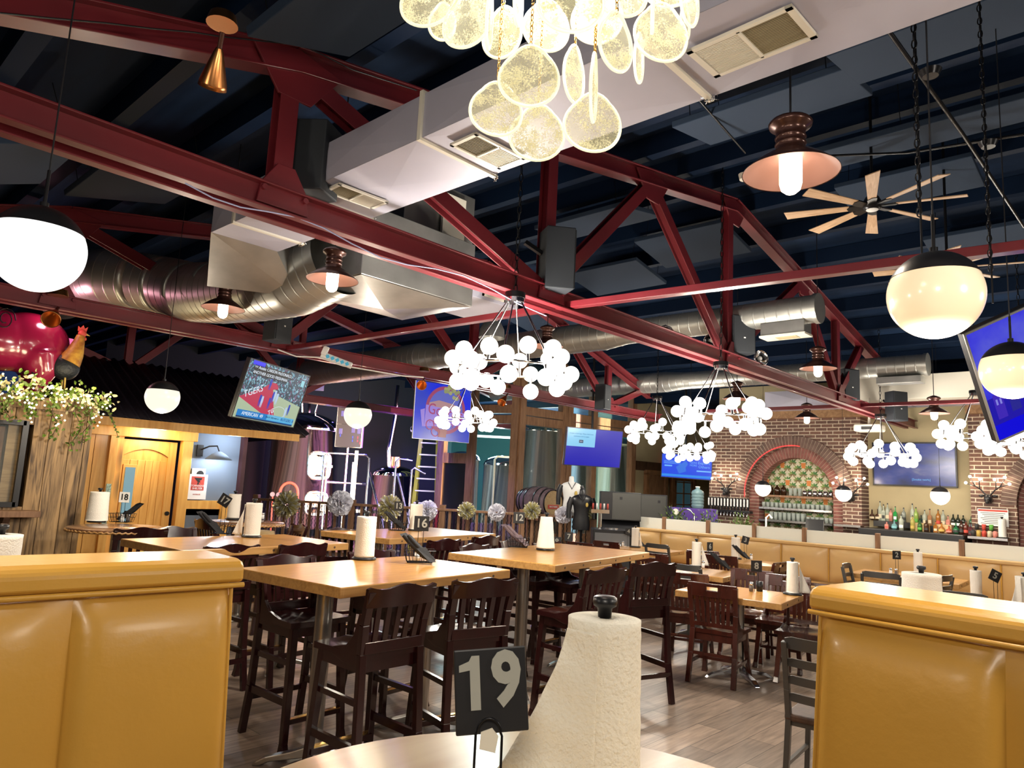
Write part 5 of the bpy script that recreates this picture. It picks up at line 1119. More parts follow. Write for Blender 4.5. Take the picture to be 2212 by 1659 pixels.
# long bench with screens
t = thing('banquette', 'long tan vinyl bench with channelled back along the bar wall', 'bench', (11, 3.1, 0))
MB().box((10.72, 2.75, .22), (.6, 9.1, .44)).build('seat_box', 'vinylb', t, world=True, bev=.01)
for k in range(13):
    y = -1.8+k*.7; MB().tube([(10.985, y, .48), (10.985, y, .98)], .008, 6).build('piping', 'vinyl', t, world=True)
    def fn(u, v): q = (1-abs(2*u-1)**3.2)*(1-abs(2*v-1)**5); return (11.0-.075*q, y+.7*(1-u), .48+.50*v)
    MB().grid(fn, 14, 12).build('back_cushion', 'vinylb', t, world=True)
    def fn2(u, v): q = (1-abs(2*u-1)**7)*(1-abs(2*v-1)**7); return (10.42+.58*v, y+.7*(1-u), .44+.035*q)
    MB().grid(fn2, 12, 8).build('seat_cushion', 'vinylb', t, world=True)
MB().box((11.04, 2.75, .985), (.16, 9.1, .05)).build('top_roll', 'vinylb', t, world=True, bev=.015); MB().box((11.06, 2.75, .5), (.08, 9.1, .96)).build('back_board', 'vinylb', t, world=True)
t = thing('screen_partition', 'row of frosted white panels between wood posts above the tan bench', 'partition', (11.16, 3.1, 1.0))
ys = [PX(x, 1150, 11.16).y for x in (1356, 1435, 1530, 1630, 1738)]
ys += [ys[-1]-1.03, ys[-1]-2.06, ys[-1]-3.09, ys[-1]-4.1]
for y in ys: MB().box((11.16, y, 1.10), (.07, .06, .24)).build('post', 'timber', t, world=True, bev=.003)
for a, b in zip(ys, ys[1:]): MB().box((11.16, (a+b)/2, 1.09), (.02, abs(a-b)-.07, .2)).build('frosted_pane', 'frost', t, world=True)
MB().box((11.2, 2.7, .5), (.1, 9.2, 1.0)).build('low_wall', 'timber', t, world=True)
# ================= bar wall =================
# wallpaper in the arch: cream ground, green leaf sprays, orange cups
mb = MB(); x = 14.37; yc = 5.5
mb.m = 0; mb.add([(x, yc-.8, .7), (x, yc+.8, .7), (x, yc+.8, 2.6), (x, yc-.8, 2.6)], [(3, 2, 1, 0)])
def leafp(cy, cz, a, L, w_, m, off):
    mb.m = m; p = []
    for s in range(9):
        q = s/8; p.append((q*L, w_*sin(pi*q)**.8))
    p += [(q, -h) for q, h in reversed(p[1:-1])]
    mb.add([(x-off, cy+u*cos(a)-v*sin(a), cz+u*sin(a)+v*cos(a)) for u, v in p], [tuple(range(len(p)))])
rd = random.Random(4); row = 0; z = .85
while z < 2.6:
    y = yc-.8+(row % 2)*.105
    while y < yc+.8:
        for k, a in enumerate((1.57, .9, 2.24, .25, 2.9)): leafp(y, z, a, .11-.012*abs(k-2), .018, 1+(k % 2), .002+.0003*k)
        for a in (-.5, -1.0, 3.64, 4.14): leafp(y, z+.02, a, .09, .013, 3, .0035)
        if row % 3 == 0 and int((y-yc+9)/.21) % 2 == (row//3) % 2:
            mb.m = 4; cy, cz = y+.1, z+.02; mb.add([(x-.004, cy-.035, cz), (x-.004, cy+.035, cz), (x-.004, cy+.045, cz+.11), (x-.004, cy-.045, cz+.11)], [(0, 1, 2, 3)])
            mb.m = 0; mb.add([(x-.0045, cy-.047, cz+.105), (x-.0045, cy+.047, cz+.105), (x-.0045, cy+.04, cz+.125), (x-.0045, cy-.04, cz+.125)], [(0, 1, 2, 3)])
        y += .21
    z += .115; row += 1
M['wp0'] = mat('wallpaper_cream', (.62, .58, .44), .8); M['wp1'] = mat('wallpaper_green', (.07, .19, .06), .8); M['wp2'] = mat('wallpaper_light_green', (.20, .30, .08), .8); M['wp3'] = mat('wallpaper_brown', (.26, .2, .1), .8); M['wp4'] = mat('wallpaper_orange', (.62, .22, .06), .8)
struct(mb, 'trim_60', ['wp0', 'wp1', 'wp2', 'wp3', 'wp4'])
solo(MB().tube([(13.93, 5.5+.95*cos(a), 1.72+.95*sin(a)) for a in [R(100-i*4.2) for i in range(26)]], .007, 6), 'neon_strip', glow('neon_red', (1, .03, .03), 3), 'red glowing light strip along the left of the brick arch', 'light strip')
def shelf(y0, y1, z, lab, m='darkwood', d=.26, x=14.2):
    t = thing('bar_shelf', lab, 'shelf', (x, (y0+y1)/2, z)); MB().box((0, 0, -.018), (d, y1-y0, .036)).build('board', m, t, bev=.003)
    mb = MB().box((-d/2-.004, 0, -.018), (.008, y1-y0, .04)); mb.build('metal_edge', 'steel' if z < 1.6 else m, t); return t
for z, lab, m in ((1.70, 'top wooden shelf in the brick arch holding mugs and growlers', 'timber'), (1.455, 'second shelf in the brick arch holding glasses', 'darkwood'), (1.215, 'third shelf in the brick arch holding tall glasses', 'darkwood'), (.99, 'lowest shelf in the brick arch', 'darkwood')):
    shelf(4.79, 6.21, z, lab, m)
def glassware(kind):
    t = thing(kind, 'x', {'beer_mug': 'mug', 'pint_glass': 'glass', 'tumbler': 'glass', 'growler': 'jug'}[kind])
    if kind == 'beer_mug':
        MB().lathe([(.001, 0), (.04, 0), (.042, .11), (.037, .11), (.035, .01), (.001, .01)], 18).build('mug_body', 'steel', t)
        MB().tube([(0, -.04, .09), (0, -.065, .085), (0, -.07, .055), (0, -.065, .03), (0, -.04, .025)], .006, 6).build('handle', 'steel', t)
    elif kind == 'growler': MB().lathe([(.001, 0), (.055, 0), (.058, .1), (.05, .14), (.02, .17), (.02, .2), (.001, .2)], 18).build('jug_body', mat('amber_glass', (.03, .012, .005), .1), t)
    else:
        h, r = (.15, .04) if kind == 'pint_glass' else (.10, .036); M.setdefault('barglass', mat('bar_glass', (.55, .62, .58), .06, alpha=.45))
        MB().lathe([(.001, 0), (r*.8, 0), (r, h), (r*.93, h), (r*.72, .01), (.001, .01)], 14).build('glass_body', 'barglass', t)
    return t
def row(kind, lab, grp, spots):
    o = glassware(kind)
    for i, p in enumerate(spots):
        if i == 0: o.matrix_world = TR(*p); parent_mats[o.name] = TR(*p); o['label'] = lab; o['group'] = grp
        else: dup(o, p, 0, lab, grp)
row('beer_mug', 'steel beer mug with handle on the top arch shelf', 'mugs on the top shelf', [(14.17, 5.33-.097*i, 1.701) for i in range(6)])
row('growler', 'brown glass growler on the top arch shelf', 'growlers on the top shelf', [(14.2, 6.02-.13*i, 1.701) for i in range(3)])
row('pint_glass', 'clear tall glass beside the growlers on the top arch shelf', 'glasses on the top shelf', [(14.2, 5.62-.09*i, 1.701) for i in range(3)])
row('tumbler', 'clear tumbler on the second arch shelf', 'tumblers on the second shelf', [(14.14+.09*j, 6.14-.088*i, 1.456) for i in range(15) for j in (0, 1)])
row('pint_glass', 'clear pint glass on the third arch shelf', 'pint glasses on the third shelf', [(14.14+.09*j, 5.98-.088*i, 1.216) for i in range(8) for j in (0, 1)])
row('tumbler', 'short clear glass at the right of the third arch shelf', 'short glasses on the third shelf', [(14.14+.09*j, 5.26-.085*i, 1.216) for i in range(6) for j in (0, 1)])
# tap handles
t = thing('tap_rail', 'black tap rail on the left brick pier with drip line', 'tap rail', (13.9, 6.75, 1.33)); MB().box((0, 0, 0), (.16, .92, .05)).build('rail_body', 'black', t, bev=.008)
for i in range(13): MB().tube([(-.06, -.42+.07*i, -.02), (-.1, -.42+.07*i, -.03), (-.11, -.42+.07*i, -.09)], .011, 8).build('faucet', 'steel', t)
g = 'tap handles on the brick pier'; tp = thing('beer_tap', 'tall black and white beer tap handle on the black rail', 'tap', (13.86, 7.18, 1.356), group=g)
MB().lathe([(.001, 0), (.012, 0), (.014, .03), (.026, .08), (.03, .2), (.024, .25), (.001, .25)], 14).build('handle_body', 'black', tp); MB().box((-.028, 0, .15), (.006, .03, .15)).build('white_label', 'white', tp, bev=.002)
for i in range(1, 13): dup(tp, (13.86, 7.18-.07*i, 1.356), 0, 'tall black and white beer tap handle on the black rail', g)
# antler sconces
def sconce(p, lab):
    t = thing('antler_sconce', lab, 'sconce', tuple(p), -pi/2) # local -y faces the room
    MB().sph((0, -.06, 0), .07, 18, 12, sc=(.85, .9, 1.1)).sph((0, -.13, -.05), .04, 14, 10, sc=(.8, 1.3, .9)).cyl((0, 0, -.02), (0, -.06, 0), .06, n=16).build('deer_head', 'black', t)
    for s in (-1, 1):
        MB().sph((s*.09, -.04, .05), .035, 10, 8, sc=(1.2, .4, .6)).build('ear', 'black', t)
        mb = MB(); mb.tube([(s*.03, -.05, .06), (s*.09, -.05, .14), (s*.17, -.07, .20), (s*.29, -.08, .24)], [.013, .011, .009, .006], 8); mb.build('antler', 'blackm', t)
        mb = MB(); mb.tube([(s*.11, -.055, .16), (s*.115, -.06, .26), (s*.10, -.07, .30)], [.009, .007, .005], 8); mb.build('antler_branch', 'blackm', t); mb = MB(); mb.tube([(s*.17, -.07, .20), (s*.21, -.07, .28), (s*.235, -.07, .34)], [.009, .007, .005], 8); mb.build('antler_branch', 'blackm', t)
        for q in ((s*.30, -.08, .25), (s*.10, -.07, .315), (s*.24, -.07, .355)): MB().sph(q, .024, 12, 8).build('bulb', 'lampb', t)
    X = parent_mats[t.name]
    for s in (-1, 1): lamp(X @ V((s*.2, -.13, .3)), 1.6, (1, .70, .36), .03)
sconce(PX(1571, 1061, 13.95), 'antler sconce with deer head on the left brick pier'); sconce(PX(1840, 1075, 13.95), 'antler sconce half hidden behind a globe pendant on the middle brick pier'); sconce(PX(2136, 1078, 13.95), 'antler sconce with deer head on the right brick pier')
# liquor shelves and bottles
def bshelf(y0, y1, z, lab, x): t = solo(MB().box((x, (y0+y1)/2, z-.05), (.24, abs(y1-y0), .1)), 'bottle_riser', 'black', lab, 'shelf', bev=.004)
bshelf(4.1, 3.33, 1.33, 'black riser under the left liquor bottles', 14.28); bshelf(3.2, 2.56, 1.30, 'black riser under the right liquor bottles', 14.28)
solo(MB().box((13.95, 3.39, .6), (.7, 1.6, 1.2)), 'back_bar', 'black', 'dark back bar counter under the liquor bottles', 'counter', bev=.01)
solo(MB().box((13.55, 5.75, .45), (.5, 2.9, .9)), 'back_bar_cooler', 'steeld', 'low dark cooler below the arch shelves', 'counter', bev=.01)
def bottle(p, h, r, shape_, col, lab, cap='black', label='white', lw=.5, level=None, glassy=True):
    t = thing('liquor_bottle', lab, 'bottle', tuple(p), -pi/2, 'liquor bottles on the back bar'); key = 'bt_%.2f_%.2f_%.2f' % col
    if key not in M: M[key] = mat(key, col, .08, coat=.5, alpha=.8 if glassy else 1)
    k = {'tall': ((1, 0), (1, .60), (.85, .68), (.32, .78), (.30, .95)), 'round': ((.7, 0), (1.2, .14), (1.35, .3), (1.1, .48), (.4, .60), (.28, .95)), 'square': ((1.05, 0), (1.1, .02), (1.1, .55), (.9, .60), (.3, .66), (.3, .95)), 'wine': ((1, 0), (1, .55), (.7, .68), (.34, .76), (.33, .95))}[shape_]
    MB().lathe([(.001, 0)]+[(a*r, b*h) for a, b in k]+[(.001, .95*h)], 16 if shape_ != 'square' else 4, X=RZ(pi/4 if shape_ == 'square' else 0), sm=shape_ != 'square').build('glass_body', key, t)
    MB().cyl((0, 0, .93*h), (0, 0, h), r*.34, r*.25, 10).build('stopper', cap, t)
    if label:
        rr = r*(1.02 if shape_ not in ('round',) else 1.34); n = 8; z0, z1 = h*.14, h*(.14+.3*lw*1.3)
        mb = MB(); aa = [-pi/2+(i/n-.5)*2.0 for i in range(n+1)]
        if shape_ == 'square': mb.box((0, -r*.79, (z0+z1)/2), (r*1.2, .003, z1-z0))
        else: mb.add([(rr*cos(a), rr*sin(a), z) for z in (z0, z1) for a in aa], [(i, i+1, n+2+i, n+1+i) for i in range(n)])
        mb.build('paper_label', label, t)
for nm, c in (('lab_cream', (.6, .52, .36)), ('lab_green', (.1, .35, .05)), ('lab_red', (.5, .06, .04)), ('lab_pink', (.6, .22, .18)), ('lab_teal', (.2, .45, .5)), ('lab_dark', (.03, .03, .03)), ('lab_gold', (.5, .35, .08))): M[nm] = mat(nm, c, .6)
clear, amber, green, brown, rose, teal = (.42, .46, .38), (.35, .13, .02), (.01, .12, .03), (.05, .015, .008), (.6, .25, .2), (.15, .32, .34)
S = 352/2163
BT = [(150, 485, 140, 'round', brown, 'lab_cream', 'squat brown whiskey bottle at the far left of the riser'), (228, 490, 150, 'round', brown, 'lab_cream', 'squat brown whiskey bottle second from the left'),
 (258, 480, 255, 'tall', clear, 'lab_cream', 'tall clear bottle with pourer at the left'), (305, 490, 215, 'square', clear, 'lab_dark', 'square clear bottle with black print'), (358, 480, 235, 'tall', clear, 'lab_cream', 'clear wide bottle left of the green gin'),
 (400, 490, 165, 'tall', rose, None, 'slim pink bottle beside the green gin'), (460, 480, 200, 'square', (.01, .3, .06), 'white', 'bright green gin bottle with white label'), (345, 560, 100, 'square', rose, 'lab_red', 'small bottle with red label in front'),
 (445, 585, 130, 'round', teal, 'lab_teal', 'round bottle with pale blue label in front'), (538, 580, 200, 'tall', clear, 'white', 'clear bottle with white label at the riser end'), (572, 520, 190, 'tall', (.25, .28, .25), 'lab_dark', 'smoky clear bottle behind the white label bottle'),
 (688, 480, 275, 'tall', clear, 'lab_cream', 'tallest clear bottle with loop pourer'), (735, 490, 230, 'tall', (.3, .45, .1), 'lab_green', 'bottle with lime green label'), (800, 400, 130, 'square', (.01, .03, .03), 'lab_dark', 'nearly black square bottle on the riser'),
 (850, 470, 200, 'tall', clear, 'lab_cream', 'clear bottle right of the black one'), (918, 440, 220, 'square', (.4, .2, .1), 'lab_cream', 'large amber bottle with printed face on a wooden step'), (690, 615, 200, 'tall', (.4, .34, .08), 'lab_gold', 'golden bottle in the front row'),
 (785, 600, 150, 'wine', (.02, .12, .02), 'lab_green', 'dark green liqueur bottle in the front row'), (870, 600, 150, 'tall', brown, 'lab_dark', 'dark bottle behind the white pourer'), (1030, 500, 220, 'tall', amber, 'lab_red', 'amber bottle with red label on the right riser'),
 (995, 605, 150, 'square', amber, 'lab_cream', 'square whiskey bottle with cream label in front'), (1075, 610, 140, 'round', amber, 'lab_gold', 'round bottle with oval gold label'), (1095, 490, 215, 'tall', clear, 'lab_cream', 'clear slender bottle on the right riser'),
 (1160, 500, 150, 'square', rose, 'lab_pink', 'pinkish bottle on the right riser'), (1172, 610, 100, 'round', (.5, .1, .05), 'lab_pink', 'small bottle with coral label in front'), (1228, 490, 170, 'wine', (.01, .02, .012), 'white', 'black wine bottle, first of three'),
 (1292, 492, 170, 'wine', (.01, .02, .012), 'white', 'black wine bottle, middle of three'), (1362, 490, 165, 'wine', (.01, .02, .012), 'white', 'black wine bottle, last of three'), (1265, 620, 150, 'round', (.02, .14, .05), 'lab_dark', 'round bottle with dark crest in front'),
 (1340, 640, 190, 'tall', brown, 'lab_dark', 'brown bottle at the right end of the front row'), (1400, 640, 180, 'tall', (.12, .02, .01), 'lab_red', 'reddish bottle at the right end of the front row'), (1470, 480, 160, 'tall', (.02, .12, .05), 'lab_teal', 'green bottle at the brick edge'),
 (1455, 560, 160, 'square', (.12, .03, .04), 'lab_dark', 'dark red bottle under the green one')]
for (bx, by, bh, sh, col, lb, lab) in BT:
    back = by < 530; X_ = 14.26 if back else 13.98; p = PX(1860+bx*S, 1060+by*S, X_); z = 1.332 if back and bx < 640 else 1.302 if back else 1.202; z = p.z if 0 else z
    d_ = (PX(1860+bx*S, 1100, X_)-EYE).dot(_f); h = bh*S*d_/FPX*1.0; bottle((X_, p.y, z), h, .038, sh, col, lab, label=lb)
for y in (3.3, 2.95): solo(MB().box((14.1, y, 1.27), (.2, .22, .14)), 'wooden_step', 'barrelw', 'small wooden step box under a liquor bottle, %s' % ('left' if y > 3.1 else 'right'), 'box')
# small shelf right with jars and towel roll, notices
shelf(2.02, 2.56, 1.19, 'small wooden shelf on the right brick pier', 'timber', x=13.87)
for i, (c, lab) in enumerate((('lab_dark', 'dark'), ('lab_gold', 'golden'), ('lab_red', 'red'), ('lab_cream', 'cream'), ('lab_pink', 'rosy'))): solo(MB().lathe([(.001, 0), (.032, 0), (.034, .08), (.02, .1), (.001, .1)], 16, X=TR(13.86, 2.5-.075*i, 1.192)), 'spice_jar', c, 'jar with %s label on the small right shelf' % lab, 'jar')
for i in range(3): solo(MB().lathe([(.001, 0), (.028, 0), (.03, .09), (.001, .09)], 16, X=TR(13.92, 2.46-.1*i, 1.30)), 'spice_jar', ('lab_dark', 'lab_red', 'lab_green')[i], 'upper jar with %s label on the right brick pier' % ('black', 'red', 'green')[i], 'jar')
towels((13.85, 2.10, 1.192), 1, 'paper towel roll on the small right bar shelf', r=.055)
p = PX(2145, 1118, 13.94); t = thing('notice_board', 'white licence notice with red heading on the right brick pier', 'notice', X=facing(p, pi)); MB().box((0, 0, 0), (.42, .27, .008)).build('sheet', 'white', t); MB().box((0, .11, .005), (.40, .03, .002)).build('red_heading', 'lab_red', t); [text('the quick notice of licence' if 0 else 'NOTICE  licence  hours', .03, TR(0, .06-.04*i, .006), 'ink', t) for i in range(0)]
mb = MB(); [mb.box((0, .07-.028*i, .005), (.34-.05*(i % 3), .008, .001)) for i in range(7)]; mb.build('printed_lines', 'ink', t)
shelf(4.20, 4.66, 1.23, 'thin dark shelf with trays on the middle brick pier', 'darkwood', x=13.86, d=.2)
solo(MB().box((0, 0, 0), (.32, .03, .24), X=TR(*PX(1760, 1136, 13.55)) @ RZ(-pi/2+.1) @ RX(-.25)).box((13.58, PX(1760, 1136, 13.55).y, 1.0), (.05, .08, .22)), 'bar_monitor', 'black', 'black monitor seen from behind below the arch shelves', 'monitor', bev=.006)
solo(MB().tube([V((PX(1655, 1128, 13.3).x, PX(1655, 1128, 13.3).y, .9)), PX(1655, 1118, 13.3), PX(1662, 1112, 13.3), PX(1668, 1120, 13.3)], .018, 8), 'bar_tool', 'white', 'white upright pitcher handle below the arch', 'pitcher')
def plant(p, s, lab, m='leaf', n=60, seed=1):
    rd = random.Random(seed); t = thing('bar_plant', lab, 'plant', tuple(p)); mb = MB(); st = MB()
    for k in range(n):
        a = rd.uniform(0, 2*pi); e = rd.uniform(.1, 1.2); L = s*rd.uniform(.5, 1); d = V((cos(a)*cos(e), sin(a)*cos(e), sin(e)))*L; st.cyl((0, 0, 0), d, .002, n=4)
        for q in (.5, .75, 1): c = d*q; u = V((rd.uniform(-1, 1), rd.uniform(-1, 1), rd.uniform(-1, 1))).normalized()*.035; w_ = u.cross(V((0, .3, 1))).normalized()*.014; mb.add([c-u, c+w_, c+u, c-w_], [(0, 1, 2, 3)])
    mb.build('leaves', m, t); st.build('stems', 'leaf', t); return t
solo(MB().box((12.35, 4.5, .53), (.6, 4.9, 1.06)), 'bar_counter', 'darkwood', 'long bar counter behind the frosted partition', 'counter', bev=.01)
B0 = lambda x, X: V((PX(x, 1130, X).x, PX(x, 1130, X).y, 1.062))
plant(B0(1608, 12.2), .34, 'leafy plant left of the arch shelves behind the partition', seed=2); plant(B0(1462, 12.2), .42, 'leafy plant by the curved tap behind the partition', seed=5); plant(B0(1528, 12.2), .34, 'small plant beside the purple cooler', seed=7)
solo(MB().tube([B0(1467, 12.15)]+[PX(1483+17*cos(a), 1122-22*sin(a), 12.15) for a in [pi-pi*i/12 for i in range(13)]]+[PX(1500, 1128, 12.15)], .014, 8), 'beer_tap_arch', 'chrome', 'chrome curved tap tower behind the partition', 'tap')
# passage: ice machines, cooler, doors, bottle
pA = GP(1340, 13.0); t = thing('ice_machine', 'black and steel ice machine, left of two by the partition end', 'ice machine', (pA.x, pA.y, 0), R(-52))
MB().box((0, 0, .45), (.70, .7, .9)).build('bin', 'steeld', t, bev=.01); MB().prism([(-.35, .9), (.35, .9), (.35, 1.12), (-.1, 1.12)], .70, X=Matrix(((0, 0, 1, -.35), (1, 0, 0, 0), (0, 1, 0, 0), (0, 0, 0, 1)))).build('slanted_lid', 'black', t); MB().box((0, .05, 1.36), (.72, .6, .50)).build('ice_maker', 'black', t, bev=.008); MB().box((.10, -.255, 1.36), (.50, .012, .46)).build('steel_front', 'icefront', t); MB().box((.0, -.263, 1.5), (.05, .004, .05)).build('emblem', 'black', t)
pA = GP(1398, 13.9); t = thing('ice_machine', 'black and steel ice machine, right of two by the partition end', 'ice machine', (pA.x, pA.y, 0), R(-52))
MB().box((0, 0, .45), (.72, .7, .9)).build('bin', 'steeld', t, bev=.01); MB().prism([(-.35, .9), (.35, .9), (.35, 1.12), (-.1, 1.12)], .72, X=Matrix(((0, 0, 1, -.36), (1, 0, 0, 0), (0, 1, 0, 0), (0, 0, 0, 1)))).build('slanted_lid', 'black', t); MB().box((0, .05, 1.36), (.72, .6, .46)).build('ice_maker', 'black', t, bev=.008); MB().box((.08, -.255, 1.36), (.50, .012, .42)).build('steel_front', 'icefront', t); MB().box((.2, -.263, 1.46), (.05, .004, .05)).build('emblem', 'black', t)
pA = GP(1322, 11.9); t = thing('beer_fridge', 'dark tap fridge with small steel tap beside the railing end', 'fridge', (pA.x, pA.y, 0), R(-50)); MB().box((0, 0, .5), (.62, .6, 1.0)).build('cabinet', 'black', t, bev=.01); MB().box((-.0, -.31, .5), (.56, .01, .9)).build('door', 'steeld', t); MB().tube([(.12, -.33, .75), (.12, -.40, .78), (.13, -.41, .68)], .012, 8).build('tap', 'chrome', t)
MB().cyl((0, 0, 1.0), (0, 0, 1.02), .12, n=20).build('drip_dish', 'steel', t)
pA = GP(1298, 11.9); t = thing('tap_tower', 'row of red and white tap handles on a chrome tower behind the railing end', 'tap tower', (pA.x, pA.y, 1.25), R(-50)); MB().box((0, 0, .03), (.30, .07, .06)).cyl((0, 0, -.3), (0, 0, 0), .03).build('tower', 'chrome', t)
for i in range(5): MB().lathe([(.001, .06), (.01, .06), (.016, .1), (.014, .16), (.001, .16)], 10, X=TR(-.12+.06*i, -.03, 0)).build('handle', ('lab_red', 'white')[i % 2], t)
pA = GP(1495, 14.3); t = thing('drink_cooler', 'tall purple drink cooler by the passage', 'cooler', (pA.x, pA.y, 0), R(-52)); MB().box((0, 0, .68), (.9, .6, 1.36)).build('cabinet', mat('purple_panel', (.07, .03, .22), .35), t, bev=.01); MB().cyl((-.36, -.31, 1.28), (-.36, -.30, 1.28), .06, n=20).build('round_emblem', 'ventw', t)
pA = PD(1507, 1069, 14.2); t = thing('water_bottle', 'large blue water bottle standing on the purple cooler', 'water bottle', (pA.x, pA.y, 1.362)); mb = MB(); prof = [(.001, 0), (.12, 0)]+[(.125-(.012 if k % 3 == 0 else 0), .02+.02*k) for k in range(15)]+[(.11, .34), (.04, .38), (.04, .41), (.001, .41)]
mb.lathe(prof, 24); mb.build('bottle_body', mat('water_blue', (.15, .24, .26), .1, alpha=.8), t); MB().cyl((0, 0, .41), (0, 0, .43), .045).build('cap', 'ventw', t)
# passage doors on the tan wall
def onwall(x, a=D_, b=E_, off=.05):
    p = PL(x, 1100, (a.x, a.y), (b.x, b.y)); p.z = 0; n = V((b.y-a.y, a.x-b.x, 0)).normalized(); n = n if n.dot(p) < 0 else -n; return p+n*off
ang = math.atan2((E_-D_).y, (E_-D_).x)
def panel_door(x0, x1, lab, name, glass=False, m='timber'):
    a, b = onwall(x0), onwall(x1); c = (a+b)/2; wd = (b-a).length; t = thing(name, lab, 'door', (c.x, c.y, 0), ang); t['kind'] = 'structure'
    MB().box((0, 0, 1.03), (wd, .05, 2.06)).build('door_leaf', m, t)
    mb = MB(); 
    for s in (-1, 1): mb.box((s*(wd/2+.05), -.03, 1.05), (.1, .1, 2.1))
    mb.box((0, -.03, 2.11), (wd+.2, .1, .12)); mb.build('door_frame', 'oakd', t)
    if glass:
        MB().box((0, -.03, 1.35), (wd*.8, .01, 1.2)).build('pane', glow('dusk_pane', (.02, .05, .06), .7), t); mb = MB()
        for k in range(3): mb.box((-wd*.4+wd*.8*k/2, -.045, 1.35), (.04, .03, 1.2))
        for k in range(5): mb.box((0, -.045, .78+.285*k), (wd*.8, .03, .03))
        mb.build('muntins', 'oakd', t)
panel_door(1392, 1428, 'brown plank door', 'door_2'); panel_door(1448, 1490, 'door with glass grid', 'door_3', True, 'oakd')
a, b = onwall(1368, off=.02), onwall(1545, off=.02); c = (a+b)/2; struct(MB().box((c.x, c.y, 2.26), ((b-a).length, .08, .22), rz=ang), 'trim_61', 'darkwood')
a = onwall(1434, off=.08); solo(MB().box((a.x, a.y, 2.45), (.05, .04, .2), rz=ang), 'exit_sign_edge', glow('exit_red', (1, .05, .08), 2), 'red lit sign edge left of the Explore Others television', 'sign')
# ================= glass brew room =================
G0, G1, G2 = GP(943, 15.7), GP(1113, 14.8), GP(1365, 17.3)
def along(x, a, b): p = PL(x, 1050, (a.x, a.y), (b.x, b.y)); p.z = 0; return p
def zat(x, y, p): d = (p-EYE).dot(_f); return PD(x, y, d).z
fr = []
k = 70
def post(x, a, b, w_=.16, z0=0, z1=4.6, m='timber'):
    global k
    p = along(x, a, b); struct(MB().box((p.x, p.y, (z0+z1)/2), (w_, w_, z1-z0), rz=math.atan2((b-a).y, (b-a).x)), 'trim_%d' % k, m, bev=.004); k += 1
def rail(x0, x1, z, a, b, h=.18, m='timber', th=.14):
    global k
    p, q = along(x0, a, b), along(x1, a, b); c = (p+q)/2; struct(MB().box((c.x, c.y, z), ((q-p).length, th, h), rz=math.atan2((b-a).y, (b-a).x)), 'trim_%d' % k, m, bev=.004); k += 1
for x in (951, 1014, 1108): post(x, G0, G1)
post(1018, G0, G1, .1)
for x in (1118, 1210, 1222, 1276, 1362): post(x, G1, G2)
for z in (.5, 3.0, 3.22): rail(1014 if z > 3 else 945, 1110, z, G0, G1)
rail(943, 1012, 2.15, G0, G1, .22); rail(943, 1012, 3.0, G0, G1)
for z in (.55, 3.0, 3.2): rail(1118, 1362, z, G1, G2)
def glasspane(name, x0, x1, z0, z1, a, b):
    p, q = along(x0, a, b), along(x1, a, b); o = MB().add([(p.x, p.y, z0), (q.x, q.y, z0), (q.x, q.y, z1), (p.x, p.y, z1)], [(0, 1, 2, 3)]).build(name, 'pane'); o['kind'] = 'structure'
n_ = 10
for (x0, x1, z0, z1, a, b) in ((1020, 1105, .5, 3.0, G0, G1), (1020, 1105, 3.2, 4.4, G0, G1), (955, 1010, 2.2, 3.0, G0, G1), (1120, 1206, .6, 3.0, G1, G2), (1224, 1274, .6, 3.0, G1, G2), (1280, 1358, .6, 3.0, G1, G2), (1120, 1358, 3.25, 4.2, G1, G2)):
    glasspane('window_%d' % n_, x0, x1, z0, z1, a, b); n_ += 1
p = along(980, G0, G1); rzG = math.atan2((G1-G0).y, (G1-G0).x)
solo(MB().box((p.x, p.y-.05, 1.03), (.58, .05, 2.06), rz=rzG), 'glass_door', 'steeld', 'dark glass door with steel frame in the brew room front', 'door', bev=.01)
def tank(px, d, r, z0, z1, lab, dome=.25, m='tank', n=48, name='brew_tank', legs=True):
    c = GP(px, d); t = thing(name, lab, 'tank', (c.x, c.y, 0)); H_ = z1
    prof = [(.001, z0-.15), (r*.6, z0-.08), (r, z0), (r, z1), (r+.012, z1+.0), (r+.012, z1+.03), (r, z1+.03)]; MB().lathe(prof, n).build('tank_shell', m, t)
    MB().lathe([(r*cos(a), z1+.03+dome*sin(a)) for a in [pi/2*i/10 for i in range(11)]], n).build('dome_lid', m, t)
    if legs:
        for a in (0, 1.57, 3.14, 4.71): MB().cyl((r*.85*cos(a+.7), r*.85*sin(a+.7), 0), (r*.85*cos(a+.7), r*.85*sin(a+.7), z0+.05), .04, n=10).build('leg', m, t)
    return t
tank(1165, 17.5, .62, .6, 2.95, 'tall steel fermenting tank behind the corner glass of the brew room'); tank(1092, 18.5, .6, .5, 2.1, 'steel tank with domed lid behind the blue lit glass', .25); tank(1250, 18.5, .5, .5, 2.7, 'steel tank behind the mannequin'); tank(1325, 19.5, .5, .5, 2.8, 'steel tank far right inside the brew room')
tank(998, 18.3, .42, .5, 2.2, 'steel tank behind the brew room door', .2)
c = GP(1060, 20); solo(MB().box((c.x, c.y, 2.95), (1.2, .1, .06), rz=-.8), 'tube_light', glow('tube_white', (.7, 1, .95), 3), 'white tube light on the brew room ceiling', 'light'); lamp((c.x, c.y, 2.7), 110, (.4, .92, 1), .3); c = GP(1180, 20.5); lamp((c.x, c.y, 3.0), 120, (.75, 1, .85), .3)
c = GP(985, 17); lamp((c.x, c.y, 2.9), 25, (.35, .9, 1), .2)
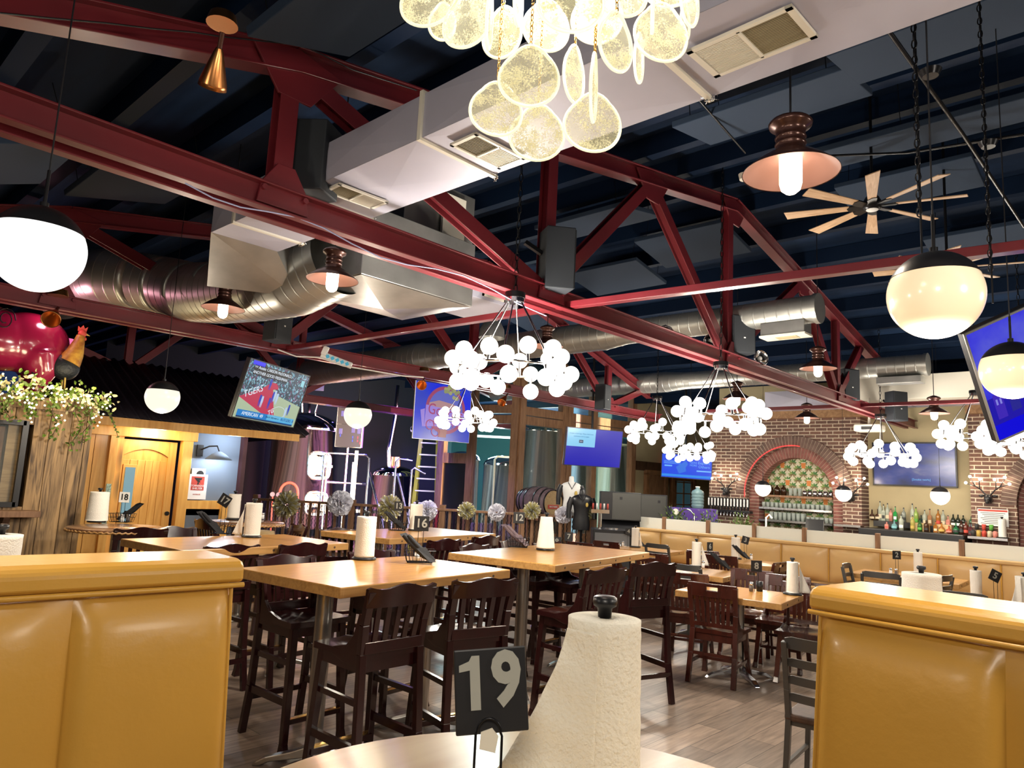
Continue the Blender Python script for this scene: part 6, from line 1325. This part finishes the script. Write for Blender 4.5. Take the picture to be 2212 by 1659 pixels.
solo(MB().tube([GP(1066, 16.5), GP(1066, 16.5)+V((0, 0, 2.2)), GP(1072, 16.5)+V((0, 0, 2.27)), GP(1100, 16.6)+V((0, 0, 2.27))], .025, 8), 'brew_pipe', 'ventw', 'white bent pipe behind the brew room glass', 'pipe')
# barrel, mannequins
c = GP(1167, 14.1); ax = V((cos(R(-32)), sin(R(-32)), 0)); t = thing('oak_barrel', 'dark oak barrel lying on its side with pale head', 'barrel', (c.x, c.y, 1.02), R(-99))
Xb = TR(0, 0, .31) @ RY(pi/2)
MB().lathe([(.245+.062*(1-(i/8-1)**2), -.43+.86*i/16) for i in range(17)], 40, X=Xb).build('staves', 'barrelp', t)
for z in (-.42, -.30, -.14, .14, .30, .42): r = .248+.062*(1-(z/.43)**2); MB().lathe([(r, z-.02), (r+.004, z-.02), (r+.004, z+.02), (r, z+.02)], 40, X=Xb).build('hoop', 'blackm', t)
MB().lathe([(.001, .405), (.238, .405)], 40, X=Xb).build('barrel_head', 'barrelw', t); MB().lathe([(.238, .40), (.25, .43)], 40, X=Xb).build('rim', 'blackm', t)
q = MB().box((.412, 0, .24), (.006, .27, .075)).build('red_label', 'lab_red', t); text('VINTNERS', .045, TR(.417, 0, .24) @ RZ(pi/2) @ RX(pi/2), 'white', t)
MB().box((0, 0, -.01), (.7, .35, .07)).build('cradle', 'timber', t, bev=.01); MB().box((-.2, 0, -.5), (.06, .3, .98)).box((.2, 0, -.5), (.06, .3, .98)).build('cradle_leg', 'timber', t)
def torso(c, rz, lab, shirt, sleeve, s=1.0, neckm='white'):
    t = thing('mannequin', lab, 'mannequin', tuple(c), rz)
    def body(off):
        rows = [(.0, .15, .10), (.08, .155, .105), (.2, .145, .10), (.32, .135, .095), (.42, .155, .105), (.50, .19, .11), (.56, .195, .10), (.60, .15, .08), (.63, .07, .06)]
        vs = []; n = 24
        for z, a, b in rows: vs += [((a+off)*cos(2*pi*k/n)*s, (b+off)*sin(2*pi*k/n)*s, z*s) for k in range(n)]
        return vs, [(i*n+k, i*n+(k+1) % n, (i+1)*n+(k+1) % n, (i+1)*n+k) for i in range(len(rows)-1) for k in range(n)]
    v, f = body(.0); MB().add(v, f, True).build('shirt', shirt, t)
    MB().lathe([(.062, .58), (.05, .64), (.045, .72), (.03, .735), (.001, .74)], 20).build('neck', neckm, t)
    for k in (-1, 1): MB().tube([(k*.17, 0, .56), (k*.22, 0, .45), (k*.235, -.01, .33), (k*.235, -.02, .2)], [.06, .055, .045, .04], 12).build('sleeve', sleeve, t)
    MB().tube([(-.07, -.085, .62), (0, -.115, .5), (.07, -.085, .62)], .008, 6).build('collar', 'black', t)
    MB().cyl((0, 0, -.55), (0, 0, .02), .02).build('stand_pole', 'blackm', t); MB().cyl((0, 0, -.57), (0, 0, -.55), .15, n=20).build('stand_base', 'blackm', t); return t
c = GP(1234, 13.4); t = torso((c.x, c.y, 1.12), R(-45), 'mannequin in a white shirt with black sleeves beside the barrel', 'white', 'black'); MB().sph((.08, -.105, .42), .03, 10, 6, sc=(1, .2, 1.6)).build('shirt_print', 'lab_gold', t)
c = GP(1258, 13.0); t = torso((c.x, c.y, .90), R(-45), 'mannequin in a black shirt right of the white one', 'black', 'black', neckm='black'); MB().sph((.08, -.105, .45), .025, 10, 6, sc=(1, .2, 1.6)).build('shirt_print', 'lab_gold', t)
# ================= brewery left =================
t = tank(655, 17.2, .80, .45, 2.68, 'large steel brewing tank lit blue and red behind the railing', .42)
ct = GP(655, 17.2); dv = (V((0, 0, 0))-V((ct.x, ct.y, 0))).normalized(); a0 = math.atan2(dv.y, dv.x)+.42
for z, q in ((1.85, .42), (.98, .36)):
    X = TR(0, 0, z) @ RZ(a0) @ TR(.80, 0, 0) @ RZ(pi/2) @ RX(pi/2)
    pts = [(.26*math.copysign(abs(cos(a))**.5, cos(a)), q*.72*math.copysign(abs(sin(a))**.5, sin(a)), .05) for a in [2*pi*i/32 for i in range(32)]]
    MB().tube(pts, .035, 8, closed=True, X=X).build('manway_rim', 'chrome', t); MB().grid(lambda u, v: ((2*u-1)*.235*(1-.12*abs(2*v-1)**6), (2*v-1)*q*.66*(1-.1*abs(2*u-1)**6), .04+.07*(1-(2*u-1)**2)*(1-(2*v-1)**2)), 20, 20, X=X, thick=.01).build('manway_door', 'tank', t); MB().bar((-.3, 0, .09), (.3, 0, .09), .05, .03, X=X).build('manway_bar', 'chrome', t)
MB().tube([(0, 0, 3.1), (0, 0, 3.3), (.05, .1, 3.4)], .04, 10).build('top_valve', 'chrome', t); MB().tube([(.1, -.1, 3.0), (.1, -.2, 3.35), (.3, -.5, 3.42), (.55, -.75, 3.35), (.62, -.85, 3.1), (.62, -.85, .4)], .028, 10).build('vent_pipe', 'chrome', t)
MB().tube([(-.1, .1, 3.05), (-.12, .12, 3.35)], .035, 8).build('top_valve', 'chrome', t)
tank(512, 18.2, .62, .4, 2.75, 'dark mirror finished tank left of the large brewing tank', .3, m='steeld')
t = tank(850, 16.8, .50, .35, 1.70, 'smaller steel kettle with dark lid under blue light', .22)
MB().cyl((0, 0, 1.9), (0, 0, 2.15), .14, .12, 20).build('chimney_collar', 'copper', t); MB().tube([(-.15, 0, 1.9), (-.2, 0, 2.3), (-.1, .1, 2.5), (.1, .25, 3.1), (.2, .35, 3.9)], .045, 10).build('exhaust_pipe', 'chrome', t)
# platform with rails and steps
c = GP(765, 15.7); rz = R(-40); t = thing('brew_platform', 'tubular steel brew platform with rails and stairs under blue light', 'platform', (c.x, c.y, 0), rz)
MB().box((.2, 0, .92), (1.7, .8, .06)).build('deck', 'steel', t)
def rl(pts): MB().tube(pts, .026, 8).build('guard_rail', 'steel', t)
for x in (-.55, .0): rl([(x, -.38, .0), (x, -.38, 1.95)])
rl([(-.55, -.38, 1.5), (.3, -.38, 1.5)]); rl([(-.62, -.38, .95), (-.62, -.38, 2.05), (-.55, -.38, 2.12), (.25, -.38, 2.12), (.33, -.38, 2.05), (.33, -.38, .3)]); rl([(.9, -.38, .3), (.9, -.38, 2.0), (.97, -.38, 2.08), (1.25, -.38, 2.05)])
rl([(.35, -.38, 1.75), (.85, -.9, .35)]); rl([(.95, -.38, 1.75), (1.4, -.9, .35)]); rl([(1.25, -.3, 0), (1.25, -.3, 1.85), (1.3, -.3, 1.9), (1.55, -.3, 1.78)])
for k in range(4): MB().box((.62+.12*k, -.5-.12*k, .78-.2*k), (.5, .18, .03)).build('step', 'steel', t)
MB().box((.05, -.38, 1.6), (.07, .06, 1.2)).build('upright_post', 'steel', t)
p = PD(757, 922, 17.0); t = thing('control_panel', 'black brewery control panel with glowing gauges', 'control panel', X=facing(p, R(-140)))
MB().box((0, 0, 0), (.62, .98, .16)).build('cabinet', 'black', t, bev=.01)
mb = MB(); 
for s in (-1, 1): mb.box((s*.31, 0, .085), (.015, .98, .01)); mb.box((0, s*.49, .085), (.62, .015, .01))
mb.box((0, .05, .085), (.62, .01, .01)); mb.build('panel_edge', 'chrome', t)
for (x, y) in ((-.2, -.12), (.1, -.08), (.24, -.1), (-.18, .3), (0, .3), (.17, .3)): MB().box((x, y, .09), (.08, .13, .02)).build('gauge', glow('gauge_violet', (.35, .25, .7), .9), t, bev=.005)
for i, (x, y) in enumerate(((.1, -.25), (.22, -.25), (.1, -.33), (.22, -.33), (-.2, -.22), (.28, -.38))): MB().box((x, y, .09), (.025, .06, .01)).build('indicator', glow('ind_red', (.9, .05, .15), 1) if i % 2 else glow('ind_blue', (.1, .15, 1), 1), t)
# step ladder
c = GP(921, 16.4); t = thing('step_ladder', 'yellow fibreglass step ladder standing by the brewery wall', 'ladder', (c.x, c.y, 0), R(-45))
for s in (-1, 1): MB().bar((s*.30, -.1, 0), (s*.19, .12, 2.75), .035, .085, up=V((1, 0, 0))).build('side_rail', 'yellow', t); MB().bar((s*.28, .75, 0), (s*.19, .2, 2.7), .03, .05, up=V((1, 0, 0))).build('rear_rail', 'yellow', t)
for k in range(9): z = .3+.275*k; w2 = .30-.04*k/3; MB().box((0, -.1+.08*z, z), (w2*2*.97, .09, .03)).build('step', 'galv', t); MB().bar((-w2*.9, -.1+.08*z, z-.02), (-w2*.75, -.08+.08*z, z-.11), .02, .01).build('step_brace', 'galv', t)
MB().box((0, .15, 2.76), (.42, .2, .04)).build('top_cap', 'ventw', t)
c = GP(951, 15.9); solo(MB().box((c.x, c.y, 1.35), (.02, .09, .13), rz=R(-40)), 'light_switch', 'white', 'white switch plate on the wall right of the ladder', 'switch')
p = PD(893, 925, 16.0); dome(p, (-.3, -.6, -.2), 'black work lamp clamped in front of the logo screen')
c = GP(955, 15.2); solo(MB().lathe([(.001, 0), (.12, 0), (.12, .9), (.05, 1.05), (.001, 1.1)], 20, X=TR(c.x, c.y, 0)), 'gas_cylinder', 'lab_red', 'red cylinder standing by the brew room door', 'cylinder')
p = PD(595, 1068, 15.6); t = thing('pressure_gauge', 'pair of pink lit round gauges left of the large tank', 'gauge', X=facing(p, R(-130))); MB().cyl((-.06, 0, 0), (-.06, 0, .03), .05, n=20).build('dial', glow('gauge_pink', (.8, .3, .4), .7), t); MB().cyl((.07, 0, 0), (.07, 0, .03), .05, n=20).build('dial', 'gauge_pink', t); MB().tube([(-.06, 0, -.02), (-.05, -.3, -.02), (0, -1.5, -.02)], .015, 6).build('hose', 'lab_red', t)
c = GP(628, 15.8); solo(MB().tube([c+V((-.17, .1, .8))]+[c+V((-.16*cos(a), .1*cos(a), 1.22+.22*sin(a))) for a in [pi*i/12 for i in range(13)]]+[c+V((.17, -.1, .8))], .03, 8), 'beer_hose', 'lab_red', 'red looped hose in front of the large tank', 'hose')
p = PD(687, 833, 15.6); solo(MB().box((0, 0, 0), (.26, .22, .01), X=facing(p, R(-130))), 'paper_note', glow('note_glow', (.32, .26, .6), .5), 'paper note with a pale violet glow of its own hanging above the large tank', 'note')  # sheet emits its violet itself, a lit look put into the material
# railing with pompoms
RA, RB = V((7.87, 13.9, 0)), V((16.0, 12.8, 0)); RA2 = PZ(560, 1083, 1.07); RB2 = GP(1282, 13.8)
RA = V((PZ(575, 1080, 1.07).x, PZ(575, 1080, 1.07).y, 0)); RA = GP(560, 14.2); RB = GP(1285, 13.2)
t = thing('railing', 'wooden railing with twisted iron balusters in front of the brewery', 'railing', ((RA+RB)/2).to_tuple(), math.atan2((RB-RA).y, (RB-RA).x)); Lr = (RB-RA).length
MB().box((0, 0, 1.11), (Lr, .14, .045)).build('hand_rail', 'timber', t, bev=.006); MB().box((0, 0, .15), (Lr, .06, .08)).build('bottom_rail', 'timber', t)
nb = 38; 
for i in range(nb):
    x = -Lr/2+Lr*(i+.5)/nb; MB().box((x, 0, .62), (.05, .045, .95)).build('wood_baluster', 'timber', t)
o = None
mb = MB(); n = 40; mb.tube([(.006*cos(i*1.6), .006*sin(i*1.6), .18+.9*i/n) for i in range(n+1)], .009, 5)
for i in range(nb):
    for s in (.27, .5, .73)[1:2] if 0 else (.3, .7):
        x = -Lr/2+Lr*(i+.5+s)/nb
        if x > Lr/2: continue
        if i >= 38: continue
        if o is None: o = mb.build('iron_baluster', 'blackm', t); q = o
        else: q = o.copy(); COL.objects.link(q); q.parent = t
        q.location = (x, 0, 0)
for x in (-Lr/2, -Lr*.2, Lr*.07, Lr*.3, Lr/2): MB().box((x, 0, .6), (.11, .11, 1.2)).build('newel_post', 'timber', t, bev=.006)
def pom(px, py, d, r, lab, white, seed):
    p = PD(px, py, d); t = thing('pompom', lab, 'pompom', tuple(p)); rd = random.Random(seed); mb = MB(); mb2 = MB()
    n = 340 if white else 420
    for i in range(n):
        z = 1-2*(i+.5)/n; a = i*2.39996; u = V((math.sqrt(1-z*z)*cos(a), math.sqrt(1-z*z)*sin(a), z)); L = r*rd.uniform(.82, 1.05); s1 = u.cross(V((.3, .5, .8))).normalized(); s2 = u.cross(s1); b = rd.uniform(0, 6.3); s1, s2 = s1*cos(b)+s2*sin(b), s2*cos(b)-s1*sin(b)
        w_ = r*(.17 if white else .06); q = mb if white or i % 3 else mb2
        if white: q.add([u*L*.5, u*L+s1*w_, u*L*1.02+s2*w_*.4, u*L-s1*w_], [(0, 1, 2), (0, 2, 3)])
        else: q.add([u*L*.3-s1*w_*.4, u*L*.3+s1*w_*.4, u*L+s1*w_, u*L-s1*w_], [(0, 1, 2, 3)])
    mb.build('tissue_petals' if white else 'foil_strands', 'pomwhite' if white else 'pomgold', t)
    if not white: mb2.build('silver_strands', 'pomsilver', t)
M['pomwhite'] = mat('tissue_white', (.85, .84, .9), .8); M['pomgold'] = mat('gold_foil', (.75, .68, .32), .25, metal=.45); M['pomsilver'] = mat('silver_foil', (.85, .85, .8), .25, metal=.4)
for i, (x, y, r, wh, lab) in enumerate(((619, 1090, .27, 0, 'gold and silver tinsel pompom at the left end of the railing'), (735, 1087, .24, 1, 'white tissue pompom left of the gold one before the kettle'), (842, 1097, .25, 0, 'gold and silver tinsel pompom behind the number 13 sign'),
        (923, 1103, .19, 1, 'white tissue pompom half hidden by the roll on table 13'), (1008, 1103, .17, 0, 'gold and silver tinsel pompom under the brew room door'), (1073, 1107, .165, 1, 'white tissue pompom left of the barrel'), (1149, 1103, .17, 0, 'gold and silver tinsel pompom in front of the barrel'),
        (1217, 1112, .16, 1, 'white tissue pompom below the mannequins'), (1268, 1105, .16, 0, 'gold and silver tinsel pompom at the right end of the railing'))):
    pom(x, y, (14.2-.0013*(x-560))-.25, r*1.0, lab, wh, i)
# keg / purple barrels behind the railing
for i, px in enumerate((1050, 1112)): c = GP(px, 14.4); solo(MB().lathe([(.001, 0), (.26, 0), (.31, .3), (.31, .5), (.26, .85), (.001, .85)], 28, X=TR(c.x, c.y, 0)), 'standing_barrel', 'barrelp', 'dark barrel standing behind the railing, %s one' % ('left', 'right')[i], 'barrel')
# ================= left decor =================
def blob(name, fn, m, t, vox=.018, it=6):
    mb = MB(); fn(mb); o = mb.build(name, m, t); r = o.modifiers.new('remesh', 'REMESH'); r.mode = 'VOXEL'; r.voxel_size = vox; r.use_smooth_shade = True
    k = o.modifiers.new('smooth', 'SMOOTH'); k.factor = .8; k.iterations = it; return o
def pig(c, s, rz):
    t = thing('pig_statue', 'large glossy pink pig statue on top of the kiosk', 'statue', tuple(c), rz)
    m = mat('pig_pink', (.24, .009, .045), .2, coat=.8)
    def body(mb):
        mb.sph((.30*s, 0, .62*s), .36*s, 28, 20, sc=(1.15, .92, .98)); mb.sph((0, 0, .60*s), .36*s, 28, 20, sc=(1.3, .92, .95)); mb.sph((-.36*s, 0, .62*s), .33*s, 28, 20, sc=(1.15, .9, .95)); mb.sph((-.72*s, 0, .68*s), .23*s, 24, 16, sc=(1.1, .9, 1))
        mb.cyl((-.80*s, 0, .63*s), (-1.08*s, 0, .56*s), .14*s, .09*s, 20)
        for sx, r0 in ((.40, .19), (-.40, .15)):
            for k in (-1, 1): mb.tube([(sx*s, k*.19*s, .52*s), (sx*s+.05*s, k*.2*s, .30*s), (sx*s, k*.19*s, .12*s), (sx*s-.01, k*.19*s, 0)], [r0*s, r0*.72*s, .075*s, .085*s], 16); mb.sph((sx*s, k*.17*s, .48*s), r0*1.15*s, 18, 12, sc=(1, .8, 1.2))
    blob('pig_body', body, m, t)
    for k in (-1, 1): MB().prism([(-.07*s, 0), (.07*s, 0), (.02*s, .2*s), (-.03*s, .19*s)], .015, X=TR(-.78*s, k*.15*s, .8*s) @ RZ(1.4) @ RX(R(60))).build('ear', m, t)
    MB().tube([(.68*s+.03*cos(a), .03*s*sin(a*2), .66*s+.02*a*s*.5) for a in [i*.35 for i in range(14)]], .012*s, 6).build('tail', m, t)
    for k in (-1, 1): MB().sph((-.90*s, k*.12*s, .76*s), .02*s, 10, 8).build('eye', 'black', t)
    return t
# hind end towards the right of the picture
pg = PY(150, 760, 8.75); pig((pg.x-.66, 8.75, 2.285), .92, R(0))
p = PY(137, 800, 8.55); t = thing('rooster_statue', 'rooster statue with red comb and dark tail behind the pink pig', 'statue', (p.x, 8.5, 2.31), R(0)); z0 = .12
MB().sph((0, 0, z0+.16), .12, 20, 14, sc=(1.0, .7, 1.0)).build('body', mat('rooster_dark', (.006, .009, .012), .5, bump=.6, bs=40), t)
MB().tube([(.02, 0, z0+.2), (.06, 0, z0+.30), (.085, 0, z0+.42), (.09, 0, z0+.47)], [.10, .075, .045, .034], 14).build('neck_feathers', mat('rooster_gold', (.45, .12, .02), .5, var=.5, vs=14, col2=(.6, .35, .05)), t)
MB().sph((.10, 0, z0+.49), .036, 14, 10).build('head', 'lab_red', t); MB().prism([(-.02, 0), (.05, 0), (.06, .05), (.035, .03), (.02, .06), (.0, .03), (-.02, .045)], .01, X=TR(.08, .005, z0+.51) @ RX(pi/2)).build('comb', 'lab_red', t); MB().cyl((.13, 0, z0+.49), (.165, 0, z0+.48), .012, .002, 8).build('beak', 'lab_gold', t); MB().sph((.125, 0, z0+.445), .018, 8, 6).build('wattle', 'lab_red', t)
for k in range(5): MB().tube([(-.06, 0, z0+.2), (-.14-.01*k, .01*k, z0+.30+.03*k), (-.20-.015*k, .01*k, z0+.28-.02*k), (-.22, 0, z0+.12-.04*k)], [.03, .025, .018, .005], 8).build('tail_feather', 'rooster' if 'rooster' in M else 'black', t)
for k in (-1, 1): MB().tube([(0, k*.04, z0+.06), (.01, k*.045, 0.0), (.05, k*.05, .0)], .008, 6).build('leg', 'lab_gold', t)
t.scale = (1.15,)*3
p = PY(148, 752, 8.9); t = thing('pink_lamp', 'glowing pink lamp bowl behind the rooster', 'lamp', tuple(p)); MB().sph((0, 0, 0), .11, 20, 10).build('lamp_bowl', glow('pink_glow', (1, .16, .42), 1.2), t); MB().cyl((0, 0, -.4), (0, 0, 0), .012).build('lamp_stem', 'blackm', t); lamp(p+V((-.3, -.5, .35)), 2.5, (1, .12, .3), .08)
p = PY(8, 690, 8.5); solo(MB().tube([(p.x+.09*cos(a)*(1-.03*i), 8.45, p.z+.12*sin(a)*(1-.03*i)) for i, a in enumerate([j*.5 for j in range(24)])], .006, 6), 'wire_curl', 'blackm', 'thin black wire curl above the pig', 'ornament')
# garland: vines, leaves and fairy lights on the kiosk edge
t = thing('leaf_garland', 'garland of green and cream leaves with fairy lights along the kiosk top', 'garland', (2.2, 8.3, 2.28)); rd = random.Random(11)
mbg, mbc, vin = MB(), MB(), MB(); pts = []
def lf(mb, c, s): 
    u = V((rd.uniform(-1, 1), rd.uniform(-1, .2), rd.uniform(-1, 1))).normalized(); w_ = u.cross(V((rd.uniform(-1, 1), 1, rd.uniform(-1, 1)))).normalized(); nn = u.cross(w_)*.25
    mb.add([c-u*s, c-u*s*.3+w_*s*.55+nn*s, c+u*s*.6+w_*s*.4, c+u*s, c+u*s*.6-w_*s*.4, c-u*s*.3-w_*s*.55+nn*s], [(0, 1, 2, 3), (0, 3, 4, 5)])
for k in range(460):
    x = rd.uniform(1.55, 2.62); c = V((x, 8.25+rd.gauss(0, .09), 2.30+rd.gauss(.03, .07)-.05*(x > 2.4))); lf(mbg if rd.random() < .55 else mbc, c, rd.uniform(.016, .036))
for k in range(5):
    x = (1.72, 1.9, 2.13, 2.34, 2.43)[k]; L = (.25, .2, .42, .5, .42)[k]; q = [V((x+.03*sin(j*.7+k), 8.25-.02*cos(j), 2.28-L*j/12)) for j in range(13)]; vin.tube(q, .004, 5)
    for j in range(13):
        for _ in range(4 if k < 3 else 3): lf(mbg, q[j]+V((rd.gauss(0, .03), rd.gauss(0, .02), rd.gauss(0, .02))), .022)
for k in range(3): q = [V((2.5+.02*j+.03*k, 8.2, 2.25+.03*sin(j*.5)-.03*j*(.6+.3*k))) for j in range(9)]; vin.tube(q, .003, 5); [lf(mbg, v+V((0, rd.gauss(0, .01), 0)), .02) for v in q]
mbg.build('green_leaves', 'leafy', t, world=True) if 'leafy' in M else mbg.build('green_leaves', mat('garland_green', (.10, .17, .02), .5, var=.5, vs=9), t, world=True)
mbc.build('cream_leaves', 'cream', t, world=True); vin.build('vines', 'darkwood', t, world=True)
o = None
for k in range(95):
    x = rd.uniform(1.6, 2.62); c = V((x, 8.16+rd.uniform(-.03, .06), 2.29+rd.gauss(.0, .055)))
    if k > 70: c = V((rd.choice((1.9, 2.13, 2.5))+rd.gauss(0, .04), 8.17, 2.25-rd.random()*.25))
    c = c-V(t.location)
    if o is None: o = MB().sph((0, 0, 0), .0095, 8, 6).build('fairy_light', glow('fairy', (1, .82, .45), 6), t); q = o
    else: q = o.copy(); COL.objects.link(q); q.parent = t
    q.location = c
for x in (1.75, 2.05, 2.4): lamp((x, 8.0, 2.38), 2.0, (1, .68, .2), .08)
# porch: wall lamp, signs
p = PY(462, 975, 10.35); t = thing('gooseneck_lamp', 'blue grey gooseneck wall lamp on the slate wall', 'wall lamp', (p.x, YD-.0, p.z))
MB().box((-.14, 0, .0), (.09, .03, .17)).build('wall_plate', 'black', t, bev=.003); MB().tube([(-.12, -.02, .02), (-.06, -.12, .07), (.02, -.2, .08), (.05, -.22, .0)], .011, 8).build('gooseneck', 'blackm', t)
MB().lathe([(.001, .03), (.03, .03), (.10, -.01), (.19, -.09), (.185, -.09), (.09, -.015), (.001, .015)], 32, X=TR(.05, -.22, -.03)).build('shade', 'bluew', t)
l = lamp((p.x+.05, YD-.25, p.z-.12), 5, (.85, .92, 1), .04); 
p = PY(432, 1024, 10.45); t = thing('wall_notice', 'white card with a round black dial above the shelter sign', 'notice', X=facing(V((p.x, YD-.0, p.z)), R(-90))); MB().box((0, 0, 0), (.2, .16, .01)).build('card', 'white', t); MB().cyl((.02, 0, 0), (.02, 0, .02), .05, n=20).build('dial', 'black', t)
p = PY(430, 1055, 10.4); t = thing('shelter_sign', 'white and red tornado shelter sign on the slate wall', 'sign', X=facing(V((p.x, YD-.03, p.z+.02)), R(-90))); MB().box((0, 0, 0), (.28, .36, .012)).build('card', 'white', t)
MB().box((0, .05, .007), (.19, .20, .002)).build('red_field', 'lab_red', t); MB().prism([(-.06, .13), (.06, .13), (.05, .1), (.02, .09), (.04, .07), (.01, .06), (.02, .04), (-.01, .03), (-.0, .07), (-.03, .1)], .002, X=TR(0, 0, .009)).build('tornado_symbol', 'ink', t)
text('TORNADO\nSHELTER', .038, TR(0, -.005, .010), 'white', t); text('INTERIOR', .025, TR(0, -.11, .008), 'lab_red', t)
l = lamp((3.9, YD-.3, 2.1), 8, (1, .75, .42), .1); l = lamp((4.95, YD-.35, 2.12), 7, (.55, .75, 1), .1)
# coloured brewery lamps, then unseen bars added for the tank streaks
def spot(loc, tgt, power, col, size=70, rad=.1):
    l = bpy.data.lights.new('stage_light', 'SPOT'); l.energy = power; l.color = col; l.spot_size = R(size); l.spot_blend = .5; l.shadow_soft_size = rad
    o = bpy.data.objects.new('stage_light', l); COL.objects.link(o); o.matrix_world = TR(*loc) @ orient(V(loc)-V(tgt)); return o
for px, d, z, tx, td, tz, pw, col in ((830, 14.6, 3.9, 850, 16.8, 1.0, 260, (.10, .07, 1)), (700, 14.3, 3.9, 670, 17, 1.8, 90, (.8, .25, .6)), (760, 18, 3.6, 820, 16.5, 1.2, 70, (.1, .08, 1)), (980, 13.8, 3.4, 980, 14.6, 0, 60, (.3, .2, 1))):
    a, b = GP(px, d), GP(tx, td); a.z = z; b.z = tz; spot(a, b, pw, col, 80)
def strip(px, d, z, h, tx, td, pw, col, wd=.06):   # upright unseen light bars added to draw streaks on the steel
    l = bpy.data.lights.new('streak_light', 'AREA'); l.shape = 'RECTANGLE'; l.size = wd; l.size_y = h; l.energy = pw; l.color = col
    o = bpy.data.objects.new('streak_light', l); COL.objects.link(o); a, b = GP(px, d), GP(tx, td); a.z = b.z = z; o.matrix_world = TR(*a) @ orient(a-b)
def bars(px, dist, spec, tk=17.2, z=1.9):  # unseen area lights added round a tank for streaks and sheen
    c = GP(px, tk); f = (V((0, 0, 0))-V((c.x, c.y, 0))).normalized(); r = V((-f.y, f.x, 0))   # f towards the room, r towards the right of the view
    for ang, pw, col, wd in spec:
        a = c+f*dist*cos(R(ang))+r*dist*sin(R(ang)); l = bpy.data.lights.new('streak_light', 'AREA'); l.shape = 'RECTANGLE'; l.size = wd*3.2; l.size_y = 3.2; l.energy = pw*1.0; l.spread = R(100); l.color = col
        o = bpy.data.objects.new('streak_light', l); COL.objects.link(o); a = V((a.x, a.y, z)); o.matrix_world = TR(*a) @ orient(a-V((c.x, c.y, z)))
bars(655, 2.6, ((-70, 10, (.4, .9, 1), .06), (-25, 14, (1, .8, .6), .2), (8, 22, (1, .75, .5), .25), (22, 24, (1, .72, .42), .2), (34, 20, (1, .25, .12), .12), (44, 20, (1, .7, .4), .1), (56, 34, (.12, .2, 1), .16), (70, 30, (1, .55, .6), .2), (86, 30, (1, .3, .5), .12), (100, 30, (.7, .35, 1), .3)))
bars(850, 1.9, ((-40, 5, (.5, .9, 1), .06), (5, 5, (.6, .5, 1), .2), (40, 6, (1, .8, .6), .12), (75, 6, (.3, .3, 1), .3)), tk=16.8)
bars(1165, 1.8, ((-30, 7, (1, .85, .6), .1), (25, 8, (.8, .8, 1), .08), (60, 8, (1, .9, .6), .15)), tk=17.5)
lamp((-.8, -.6, 2.5), 42, (1, .84, .62), .25, 'room_lamp_behind'); lamp((2.2, -1.6, 2.5), 36, (1, .84, .62), .25, 'room_lamp_behind'); lamp((-1.5, 2.2, 2.4), 16, (1, .84, .62), .2, 'room_lamp_left'); lamp((6, -2.5, 2.6), 45, (1, .86, .66), .25, 'room_lamp_right')
